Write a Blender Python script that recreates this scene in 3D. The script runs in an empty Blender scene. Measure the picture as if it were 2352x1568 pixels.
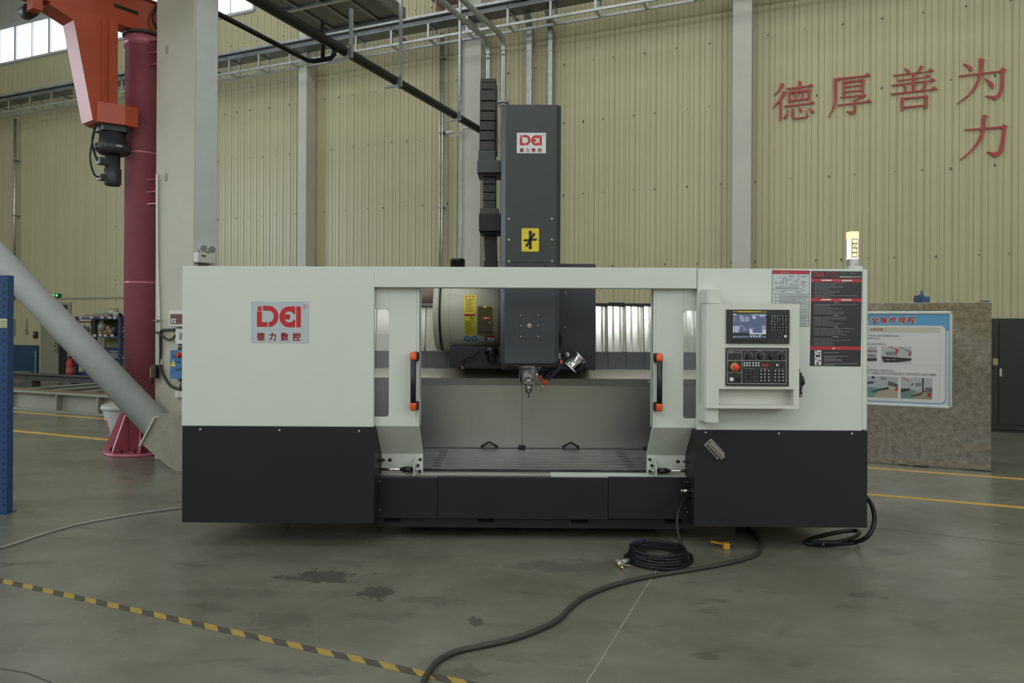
import bpy, bmesh, math, random
from mathutils import Matrix, Vector
random.seed(7)
PI = math.pi
SC = bpy.context.scene
COL = SC.collection

# ------------------------------------------------------------------ camera
F, CX, CY, ROLL, CAMZ = 1650.0, 1176.0, 747.0, 0.005, 1.45      # focal length and principal point in photo pixels
cam_d = bpy.data.cameras.new('camera')
cam_d.sensor_fit = 'HORIZONTAL'; cam_d.sensor_width = 36.0
cam_d.lens = F / 2352.0 * 36.0
cam_d.shift_y = (CY - 784.0) / 2352.0
cam_d.clip_end = 200
cam = bpy.data.objects.new('camera', cam_d); COL.objects.link(cam)
cam.matrix_world = Matrix.Translation((0, 0, CAMZ)) @ Matrix.Rotation(PI / 2, 4, 'X') @ Matrix.Rotation(ROLL, 4, 'Z')
SC.camera = cam

# ------------------------------------------------------------------ frames: building (wall plane y=0) and machine (front plane y=0)
BA = math.radians(-23.1)
BM = Matrix.Translation((0, 13.9, 0)) @ Matrix.Rotation(BA, 4, 'Z')
BI = BM.inverted()
MA = -0.009
MM = Matrix.Translation((0.087, 4.65, 0)) @ Matrix.Rotation(MA, 4, 'Z')
MI = MM.inverted()

def ray(px, py):
    u, v = px - CX, py - CY
    return Vector(((u + ROLL * v) / F, 1.0, -(v - ROLL * u) / F))
C0 = Vector((0, 0, CAMZ))
def on_floor(px, py, z=0.0):
    r = ray(px, py); t = (z - CAMZ) / r.z
    return C0 + r * t
def hit(inv, px, py, dy):
    o = inv @ C0; d = inv.to_3x3() @ ray(px, py)
    return o + d * ((dy - o.y) / d.y)
def bw(px, py, dy=0.0): return hit(BI, px, py, dy)        # building coordinates
def mp(px, py, dy=0.0): return hit(MI, px, py, dy)        # machine coordinates
def bfloor(px, py, z=0.0): return BI @ on_floor(px, py, z)

# ------------------------------------------------------------------ world, lights, exposure
w = bpy.data.worlds.new('world'); SC.world = w; w.use_nodes = True
wn = w.node_tree.nodes['Background']
wn.inputs[0].default_value = (0.72, 0.84, 1.0, 1); wn.inputs[1].default_value = 1.0
SC.view_settings.view_transform = 'Standard'; SC.view_settings.look = 'None'
SC.view_settings.gamma = 1.0; SC.view_settings.use_curve_mapping = False
SC.view_settings.exposure = 0.0
SC.cycles.use_denoising = True
SC.cycles.max_bounces = 7
SC.cycles.use_adaptive_sampling = True; SC.cycles.adaptive_threshold = 0.02
SC.cycles.sample_clamp_indirect = 6.0

def area(name, bx, by, bz, sx, sy, power, col, rot=(0, 0, 0)):
    l = bpy.data.lights.new(name, 'AREA'); l.shape = 'RECTANGLE'; l.size = sx; l.size_y = sy
    l.energy = power; l.color = col
    o = bpy.data.objects.new(name, l); COL.objects.link(o)
    o.matrix_world = BM @ Matrix.Translation((bx, by, bz)) @ Matrix.Rotation(rot[2], 4, 'Z') @ Matrix.Rotation(rot[0], 4, 'X') @ Matrix.Rotation(rot[1], 4, 'Y')
    return o
# daylight through the roof's three skylight strips (they run along the hall)
for nm, yy, pw in (('skylight_back', -4.2, 520), ('skylight_middle', -12.5, 700), ('skylight_front', -22.5, 1750)):
    area(nm, 2.5, yy, 11.55, 23.0, 1.6, pw * 0.82, (0.97, 1.0, 0.97))
# daylight through the window band of the side wall
area('side_window_light', -16.75, -16.0, 5.5, 4.0, 14.0, 1250, (0.74, 0.88, 1.0), rot=(0, -PI / 2, 0))
area('right_fill_light', 16.75, -16.0, 5.5, 4.0, 14.0, 520, (0.90, 0.96, 1.0), rot=(0, PI / 2, 0))  # added light from unseen, assumed windows; brightens right-facing surfaces
# added fill for upright surfaces, from an unseen window band behind the viewer
area('front_fill_light', 0.0, -29.75, 8.2, 26.0, 3.6, 300, (0.90, 0.98, 1.0), rot=(PI / 2, 0, 0))

# ------------------------------------------------------------------ materials
MATS = {}
def mat(name, col, rough=0.5, metal=0.0, var=0.0, vscale=6.0, bump=0.0, bscale=60.0, spec=0.5, emit=None, estr=0.0, alpha=1.0, trans=0.0, coat=0.0, aniso=None):
    if name in MATS: return MATS[name]
    m = bpy.data.materials.new(name); m.use_nodes = True
    nt = m.node_tree; b = nt.nodes['Principled BSDF']
    c = (col[0], col[1], col[2], 1)
    b.inputs['Base Color'].default_value = c; b.inputs['Roughness'].default_value = rough
    b.inputs['Metallic'].default_value = metal; b.inputs['Specular IOR Level'].default_value = spec
    if coat: b.inputs['Coat Weight'].default_value = coat; b.inputs['Coat Roughness'].default_value = 0.15
    if trans: b.inputs['Transmission Weight'].default_value = trans
    if alpha < 1: b.inputs['Alpha'].default_value = alpha
    if emit:
        b.inputs['Emission Color'].default_value = (emit[0], emit[1], emit[2], 1); b.inputs['Emission Strength'].default_value = estr
    tc = None
    if var or bump or aniso:
        tc = nt.nodes.new('ShaderNodeTexCoord')
    if var:
        mp_ = nt.nodes.new('ShaderNodeMapping'); nt.links.new(tc.outputs['Object'], mp_.inputs[0])
        if aniso: mp_.inputs['Scale'].default_value = aniso
        n = nt.nodes.new('ShaderNodeTexNoise'); n.inputs['Scale'].default_value = vscale; n.inputs['Detail'].default_value = 5; n.inputs['Roughness'].default_value = 0.6
        nt.links.new(mp_.outputs[0], n.inputs['Vector'])
        mx = nt.nodes.new('ShaderNodeMix'); mx.data_type = 'RGBA'
        mx.inputs['A'].default_value = tuple(max(0, k * (1 - var)) for k in col) + (1,)
        mx.inputs['B'].default_value = tuple(min(1, k * (1 + var)) for k in col) + (1,)
        rmp = nt.nodes.new('ShaderNodeMapRange'); rmp.inputs['From Min'].default_value = 0.3; rmp.inputs['From Max'].default_value = 0.7
        nt.links.new(n.outputs[0], rmp.inputs[0]); nt.links.new(rmp.outputs[0], mx.inputs['Factor'])
        nt.links.new(mx.outputs['Result'], b.inputs['Base Color'])
        r2 = nt.nodes.new('ShaderNodeMapRange'); r2.inputs['To Min'].default_value = max(0.02, rough * (1 - var)); r2.inputs['To Max'].default_value = min(1, rough * (1 + var))
        nt.links.new(n.outputs[0], r2.inputs[0]); nt.links.new(r2.outputs[0], b.inputs['Roughness'])
    if bump:
        n2 = nt.nodes.new('ShaderNodeTexNoise'); n2.inputs['Scale'].default_value = bscale; n2.inputs['Detail'].default_value = 4
        nt.links.new(tc.outputs['Object'], n2.inputs['Vector'])
        bp = nt.nodes.new('ShaderNodeBump'); bp.inputs['Strength'].default_value = bump; bp.inputs['Distance'].default_value = 0.01
        nt.links.new(n2.outputs[0], bp.inputs['Height']); nt.links.new(bp.outputs[0], b.inputs['Normal'])
    MATS[name] = m
    return m

def rgb(r, g, b):                                   # sRGB bytes to linear
    f = lambda c: (c / 255 / 12.92) if c / 255 <= 0.04045 else ((c / 255 + 0.055) / 1.055) ** 2.4
    return (f(r), f(g), f(b))

WHITE = mat('white_powder_coat', (0.615, 0.645, 0.605), 0.38, var=0.02, vscale=2, bump=0.03, bscale=900)
WHITE2 = mat('white_coat_greyish', (0.53, 0.56, 0.54), 0.4, var=0.02, vscale=2)
CHAR = mat('charcoal_powder_coat', (0.0135, 0.0165, 0.0170), 0.46, var=0.05, vscale=3, bump=0.04, bscale=900, spec=0.32)
SLATE = mat('slate_powder_coat', (0.038, 0.046, 0.046), 0.42, var=0.05, vscale=3, bump=0.04, bscale=900)
NAVY = mat('blue_grey_coat', (0.042, 0.048, 0.056), 0.42, var=0.05, vscale=3)
BLACK = mat('black_plastic', (0.013, 0.013, 0.014), 0.45)
BLACKG = mat('black_gloss_plastic', (0.012, 0.012, 0.013), 0.25)
RUBBER = mat('black_rubber', (0.014, 0.014, 0.014), 0.5, bump=0.2, bscale=200)
PANELBLK = mat('panel_black_grey', (0.022, 0.024, 0.023), 0.5)
STEEL = mat('stainless_sheet', (0.50, 0.50, 0.50), 0.34, 1.0, var=0.10, vscale=1.6, aniso=(1, 1, 0.25))
STEELDK = mat('dull_steel_band', (0.30, 0.31, 0.30), 0.45, 1.0, var=0.08, vscale=4)
BRIGHT = mat('bright_steel', (0.88, 0.88, 0.82), 0.27, 0.9, var=0.12, vscale=5, aniso=(3, 3, 0.6))
CHROME = mat('chrome', (0.78, 0.78, 0.78), 0.14, 1.0)
MACHINED = mat('machined_iron', (0.30, 0.30, 0.30), 0.36, 1.0, var=0.2, vscale=9, aniso=(0.4, 3, 1))
CASTDK = mat('dark_cast_iron', (0.05, 0.05, 0.05), 0.5, 0.6)
GALV = mat('galvanised_steel', (0.50, 0.52, 0.53), 0.38, 0.9, var=0.18, vscale=12)
GALVDK = mat('galvanised_dull', (0.24, 0.255, 0.265), 0.42, 0.85, var=0.2, vscale=7)
ZINC = mat('zinc_screw', (0.6, 0.6, 0.58), 0.3, 1.0)
ORANGEH = mat('orange_plastic', (0.75, 0.10, 0.02), 0.3)
CREAM = mat('cream_paint', (0.46, 0.46, 0.37), 0.35, var=0.03, vscale=3)
YELLOW = mat('sign_yellow', (0.72, 0.55, 0.03), 0.45)
INK = mat('ink_black', (0.01, 0.01, 0.01), 0.5)
RED = mat('logo_red', rgb(186, 40, 45), 0.45)
PAPERW = mat('sticker_white', (0.62, 0.66, 0.67), 0.4)
STICKG = mat('sticker_pale_grey', (0.46, 0.50, 0.54), 0.35)
INKW = mat('ink_white', (0.72, 0.72, 0.70), 0.5)
GLASS = mat('clear_pane', (0.8, 0.82, 0.82), 0.05, alpha=0.07)

# ------------------------------------------------------------------ mesh building
class MB:
    def __init__(s): s.v = []; s.f = []; s.mi = []; s.sm = []
    def add(s, vs, fs, mi=0, smooth=False):
        n = len(s.v); s.v += [tuple(q) for q in vs]
        s.f += [tuple(i + n for i in f) for f in fs]; s.mi += [mi] * len(fs); s.sm += [smooth] * len(fs)
        return s
    def box(s, x0, x1, y0, y1, z0, z1, mi=0):
        if x0 > x1: x0, x1 = x1, x0
        if y0 > y1: y0, y1 = y1, y0
        if z0 > z1: z0, z1 = z1, z0
        vs = [(x, y, z) for z in (z0, z1) for y in (y0, y1) for x in (x0, x1)]
        return s.add(vs, [(0, 2, 3, 1), (4, 5, 7, 6), (0, 1, 5, 4), (2, 6, 7, 3), (0, 4, 6, 2), (1, 3, 7, 5)], mi)
    def bar(s, a, b, w, h, up=(0, 0, 1), mi=0):       # rectangular bar from a to b
        a = Vector(a); b = Vector(b); d = (b - a).normalized(); up = Vector(up)
        sx = d.cross(up)
        if sx.length < 1e-5: sx = d.cross(Vector((0, 1, 0)))
        sx.normalize(); sy = sx.cross(d).normalized()
        vs = []
        for p in (a, b):
            for i, j in ((-1, -1), (1, -1), (1, 1), (-1, 1)): vs.append(p + sx * (i * w / 2) + sy * (j * h / 2))
        return s.add(vs, [(3, 2, 1, 0), (4, 5, 6, 7), (0, 1, 5, 4), (1, 2, 6, 5), (2, 3, 7, 6), (3, 0, 4, 7)], mi)
    def prism(s, pts, axis, lo, hi, mi=0):            # polygon pts extruded along an axis ('x': pts=(y,z), 'y': (x,z), 'z': (x,y))
        n = len(pts)
        ar = sum(pts[i][0] * pts[(i + 1) % n][1] - pts[(i + 1) % n][0] * pts[i][1] for i in range(n))
        if ar < 0: pts = list(reversed(pts))
        def mk(p, t): return {'x': (t, p[0], p[1]), 'y': (p[0], t, p[1]), 'z': (p[0], p[1], t)}[axis]
        if lo > hi: lo, hi = hi, lo
        vs = [mk(p, lo) for p in pts] + [mk(p, hi) for p in pts]
        fl = axis == 'y'
        fs = [tuple(range(n)), tuple(range(2 * n - 1, n - 1, -1))] + [(i, i + n, (i + 1) % n + n, (i + 1) % n) for i in range(n)]
        if not fl: fs = [tuple(reversed(f)) for f in fs]
        return s.add(vs, fs, mi)
    def lathe(s, prof, c=(0, 0, 0), axis=(0, 0, 1), n=24, mi=0, smooth=True, cap=True):   # prof: (radius, height) along axis from c
        c = Vector(c); ax = Vector(axis).normalized()
        e1 = ax.orthogonal().normalized(); e2 = ax.cross(e1)
        vs = []; m = len(prof)
        for r, h in prof:
            for k in range(n):
                t = 2 * PI * k / n
                vs.append(c + ax * h + (e1 * math.cos(t) + e2 * math.sin(t)) * r)
        fs = [(i * n + k, i * n + (k + 1) % n, (i + 1) * n + (k + 1) % n, (i + 1) * n + k) for i in range(m - 1) for k in range(n)]
        s.add(vs, fs, mi, smooth)
        if cap:
            s.f.append(tuple(len(s.v) - m * n + k for k in reversed(range(n)))); s.mi.append(mi); s.sm.append(False)
            s.f.append(tuple(len(s.v) - n + k for k in range(n))); s.mi.append(mi); s.sm.append(False)
        return s
    def cyl(s, a, b, r, n=16, mi=0, r2=None):
        a = Vector(a); b = Vector(b)
        return s.lathe([(r, 0), (r if r2 is None else r2, (b - a).length)], a, b - a, n, mi)
    def ball(s, c, r, n=12, m=8, mi=0, zs=1.0):
        return s.lathe([(max(1e-4, r * math.sin(PI * i / m)), -r * zs * math.cos(PI * i / m)) for i in range(m + 1)], c, (0, 0, 1), n, mi, cap=False)
    def tube(s, pts, r, n=10, mi=0, rs=None):
        P = [Vector(p) for p in pts]; m = len(P); vs = []; e = None
        for i in range(m):
            d = (P[min(i + 1, m - 1)] - P[max(i - 1, 0)]).normalized()
            if e is None: e = d.orthogonal().normalized()
            else:
                e = e - d * e.dot(d)
                e = e.normalized() if e.length > 1e-6 else d.orthogonal().normalized()
            g = d.cross(e); rr = rs[i] if rs else r
            for k in range(n):
                t = 2 * PI * k / n; vs.append(P[i] + (e * math.cos(t) + g * math.sin(t)) * rr)
        fs = [(i * n + k, i * n + (k + 1) % n, (i + 1) * n + (k + 1) % n, (i + 1) * n + k) for i in range(m - 1) for k in range(n)]
        s.add(vs, fs, mi, True)
        b0 = len(s.v) - m * n
        s.f += [tuple(b0 + k for k in reversed(range(n))), tuple(len(s.v) - n + k for k in range(n))]; s.mi += [mi, mi]; s.sm += [False, False]
        return s
    def flat(s, pts, y, mi=0):                        # polygon (x,z) facing -y at depth y
        n = len(pts)
        ar = sum(pts[i][0] * pts[(i + 1) % n][1] - pts[(i + 1) % n][0] * pts[i][1] for i in range(n))
        if ar < 0: pts = list(reversed(pts))
        return s.add([(p[0], y, p[1]) for p in pts], [tuple(range(n))], mi)
    def rect(s, x0, x1, z0, z1, y, mi=0): return s.flat([(x0, z0), (x1, z0), (x1, z1), (x0, z1)], y, mi)
    def build(s, name, mats, parent=None, bevel=0.0, mw=None, label=None, smooth_angle=None):
        me = bpy.data.meshes.new(name); me.from_pydata(s.v, [], s.f)
        if not isinstance(mats, (list, tuple)): mats = [mats]
        for m in mats: me.materials.append(m)
        me.polygons.foreach_set('material_index', s.mi); me.polygons.foreach_set('use_smooth', s.sm)
        me.update()
        o = bpy.data.objects.new(name, me); COL.objects.link(o)
        if parent is not None: o.parent = parent
        if mw is not None: o.matrix_world = mw
        if bevel:
            bv = o.modifiers.new('bevel', 'BEVEL'); bv.width = bevel; bv.segments = 2; bv.limit_method = 'ANGLE'; bv.angle_limit = 0.7
        if label: o['label'] = label
        return o

def spline(pts, k=8):                                 # Catmull-Rom through points
    P = [Vector(p) for p in pts]; out = []
    for i in range(len(P) - 1):
        p0, p1, p2, p3 = P[max(i - 1, 0)], P[i], P[i + 1], P[min(i + 2, len(P) - 1)]
        for j in range(k):
            t = j / k
            out.append(0.5 * ((2 * p1) + (p2 - p0) * t + (2 * p0 - 5 * p1 + 4 * p2 - p3) * t * t + (3 * p1 - p0 - 3 * p2 + p3) * t ** 3))
    out.append(P[-1]); return out

def rrect(x0, x1, z0, z1, r, k=5):
    pts = []
    for cx, cz, a in ((x1 - r, z1 - r, 0), (x0 + r, z1 - r, 90), (x0 + r, z0 + r, 180), (x1 - r, z0 + r, 270)):
        for i in range(k + 1):
            t = math.radians(a + 90 * i / k); pts.append((cx + r * math.cos(t), cz + r * math.sin(t)))
    return pts

def tag(o, label=None, cat=None, group=None, kind=None):
    if label: o['label'] = label
    if cat: o['category'] = cat
    if group: o['group'] = group
    if kind: o['kind'] = kind
    return o
def thing(name, label, cat, mw=None, group=None, kind=None):
    o = bpy.data.objects.new(name, None); COL.objects.link(o); o.empty_display_size = 0.1
    if mw is not None: o.matrix_world = mw
    return tag(o, label, cat, group, kind)
def bframe(x, y, z=0.0, rz=0.0): return BM @ Matrix.Translation((x, y, z)) @ Matrix.Rotation(rz, 4, 'Z')
def wframe(p, rz=0.0): return Matrix.Translation(p) @ Matrix.Rotation(rz, 4, 'Z')

# lettering: a font curve turned into a mesh, laid on a plane facing -y; fitted into the box x0..x1, z0..z1
_fc = bpy.data.curves.new('lettering', 'FONT'); _fo = bpy.data.objects.new('lettering_source', _fc); COL.objects.link(_fo)
_cache = {}
def glyphs(body, bold=0.0):
    if (body, bold) in _cache: return _cache[(body, bold)]
    _fc.body = body; _fc.size = 1.0; _fc.offset = bold; _fc.resolution_u = 2; _fc.fill_mode = 'FRONT'
    bpy.context.view_layer.update()
    me = bpy.data.meshes.new_from_object(_fo.evaluated_get(bpy.context.evaluated_depsgraph_get()))
    v = [(q.co.x, q.co.y) for q in me.vertices]; f = [tuple(p.vertices) for p in me.polygons]
    bpy.data.meshes.remove(me); _cache[(body, bold)] = (v, f); return v, f
def letter(mb, body, x0, x1, z0, z1, y, mi=0, bold=0.0, keep=False, right=False):
    v, f = glyphs(body, bold)
    if not v: return
    a0 = min(p[0] for p in v); a1 = max(p[0] for p in v); b0 = min(p[1] for p in v); b1 = max(p[1] for p in v)
    sx = (x1 - x0) / max(1e-6, a1 - a0); sz = (z1 - z0) / max(1e-6, b1 - b0)
    if keep: sx = min(sx, sz)
    off = (x1 - (a1 - a0) * sx) if right else x0
    mb.add([(off + (p[0] - a0) * sx, y, z0 + (p[1] - b0) * sz) for p in v], f, mi)
def letterb(mb, body, x0, x1, z0, z1, y, k=0.02):        # heavier strokes: overlaid copies nudged sideways
    d = (x1 - x0) * k
    for ox in (-d, 0, d):
        for oz in (-d * .6, d * .6): letter(mb, body, x0 + d + ox, x1 - d + ox, z0 + d * .6 + oz, z1 - d * .6 + oz, y)

# ================================================================== the setting
def floor_material():
    m = bpy.data.materials.new('polished_concrete'); m.use_nodes = True
    nt = m.node_tree; L = nt.links; N = nt.nodes; b = N['Principled BSDF']
    tc = N.new('ShaderNodeTexCoord')
    def noise(scale, detail, rough=0.55, sc=(1, 1, 1), rot=0.0):
        mp_ = N.new('ShaderNodeMapping'); mp_.inputs['Scale'].default_value = sc; mp_.inputs['Rotation'].default_value = (0, 0, rot)
        L.new(tc.outputs['Object'], mp_.inputs[0])
        n = N.new('ShaderNodeTexNoise'); n.inputs['Scale'].default_value = scale; n.inputs['Detail'].default_value = detail; n.inputs['Roughness'].default_value = rough
        L.new(mp_.outputs[0], n.inputs['Vector']); return n.outputs[0]
    def ramp(v, a, c, lo=0.0, hi=1.0):
        r = N.new('ShaderNodeMapRange'); r.interpolation_type = 'SMOOTHSTEP'
        r.inputs['From Min'].default_value = a; r.inputs['From Max'].default_value = c; r.inputs['To Min'].default_value = lo; r.inputs['To Max'].default_value = hi
        L.new(v, r.inputs[0]); return r.outputs[0]
    def mix(f, a, c):
        x = N.new('ShaderNodeMix'); x.data_type = 'RGBA'; L.new(f, x.inputs['Factor'])
        for k, q in (('A', a), ('B', c)):
            if isinstance(q, tuple): x.inputs[k].default_value = q + (1,)
            else: L.new(q, x.inputs[k])
        return x.outputs['Result']
    big = ramp(noise(0.9, 6, 0.6, (1, 1.6, 1), 0.4), 0.34, 0.66)
    col = mix(big, (0.118, 0.117, 0.086), (0.176, 0.175, 0.136))
    fine = ramp(noise(9, 8, 0.7, (1, 1.5, 1), 0.4), 0.40, 0.72, 0, 0.6)
    col = mix(fine, col, (0.148, 0.147, 0.112))
    cloud = ramp(noise(2.6, 7, 0.68, (0.8, 2.0, 1), 0.3), 0.53, 0.72, 0, 0.72)
    col = mix(cloud, col, (0.078, 0.078, 0.058))
    pale = ramp(noise(1.7, 7, 0.7, (0.7, 2.2, 1), 0.5), 0.58, 0.76, 0, 0.55)
    col = mix(pale, col, (0.225, 0.224, 0.185))
    # oil and water stains, each with its own place and ragged edge
    warp = noise(7.0, 8, 0.72)
    sep = N.new('ShaderNodeSeparateXYZ'); L.new(tc.outputs['Object'], sep.inputs[0])
    def math_(op, a, c):
        q = N.new('ShaderNodeMath'); q.operation = op
        for i, k in enumerate((a, c)):
            if k is None: continue
            if isinstance(k, (int, float)): q.inputs[i].default_value = k
            else: L.new(k, q.inputs[i])
        return q.outputs[0]
    total = None
    for (px, py, rx, ry, amt) in ((745, 1322, 0.20, 0.10, 1.0), (690, 1326, 0.12, 0.04, 0.9), (862, 1362, 0.09, 0.10, 1.0), (1093, 1428, 0.035, 0.05, 1.0),
                                  (1000, 1380, 0.18, 0.05, 0.45), (640, 1425, 0.16, 0.09, 0.35), (1330, 1300, 0.35, 0.09, 0.45), (1985, 1366, 0.08, 0.05, 0.55), (2027, 1374, 0.035, 0.02, 0.6),
                                  (1625, 1508, 0.05, 0.035, 0.6), (1830, 1525, 0.05, 0.03, 0.5), (2130, 1248, 0.10, 0.05, 0.4), (1050, 1545, 0.14, 0.06, 0.5), (480, 1360, 0.3, 0.06, 0.25)):
        p = on_floor(px, py)
        dx = math_('DIVIDE', math_('SUBTRACT', sep.outputs[0], p.x), rx); dyy = math_('DIVIDE', math_('SUBTRACT', sep.outputs[1], p.y), ry)
        d = math_('SQRT', math_('ADD', math_('MULTIPLY', dx, dx), math_('MULTIPLY', dyy, dyy)), None)
        d = math_('ADD', d, math_('MULTIPLY', math_('SUBTRACT', warp, 0.5), 4.6))
        k = ramp(d, 1.15, 0.85, 0, amt)
        r = N.new('ShaderNodeMapRange')
        total = k if total is None else math_('MAXIMUM', total, k)
    col = mix(math_('MULTIPLY', total, 0.72), col, (0.050, 0.048, 0.036))
    specks = ramp(noise(38, 2, 0.5), 0.74, 0.78, 0, 0.7)
    col = mix(specks, col, (0.05, 0.048, 0.04))
    L.new(col, b.inputs['Base Color'])
    rg = ramp(noise(1.4, 6, 0.65), 0.3, 0.7, 0.22, 0.36)
    L.new(rg, b.inputs['Roughness'])
    b.inputs['Specular IOR Level'].default_value = 0.55
    bp = N.new('ShaderNodeBump'); bp.inputs['Strength'].default_value = 0.05; bp.inputs['Distance'].default_value = 0.01
    L.new(noise(30, 5), bp.inputs['Height']); L.new(bp.outputs[0], b.inputs['Normal'])
    return m
FLOORM = floor_material()
fl = MB()
c4 = [BM @ Vector((x, y, 0)) for x, y in ((-17, -30), (17, -30), (17, 0.3), (-17, 0.3))]
fl.add([(p.x, p.y, 0) for p in c4], [(0, 1, 2, 3)])
flo = tag(fl.build('floor', FLOORM), 'grey polished concrete floor with dark stains', kind='structure')

WALLM = mat('wall_sheet_cream', (0.475, 0.435, 0.270), 0.36, var=0.05, vscale=0.8, spec=0.5)
WALLM2 = mat('wall_sheet_upper', (0.42, 0.42, 0.36), 0.45, var=0.04, vscale=0.8)
# profiled wall sheet: narrow grooves, alternately deep and shallow
def sheet(mb, x0, x1, z0, z1, mi=0):
    step = 0.095; n = int((x1 - x0) / step); xs = []
    for i in range(n + 1):
        x = x0 + i * step; k = i % 4
        if k == 0: xs += [(x, 0.0), (x + 0.010, 0.016), (x + 0.022, 0.016), (x + 0.032, 0.0)]
        elif k == 2: xs += [(x, 0.0), (x + 0.008, -0.014), (x + 0.026, -0.014), (x + 0.034, 0.0)]
        else: xs += [(x, 0.0), (x + 0.007, 0.009), (x + 0.014, 0.0)]
    xs = [p for p in xs if p[0] < x1] + [(x1, 0.0)]
    vs = [(x, y, z0) for x, y in xs] + [(x, y, z1) for x, y in xs]; m = len(xs)
    mb.add(vs, [(i, i + 1, m + i + 1, m + i) for i in range(m - 1)], mi)
ZW0, ZW1, HW = 8.62, 9.62, 12.0
XW0, XW1 = bw(585, 20).x, None
wb = MB()
sheet(wb, -17, 17, 0, ZW0); sheet(wb, XW0, 17, ZW0, ZW1); sheet(wb, -17, 17, ZW1, HW, 1)
wall = tag(wb.build('wall_back', [WALLM, WALLM2], mw=BM.copy()), 'cream ribbed metal sheet wall of the hall', kind='structure')
# rows of fastening screws (tiny, joined)
sc_ = MB()
for zz in (1.1, 2.55, 3.9, 5.25, 6.35, 7.9):
    x = -11.5
    while x < 9.5:
        x += 0.38 + (0.19 if random.random() < 0.5 else 0.0)
        sc_.box(x - 0.008, x + 0.008, -0.012, 0.004, zz - 0.012 + random.uniform(-.02, .02), zz + 0.012)
tag(sc_.build('wall_screws', mat('screw_dark', (0.06, 0.06, 0.05), 0.4, 0.5), wall), 'small dark fastening screws', kind='stuff')
# horizontal trim on the lower left of the wall
tr = MB(); zt = bw(200, 684).z
tr.box(-13.5, bw(300, 684).x + 1.2, -0.03, 0.01, zt - 0.02, zt + 0.02)
tag(tr.build('trim_1', mat('trim_greyish', (0.30, 0.29, 0.2), 0.5), mw=BM.copy()), 'thin horizontal flashing strip along the wall', kind='structure')
# window band high on the back wall
win = thing('window_1', 'bright band of high windows in the back wall', None, BM.copy(), kind='structure')
PANE = mat('daylight_pane', (0.9, 0.93, 1.0), 0.2, emit=(0.93, 0.97, 1.0), estr=2.6)
PANE2 = mat('dull_daylight_pane', (0.7, 0.75, 0.8), 0.3, emit=(0.93, 0.97, 1.0), estr=0.35)
FRAMEW = mat('window_frame_grey', (0.45, 0.48, 0.48), 0.5)
fr = MB(); fr.box(-17, XW0, -0.04, 0.06, ZW0 - 0.03, ZW0 + 0.03); fr.box(-17, XW0, -0.04, 0.06, ZW1 - 0.05, ZW1 + 0.07); fr.box(XW0 - 0.03, XW0 + 0.03, -0.04, 0.06, ZW0, ZW1)
fr.build('window_frame', FRAMEW, win)
x = XW0 - 0.70; i = 0; PX = []
while x > -16.8:
    t_ = 0.035 if i % 2 else 0.012
    m_ = MB(); m_.box(x - t_, x + t_, -0.04, 0.06, ZW0 + 0.03, ZW1 - 0.05); m_.build('mullion', FRAMEW, win)
    p_ = MB(); p_.box(x + t_, x + 0.70 - 0.035, 0.02, 0.03, ZW0 + 0.03, ZW1 - 0.05); p_.build('pane', PANE, win)
    x -= 0.70; i += 1
# other walls and the roof close the hall
def plainwall(name, x0, x1, y0, y1, lab):
    mb = MB(); mb.box(x0, x1, y0, y1, 0, HW)
    return tag(mb.build(name, WALLM, mw=BM.copy()), lab, kind='structure')
plainwall('wall_left', -17.2, -17, -30, 0.2, 'cream metal wall at the far left end')
wf2 = thing('added_window_front', 'added unseen window band behind the viewer for fill light', None, BM.copy(), kind='structure')  # unseen panes added to go with the front fill light
for k in range(13): MB().box(-13 + 2 * k, -11.06 + 2 * k, -29.99, -29.96, 6.4, 10.0).build('pane', PANE2, wf2)
for k in range(14): MB().box(-13.06 + 2 * k, -13.0 + 2 * k, -30.0, -29.94, 6.35, 10.05).build('mullion', FRAMEW, wf2)
wf3 = thing('window_3', 'window band in the left end wall', None, BM.copy(), kind='structure')
for k in range(7): MB().box(-16.99, -16.96, -23 + 2 * k, -21.06 + 2 * k, 3.5, 7.5).build('pane', PANE2, wf3)
for k in range(8): MB().box(-17.0, -16.94, -23.06 + 2 * k, -23.0 + 2 * k, 3.45, 7.55).build('mullion', FRAMEW, wf3)
wf4 = thing('added_window_right', 'added unseen window band in the right end wall', None, BM.copy(), kind='structure')  # unseen panes added to go with the right-hand fill
for k in range(7): MB().box(16.96, 16.99, -23 + 2 * k, -21.06 + 2 * k, 3.5, 7.5).build('pane', PANE2, wf4)
for k in range(8): MB().box(16.94, 17.0, -23.06 + 2 * k, -23.0 + 2 * k, 3.45, 7.55).build('mullion', FRAMEW, wf4)
plainwall('wall_right', 17, 17.2, -30, 0.2, 'cream metal wall at the right end')
plainwall('wall_front', -17.2, 17.2, -30.2, -30, 'cream metal wall behind the viewer')
rf = MB(); rf.box(-17.2, 17.2, -30.2, 0.3, HW, HW + 0.2)
tag(rf.build('ceiling', mat('roof_sheet', (0.42, 0.43, 0.42), 0.6), mw=BM.copy()), 'pale metal roof sheet', kind='structure')

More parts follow.
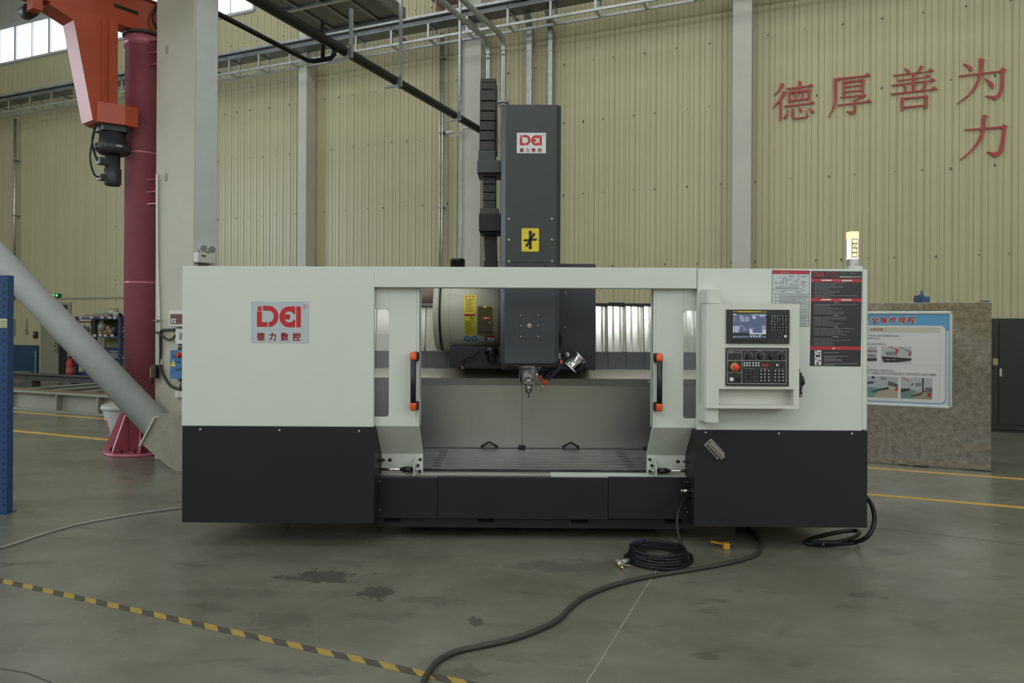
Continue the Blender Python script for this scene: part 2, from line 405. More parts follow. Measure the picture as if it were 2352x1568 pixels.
# ---- wall posts (steel columns in front of the sheet)
POSTM = mat('post_pale_paint', (0.52, 0.50, 0.44), 0.5, var=0.05, vscale=3)
def post(pxl, pxr, depth, lab):
    xl, xr = bw(pxl, 400, -depth).x, bw(pxr, 400, -depth).x
    r = thing('wall_post', lab, 'column', bframe((xl + xr) / 2, -depth / 2), 'steel posts along the hall wall')
    w2 = (xr - xl) / 2
    m1 = MB(); m1.box(-w2, w2, -depth / 2, -depth / 2 + 0.02, 0, HW - 0.01); m1.build('front_flange', POSTM, r)
    m1 = MB(); m1.box(-w2, w2, depth / 2 - 0.035, depth / 2 - 0.015, 0, HW - 0.01); m1.build('rear_flange', POSTM, r)
    m1 = MB(); m1.box(-0.012, 0.012, -depth / 2 + 0.02, depth / 2 - 0.035, 0, HW - 0.01); m1.build('web', POSTM, r)
    m1 = MB(); m1.box(w2 - 0.012, w2, -depth / 2 + 0.02, depth / 2 - 0.035, 0, HW - 0.01); m1.build('side_plate', POSTM, r)
    return r
p1 = post(685, 703, 0.34, 'pale steel wall post crossed by the thin black pipe and the galvanised tray')
p2 = post(1054, 1103, 0.30, 'pale steel wall post with conduits behind the black cable chain')
p3 = post(1682, 1725, 0.30, 'pale steel wall post between the machine tower and the red wall characters')

# ---- concrete column with the diagonal pipe brace
CONC = mat('painted_concrete', (0.47, 0.455, 0.365), 0.6, var=0.07, vscale=2.2, bump=0.12, bscale=14)
CONCG = mat('concrete_grey_paint', (0.42, 0.43, 0.43), 0.65, var=0.06, vscale=3, bump=0.15, bscale=20)
cc = BI @ on_floor(354, 1055)
CW, CD = 0.555, 0.32
col_ = thing('concrete_column', 'cream painted concrete column beside the red crane post', 'column', bframe(cc.x, cc.y))
m1 = MB(); m1.box(0, CW, 0, CD, 0, HW - 0.01); m1.build('shaft', CONC, col_, bevel=0.015)
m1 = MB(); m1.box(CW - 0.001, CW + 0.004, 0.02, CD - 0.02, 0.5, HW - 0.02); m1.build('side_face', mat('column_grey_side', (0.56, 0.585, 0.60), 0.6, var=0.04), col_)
# rusty drips
for zz in (4.35, 3.0):
    m1 = MB(); m1.lathe([(0.022, 0), (0.02, 0.002)], (CW * .28, -0.002, zz), (0, -1, 0), 10); m1.v = [(p[0], p[1], (p[2] - zz) * 2.2 + zz) for p in m1.v]
    m1.build('stain', mat('damp_stain', (0.30, 0.29, 0.24), 0.7), col_)
# diagonal brace along the column row
fa, fb = bw(368, 985, cc.y - 0.18), bw(0, 597, cc.y - 0.18)
ft = Vector((fa.x - cc.x, -0.18, fa.z)); d_ = Vector((fb.x - fa.x, 0, fb.z - fa.z)).normalized()
R_ = 0.148
br = thing('diagonal_brace', 'thick grey painted pipe brace leaning against the concrete column foot', 'brace', bframe(cc.x, cc.y))
m1 = MB(); m1.cyl(ft, ft + d_ * 8.6, R_, 32); m1.build('pipe', mat('brace_paint', (0.40, 0.42, 0.42), 0.55, var=0.06, vscale=5, bump=0.25, bscale=26), br)
m1 = MB(); up_ = Vector((-d_.z, 0, d_.x)) * -1
e_y = Vector((0, 1, 0)); pl = []
for a_, b_ in ((-1, -1), (1, -1), (1, 1), (-1, 1)): pl.append(ft + up_ * (a_ * 0.185) + e_y * (b_ * 0.17))
m1.add([p - d_ * 0.02 for p in pl] + [p for p in pl], [(0, 1, 2, 3), (7, 6, 5, 4), (0, 4, 5, 1), (1, 5, 6, 2), (2, 6, 7, 3), (3, 7, 4, 0)]); m1.build('end_plate', CONC, br)
m1 = MB(); q0 = ft - d_ * 0.02
fl_ = bw(397, 1060, cc.y - 0.33).x - cc.x
lo_, hi_ = sorted((q0 + up_ * .16, q0 - up_ * .16), key=lambda q: q.z)
m1.prism([(hi_.x, hi_.z), (lo_.x, lo_.z), (fl_, 0.0), (fl_ + .42, 0.0), (fl_ + .42, hi_.z + .06), (hi_.x + .06, hi_.z + .06)], 'y', -0.33, -0.02)
m1.build('footing', mat('rough_concrete', (0.27, 0.26, 0.20), 0.8, var=0.15, vscale=6, bump=0.4, bscale=30), br)

# the next column of the row, at the brace's upper end
xe2 = cc.x + ft.x + (d_ * 8.5).x - CW
col2 = thing('concrete_column', 'cream painted concrete column at the upper end of the pipe brace', 'column', bframe(xe2, cc.y))
m1 = MB(); m1.box(0, CW, 0, CD, 0, HW - 0.01); m1.build('shaft', CONC, col2, bevel=0.015)
m1 = MB(); m1.box(CW * .1, CW * .9, -.34, 0, (ft + d_ * 8.5).z - .3, (ft + d_ * 8.5).z + .3); m1.build('brace_bracket', CONC, col2)

# ---- floor markings
FLY = mat('floor_line_paint', (0.62, 0.36, 0.06), 0.5, var=0.15, vscale=12)
def floor_strip(name, a, b, wd, mats, lab, cat, grp=None, z=0.0015):
    d = (b - a); ln = d.length; d.normalize(); ang = math.atan2(d.y, d.x)
    mb = MB(); mb.box(0, ln, -wd / 2, wd / 2, 0.0002, z)
    return tag(mb.build(name, mats, mw=wframe(a, ang)), lab, cat, grp)
def uline(px, py, l0, l1):
    p = bfloor(px, py); return BM @ Vector((p.x + l0, p.y, 0)), BM @ Vector((p.x + l1, p.y, 0))
a, b = uline(2170, 1087, -7.4, 4.2); floor_strip('floor_line', a, b, 0.075, FLY, 'yellow painted floor line under the metal sheet board', 'floor marking')
a, b = uline(2170, 1150, -6.0, 4.2); floor_strip('floor_line', a, b, 0.075, FLY, 'yellow painted floor line passing in front of the metal sheet board', 'floor marking')
a, b = uline(130, 998.5, -4.2, 2.2); floor_strip('floor_line', a, b, 0.10, FLY, 'yellow painted floor line ending at the white bucket and red crane post', 'floor marking')
a, b = uline(130, 953, -4.6, 2.6); floor_strip('floor_line', a, b, 0.10, FLY, 'yellow painted floor line closest to the welded beam frame', 'floor marking')
# joint in the slab, hairline crack
JT = mat('joint_filler', (0.27, 0.265, 0.22), 0.8, var=0.3, vscale=40)
def thinline(pts, wd, m_, lab, name):
    P = [on_floor(*p) for p in pts]; mb = MB(); vs = []
    for i, p in enumerate(P):
        d = (P[min(i + 1, len(P) - 1)] - P[max(i - 1, 0)]).normalized(); nrm = Vector((-d.y, d.x, 0))
        ww = wd * random.uniform(0.6, 1.2)
        vs += [p + nrm * ww / 2 + Vector((0, 0, 0.0008)), p - nrm * ww / 2 + Vector((0, 0, 0.0008))]
    mb.add(vs, [(2 * i, 2 * i + 1, 2 * i + 3, 2 * i + 2) for i in range(len(P) - 1)])
    return tag(mb.build(name, m_, flo), lab)
jp = [(1346 + (1548 - 1346) * t + random.uniform(-1, 1), 1570 - (1570 - 1245) * t) for t in [k / 24 for k in range(25)]]
thinline(jp, 0.0065, JT, 'pale saw-cut joint', 'floor_joint')
thinline([(1995, 1211), (2120, 1223), (2260, 1240), (2352, 1252)], 0.006, mat('crack_dark', (0.06, 0.06, 0.05), 0.8), 'dark saw-cut joint', 'floor_joint')
thinline([(0, 1535), (60, 1545), (118, 1567)], 0.008, mat('crack_dark', (0.06, 0.06, 0.05), 0.8), 'dark saw-cut joint', 'floor_joint')
# striped tape
ta, tb = on_floor(0, 1333), on_floor(1070, 1569)
d = tb - ta; ta = ta - d * 1.4; tb = tb + d * 0.6; d = tb - ta; ln = d.length; ang = math.atan2(d.y, d.x)
tp = MB(); wd = 0.048; s0 = 0.0; i = 0
while s0 < ln:
    s1 = s0 + 0.083; sh = 0.060
    tp.add([(s0, -wd / 2, 0.001), (s1, -wd / 2, 0.001), (s1 - sh, wd / 2, 0.001), (s0 - sh, wd / 2, 0.001)], [(0, 1, 2, 3)], i % 2)
    s0 = s1; i += 1
tag(tp.build('hazard_tape', [mat('tape_yellow', (0.33, 0.225, 0.045), 0.5, var=0.12, vscale=30), mat('tape_worn_black', (0.062, 0.058, 0.044), 0.55, var=0.25, vscale=30)], mw=wframe(ta, ang)),
    'yellow and black striped warning tape stuck along the floor', 'tape')

# ================================================================== overhead services
# cable tray along the wall: upper trough on two rails, lower ladder, struts and rungs
YT = -0.62
zr = bw(1000, 86, YT).z
trY = (YT, YT + 0.30)
tray = thing('cable_tray', 'galvanised cable tray on brackets running along the ribbed wall', 'cable tray', bframe(0, 0))
XT0, XT1 = -16.0, 9.0
def long(mb, y, z, w_, h_, x0=XT0, x1=XT1): return mb.box(x0, x1, y - w_ / 2, y + w_ / 2, z - h_ / 2, z + h_ / 2)
for yy in trY:
    long(MB(), yy, zr, 0.035, 0.045).build('lower_rail', GALV, tray)
for yy in trY:
    long(MB(), yy, zr + 0.33, 0.03, 0.08).build('trough_side', GALVDK, tray)
long(MB(), sum(trY) / 2, zr + 0.295, 0.30, 0.008).build('trough_floor', GALVDK, tray)
long(MB(), trY[0] - 0.06, zr + 0.42, 0.05, 0.05).build('upper_rail', GALV, tray)
long(MB(), trY[0] + 0.16, zr + 0.48, 0.12, 0.04).build('upper_rail', GALVDK, tray)
cb = MB()
for k in range(4): cb.cyl((XT0, trY[0] + 0.06 + 0.06 * k, zr + 0.33), (XT1, trY[0] + 0.06 + 0.06 * k, zr + 0.33), 0.022, 8)
cb.build('cable_bundle', mat('tray_cables', (0.10, 0.11, 0.11), 0.6), tray)
sp = 0.84; x = bw(595, 150, YT).x - sp * 13
st0 = None
while x < XT1 - 0.3:
    if x > XT0 + 0.2:
        s_ = MB(); s_.bar((x, trY[0], zr), (x, trY[0], zr + 0.37), 0.045, 0.03); s_.bar((x, trY[1], zr), (x, trY[1], zr + 0.37), 0.045, 0.03)
        s_.bar((x, trY[0], zr - 0.01), (x, trY[1], zr - 0.01), 0.04, 0.03)
        s_.bar((x, trY[0], zr + 0.28), (x, trY[1], zr + 0.28), 0.04, 0.03)
        s_.build('bracket', GALV, tray)
    x += sp
x = -15.0
while x < XT1:
    s_ = MB(); s_.bar((x, trY[1] + 0.02, zr + 0.30), (x, 0.0, zr + 0.30), 0.04, 0.04); s_.build('wall_arm', GALVDK, tray); x += 2.52

# black main pipe, horizontal, square to the wall
def at_height(px, py, z): return BI @ on_floor(px, py, z)
ZP = 5.1
pe = at_height(1098, 300, ZP); ps = at_height(601, 0, ZP)
xp = (pe.x + ps.x) / 2
BPIPE = mat('black_painted_pipe', (0.009, 0.009, 0.010), 0.42, spec=0.25)
bp_ = thing('black_pipe', 'thick black painted pipe hung below the roof square to the wall', 'pipe', bframe(0, 0))
MB().cyl((xp, -0.05, ZP), (xp, -15.5, ZP), 0.064, 20).build('pipe', BPIPE, bp_)
for px, py in ((792, 118), (905, 185), (1030, 266)):
    q = at_height(px, py, ZP)
    h_ = MB(); h_.box(xp - 0.17, xp + 0.10, q.y - 0.02, q.y + 0.02, ZP - 0.10, ZP - 0.07)
    h_.lathe([(0.070, -0.015), (0.070, 0.015)], (xp, q.y, ZP), (0, 1, 0), 16)
    h_.build('pipe_clamp', GALV, bp_)
    h_ = MB(); h_.box(xp + 0.08, xp + 0.12, q.y - 0.02, q.y + 0.02, ZP - 0.10, HW - 0.01 if px > 800 else ZP + 0.55); h_.build('hanger_strut', GALV, bp_)
# thin branch pipe
ZB = ZP - 0.16
q1 = at_height(800, 128, ZB); q2 = at_height(706, 142, ZB); q3 = at_height(500, 27, ZB)
br_ = thing('branch_pipe', 'thin black pipe hooked under the thick black pipe', 'pipe', bframe(0, 0))
yb = (q1.y + q2.y) / 2
xb = (q2.x + q3.x) / 2
path = [(xp, yb, ZP - 0.05), (xp, yb, ZB + 0.05), (xp - 0.06, yb, ZB), (xb + 0.07, yb, ZB), (xb, yb - 0.07, ZB), (xb, cc.y + CD + 0.004, ZB)]
MB().tube(path, 0.030, 12).build('pipe', BPIPE, br_)
x_ = xp - (xp - xb) * 0.48
MB().cyl((x_, yb, ZB), (x_, yb, ZB + 0.50), 0.026, 12).build('riser', BPIPE, br_)

# suspended galvanised platform
ZD = 6.2
k1, k2 = at_height(715, 79, ZD), at_height(930, 42, ZD)
yd = (k1.y + k2.y) / 2
pf = thing('suspended_platform', 'galvanised sheet platform hanging from the roof above the black pipe', 'platform', bframe(k1.x, yd, ZD))
Wp = k2.x - k1.x
MB().box(0.02, Wp - 0.02, -9, -0.02, 0.02, 0.03).build('deck_sheet', mat('deck_dark_zinc', (0.13, 0.14, 0.145), 0.4, 0.85, var=0.15, vscale=2), pf)
for xx in (0, Wp): MB().box(xx - 0.03, xx + 0.03, -9, 0, -0.02, 0.14).build('side_channel', GALVDK, pf)
MB().box(0, Wp, -0.05, 0.0, -0.02, 0.10).build('end_channel', GALVDK, pf)
for k in range(9): MB().box(0.03, Wp - 0.03, -0.9 - k * 0.95, -0.84 - k * 0.95, -0.015, 0.02).build('joist', GALV, pf)
for k in range(3): MB().box(Wp * (k + 1) / 4 - 0.03, Wp * (k + 1) / 4 + 0.03, -9, -0.05, 0.0, 0.022).build('stringer', GALVDK, pf)
for xx, yy in ((0, -0.4), (Wp, -0.1), (0, -4), (Wp, -4)): MB().box(xx - 0.02, xx + 0.02, yy - 0.02, yy + 0.02, 0.1, HW - ZD - 0.01).build('hanger_strut', GALV, pf)

# two galvanised risers: down the wall and out below the roof
def riser(pxv, ytop, pyb, px0, py0, dw, lab, rad):
    # vertical leg at wall distance dw; upper leg runs out horizontally square to the wall
    e = bw(pxv, ytop, -dw)
    p0 = at_height(px0, py0, e.z)
    r = thing('galvanised_pipe', lab, 'pipe', bframe(0, 0), 'galvanised risers behind the machine tower')
    zb = 0.0
    pts = [(e.x, -dw, zb), (e.x, -dw, e.z - 0.22), (e.x, -dw - 0.06, e.z - 0.08), (e.x, -dw - 0.2, e.z), (e.x, -dw - 7.0, e.z)]
    MB().tube(pts, rad, 18).build('pipe', GALV, r)
    f_ = MB(); f_.lathe([(rad * 1.12, -0.05), (rad * 1.12, 0.05)], (e.x, -dw, e.z - 0.3), (0, 0, 1), 18); f_.build('coupling', GALV, r)
    return r, e
r1, e1 = riser(1122, 95, 180, 1030, 0, 0.55, 'galvanised pipe dropping behind the black cable chain', 0.049)
r2, e2 = riser(1157, 86, 240, 1075, 0, 0.55, 'galvanised pipe with a flange beside the machine tower', 0.049)
f_ = MB(); zf = bw(1157, 236, -0.55).z
f_.lathe([(0.11, -0.02), (0.11, 0.02)], (e2.x, -0.55, zf), (0, 0, 1), 24); f_.lathe([(0.085, -0.07), (0.085, -0.02)], (e2.x, -0.55, zf), (0, 0, 1), 20); f_.build('flange', GALV, r2)
# flat trunking on the wall
for pa, pb_, lab in ((1209, 1221, 'wider flat galvanised trunking dropping behind the machine tower'), (1258, 1268, 'narrower flat galvanised trunking dropping behind the machine tower')):
    xa, xb_ = bw(pa, 160, -0.16).x, bw(pb_, 160, -0.16).x; zt_ = bw(pa, 66, -0.16).z
    t_ = thing('cable_trunking', lab, 'trunking', bframe(0, 0))
    MB().box(xa, xb_, -0.16, -0.02, 0.0, zt_).build('drop', GALV, t_, bevel=0.004)
    m_ = MB(); m_.bar(((xa + xb_) / 2, -0.12, zt_ - 0.03), ((xa + xb_) / 2, trY[0] + 0.1, zt_ + 0.62), xb_ - xa, 0.08, up=(0, 1, 0)); m_.build('offset', GALVDK, t_)
    MB().box(xa - 0.01, xb_ + 0.01, -0.17, -0.015, zt_ - 0.42, zt_ - 0.40).build('joint_band', GALV, t_)
# roof corner of another tray, above the risers
ot = thing('tray_branch', 'galvanised tray branch leaving the wall tray above the pipes', 'cable tray', bframe(0, 0))
qb = bw(1215, 0, -0.9)
for dx in (0, 0.55):
    MB().box(qb.x - 0.55 + dx, qb.x - 0.52 + dx, -5.5, -0.3, zr + 0.48, zr + 0.60).build('side_rail', GALV, ot)
for k in range(12): MB().box(qb.x - 0.52, qb.x, -0.5 - 0.42 * k, -0.44 - 0.42 * k, zr + 0.50, zr + 0.53).build('rung', GALV, ot)
# conduits on the wall
def conduit(px, dy, r, z0, z1, lab, grp=None, m_=GALV):
    q = bw(px, 400, -dy)
    t_ = thing('conduit', lab, 'conduit', bframe(q.x, -dy), grp)
    mb = MB(); mb.cyl((0, 0, z0), (0, 0, z1), r, 10); mb.build('pipe', m_, t_)
    z = z0 + 0.8
    while z < z1:
        mb = MB(); mb.box(-r * 1.5, r * 1.5, -r * 1.15, dy - 0.02, z - 0.012, z + 0.012); mb.build('saddle', GALVDK, t_); z += 1.5
    return t_
zc = zr + 0.3
conduit(1010, 0.10, 0.016, 0.0, zc, 'thinner conduit of the close pair beside the security camera', 'pair of wall conduits')
conduit(1016, 0.10, 0.022, 0.0, zc, 'thicker conduit of the close pair beside the security camera', 'pair of wall conduits')
conduit(34, 0.12, 0.035, bw(34, 690).z, zr, 'galvanised conduit dropping from the wall tray at the far end of the hall')
q = bw(1226, 400, -0.06); conduit(1224, 0.05, 0.014, 0.0, zr, 'thin pale conduit alongside the wider flat trunking', None, POSTM)
# conduits and camera on the second post
pc = thing('conduit', 'thin conduit strapped to the left flange of the wall post behind the chain', 'conduit', bframe(bw(1060, 400, -0.33).x, -0.33))
mb = MB(); mb.cyl((0, 0, 0.0), (0, 0, zr), 0.012, 8); mb.build('pipe', GALV, pc)
q = bw(1035, 306, -0.42)
cv = thing('security_camera', 'small white security camera on a bent arm by the wall post', 'camera', bframe(q.x, -0.42, q.z))
MB().cyl((-0.10, -0.05, 0.0), (0.06, 0.03, 0.03), 0.035, 14).build('housing', mat('camera_white', (0.6, 0.6, 0.57), 0.4), cv)
MB().cyl((-0.115, -0.058, -0.003), (-0.095, -0.048, 0.001), 0.040, 14).build('lens_hood', BLACKG, cv)
MB().tube([(0.03, 0.0, -0.03), (0.06, 0.0, -0.07), (0.15, 0.02, -0.07), (0.17, 0.03, 0.08), (0.45, 0.10, 0.10)], 0.014, 8).build('arm', mat('camera_white', (0.6, 0.6, 0.57), 0.4), cv)
# pinkish beam bracket high behind the tray
q = bw(1022, 12, -0.5)
bk = thing('beam_bracket', 'pinkish painted steel corbel above the cable tray at the wall post', 'bracket', bframe(q.x, 0, q.z))
PINK = mat('primer_pink', (0.42, 0.27, 0.26), 0.5)
MB().box(-0.20, 0.22, -0.7, -0.36, 0.10, 0.55).build('corbel_box', PINK, bk); MB().box(-0.22, 0.24, -0.75, -0.31, 0.07, 0.10).build('seat_plate', PINK, bk)
MB().box(-0.1, -0.08, -0.72, -0.35, -0.16, 0.07).build('stiffener', PINK, bk)

# ================================================================== the machine
MC = thing('machining_center', 'large white and charcoal travelling-column machining center with open sliding doors', 'machine tool', MM.copy())
def PX(px, dy, py=784): return mp(px, py, dy).x
def PZ(py, dy, px=1207): return mp(px, py, dy).z
def R4(x0, y0, x1, y1, dy):            # photo rectangle on the plane y=dy in machine coordinates
    xm, ym = (x0 + x1) / 2, (y0 + y1) / 2
    return PX(x0, dy, ym), PX(x1, dy, ym), PZ(y1, dy, xm), PZ(y0, dy, xm)
def pbox(x0, y0, x1, y1, dy0, dy1, mb=None, at=None, mi=0):
    mb = mb or MB(); a = R4(x0, y0, x1, y1, dy0 if at is None else at)
    return mb.box(a[0], a[1], dy0, dy1, a[2], a[3], mi)
def part(name, mb, m, parent=None, bevel=0.0, label=None): return mb.build(name, m, MC if parent is None else parent, bevel, label=label)
def screw(px, py, dy, r=0.006, m=None, parent=None, name='screw'):
    p = mp(px, py, dy); mb = MB(); mb.lathe([(r, 0), (r, 0.002), (r * 0.6, 0.004)], (p.x, dy, p.z), (0, -1, 0), 10)
    return part(name, mb, m or ZINC, parent)
def depth_of_floor(): pass

# ---- enclosure: white covers and charcoal lower cabinets
ZB_ = 0.150                                                     # underside of the cabinets
DC = 0.17                                                       # how far the opening is set back
def cover(x0, x1, ytop, ymid, outer, lab):
    a = R4(x0, ytop, x1, ymid, 0)
    xo = a[0] if outer < 0 else a[1]; xi = a[1] if outer < 0 else a[0]
    mb = MB(); mb.box(a[0], a[1], 0, 0.035, a[2], a[3])
    mb.box(xo, xo - outer * 0.03, 0.035, 1.55, a[2], a[3])
    mb.box(a[0], a[1], 1.52, 1.55, a[2], a[3] - 0.45)
    cv = part('upper_cover', mb, WHITE, bevel=0.003, label=lab)
    return a, cv
aL, covL = cover(418, 858.6, 611.5, 979, -1, 'white upper cover with the red logo sticker')
aR, covR = cover(1601.4, 1981, 617, 988, 1, 'white upper cover carrying the control pendant and notices')
mb = MB(); x0_, x1_ = PX(1981.4, 0, 800), PX(1994.5, 0, 800); mb.prism([(x0_, 0.0), (x1_ - 0.012, 0.0), (x1_, 0.012), (x1_, 1.55), (x0_, 1.55)], 'z', PZ(987, 0, 1988), PZ(618.5, 0, 1988)); part('corner_cover', mb, WHITE, bevel=0.002)
# lower cabinets
def cabinet(x0, x1, ymid, ybot, outer, lab):
    a = R4(x0, ymid, x1, ybot, -0.006)
    mb = MB(); mb.box(a[0], a[1], -0.006, 0.030, a[2], a[3]); xo = a[0] if outer < 0 else a[1]; xi = a[1] if outer < 0 else a[0]
    mb.box(xo, xo - outer * 0.03, 0.03, 1.5, a[2], a[3]); mb.box(xi, xi + outer * 0.012, 0.03, 0.62, a[2], a[3])
    mb.box(a[0], a[1], 0.03, 1.5, a[2], a[2] + 0.01)
    return a, part('lower_cabinet', mb, CHAR, bevel=0.003, label=lab)
cL, cabL = cabinet(418, 859.3, 979.5, 1201, -1, 'plain charcoal lower cabinet')
cR, cabR = cabinet(1594.5, 1992.5, 988.5, 1210.5, 1, 'charcoal lower cabinet with a slanted metal connector')
for px, py in ((460, 986), (642, 988), (825, 990)): screw(px, py, -0.006, 0.008, parent=cabL)
for px, py in ((1621, 993), (1789, 995), (1957, 996)): screw(px, py, -0.006, 0.008, parent=cabR)
# top beam over the opening
mb = pbox(859.2, 613.5, 1600.8, 661, 0, 0.12); beam = part('top_beam', mb, WHITE, bevel=0.003)

# ---- sliding doors
def door(xe, xfar, wx, wy0, wy1, sgn, name_lab):
    # xe: photo x of the free edge; xfar: photo x of the hidden end; wx: photo x of the window's near side
    dy = 0.05; th = 0.035
    ze0, ze1 = PZ(664, dy, xe), PZ(979 if sgn > 0 else 982, dy, xe)
    xA, xB, xW = PX(xe, dy, 800), PX(xfar, dy, 800), PX(wx, dy, 830)
    zw1, zw0 = PZ(wy0, dy, wx), PZ(wy1, dy, wx)
    lo, hi = sorted((xW, xB - 0.0 + sgn * 0.06))
    top_hidden = PZ(640, dy, xe)
    mb = MB()
    mb.box(xA, xW, dy, dy + th, ze1, top_hidden)
    # ring of the window with rounded inner corners
    mb.box(xW, xB, dy, dy + th, zw1, top_hidden); mb.box(xW, xB, dy, dy + th, ze1, zw0); mb.box(xB, xB + sgn * 0.06, dy, dy + th, zw0, zw1)
    r = 0.02
    for zc, s2 in ((zw0, 1), (zw1, -1)):
        mb.prism([(xW, zc), (xW - sgn * r, zc), (xW - sgn * r * .35, zc + s2 * r * .35), (xW, zc + s2 * r)], 'y', dy, dy + th)
    # slanted apron and foot
    zs = PZ(1042 if sgn > 0 else 1045, dy + 0.20, xe); zf = PZ(1089, dy + 0.20, xe)
    prof = [(dy, ze1), (dy + th, ze1), (dy + 0.20 + 0.03, zs), (dy + 0.20 + 0.03, zf), (dy + 0.20, zf), (dy + 0.20, zs)]
    xl = PX(866 if sgn > 0 else 1592, dy + 0.2, 1050)
    mb.prism(prof, 'x', xA, xl)
    d_ = part('sliding_door', mb, WHITE, bevel=0.002, label=name_lab)
    # flange on the free edge
    m2 = MB(); m2.box(xA - sgn * 0.012, xA, dy - 0.008, dy + 0.09, ze1, top_hidden); part('edge_flange', m2, WHITE, d_)
    m2 = MB(); m2.box(xW, xB, dy + 0.012, dy + 0.017, zw0, zw1); part('window_pane', m2, GLASS, d_)
    return d_, xA, zf, zs
doorL, xdL, zfL, zsL = door(963, 640, 893, 710, 958, 1, 'white sliding door with narrow window, left half')
doorR, xdR, zfR, zsR = door(1500, 1800, 1570, 713, 962, -1, 'white sliding door with narrow window, right half')
def grip(parent, px, y0, y1, sgn):
    dy = -0.012
    p0, p1 = mp(px, y0, dy), mp(px, y1, dy); x = (p0.x + p1.x) / 2; z1, z0 = p0.z, p1.z
    g = MB(); g.lathe([(0.018, 0), (0.018, z1 - z0 - 0.07)], (x, dy, z0 + 0.035), (0, 0, 1), 16)
    h = part('door_handle', g, BLACK, parent)
    for zz, s in ((z1, 1), (z0, -1)):
        m2 = MB(); m2.prism([(0.05, zz - s * 0.005), (0.05, zz - s * 0.05), (0.005, zz - s * 0.062), (0.0, zz - s * 0.01), (0.02, zz)], 'x', x - 0.019 + sgn * 0.012, x + 0.019 + sgn * 0.012); part('mount', m2, BLACK, h, bevel=0.004)
        m2 = MB(); m2.lathe([(0.019, 0.0), (0.0222, 0.010), (0.0222, 0.034), (0.019, 0.047), (0.010, 0.053)], (x, dy, zz - s * 0.053), (0, 0.12, s), 16); part('end_cap', m2, ORANGEH, h)
    return h
grip(doorL, 949, 808, 943, 1); grip(doorR, 1515, 811, 945, -1)
# door feet: bracket with bolts, piston rod, stop bolt
def doorfoot(parent, xA, sgn, pxs, py_rod, py_stop):
    dy = 0.25
    p = mp(pxs[0], py_rod, dy - 0.04); zc = p.z; x0 = xA + (-sgn) * 0.012
    br2 = MB(); zt0 = mp(pxs[0], 1048, dy).z; zb0 = mp(pxs[0], 1087, dy).z
    br2.box(xA, xA - sgn * 0.044, dy - 0.012, dy, zb0 + 0.005, zt0)
    br2.prism([(dy, zt0), (dy, zb0), (dy - 0.085, zb0), (dy - 0.085, zc + 0.035)], 'x', xA - sgn * 0.044, xA - sgn * 0.050)
    b_ = part('foot_bracket', br2, WHITE, parent)
    for k, (fx, fz) in enumerate(((-0.016, 0.85), (-0.030, 0.5), (-0.016, 0.15))):
        m2 = MB(); m2.lathe([(0.010, 0), (0.010, 0.010), (0.006, 0.012)], (xA + sgn * fx, dy - 0.012, zb0 + (zt0 - zb0) * fz), (0, -1, 0), 12); part('bolt', m2, BLACK, b_)
    xr = PX(pxs[1], dy - 0.04, py_rod); xs_ = PX(pxs[2], dy - 0.04, py_rod); yr = dy - 0.05
    m2 = MB(); m2.cyl((xr, yr, zc), (xs_, yr, zc), 0.010, 14); rod = part('piston_rod', m2, CHROME, parent)
    m2 = MB(); xj = xA - sgn * 0.066; m2.cyl((xj, yr, zc), (xj - sgn * 0.06, yr, zc), 0.019, 14); m2.cyl((xj - sgn * 0.06, yr, zc), (xj - sgn * 0.078, yr, zc), 0.013, 12); part('rod_end', m2, BLACK, rod)
    m2 = MB(); m2.cyl((xA - sgn * 0.02, yr, zc), (xj, yr, zc), 0.009, 10); m2.cyl((xA - sgn * 0.033, yr, zc), (xA - sgn * 0.042, yr, zc), 0.016, 6); part('rod_nut', m2, ZINC, rod)
    # fixed plate with stop bolt on the cabinet cheek
    xp_ = PX(pxs[3], dy - 0.06, py_stop); zs2 = mp(pxs[3], py_stop, dy - 0.06).z
    pl_ = MB(); pl_.prism([(dy - 0.10, zc - 0.04), (dy - 0.10, zs2 + 0.01), (dy - 0.06, zs2 + 0.035), (dy - 0.02, zs2 + 0.035), (dy - 0.02, zc - 0.04)], 'x', xp_ - 0.004, xp_ + 0.004); pt = part('stop_plate', pl_, CHAR)
    m2 = MB(); m2.cyl((xp_, dy - 0.06, zs2), (xp_ + sgn * 0.035, dy - 0.06, zs2), 0.013, 12); m2.cyl((xp_ + sgn * 0.073, dy - 0.06, zs2), (xp_ + sgn * 0.092, dy - 0.06, zs2), 0.011, 12); part('rubber_stop', m2, BLACK, pt)
    m2 = MB(); m2.cyl((xp_ + sgn * 0.035, dy - 0.06, zs2), (xp_ + sgn * 0.073, dy - 0.06, zs2), 0.005, 8); part('stop_bolt', m2, ZINC, pt)
doorfoot(doorL, xdL, 1, (958, 866, 930, 868), 1077, 1056)
doorfoot(doorR, xdR, -1, (1494, 1590, 1535, 1585), 1080, 1060)

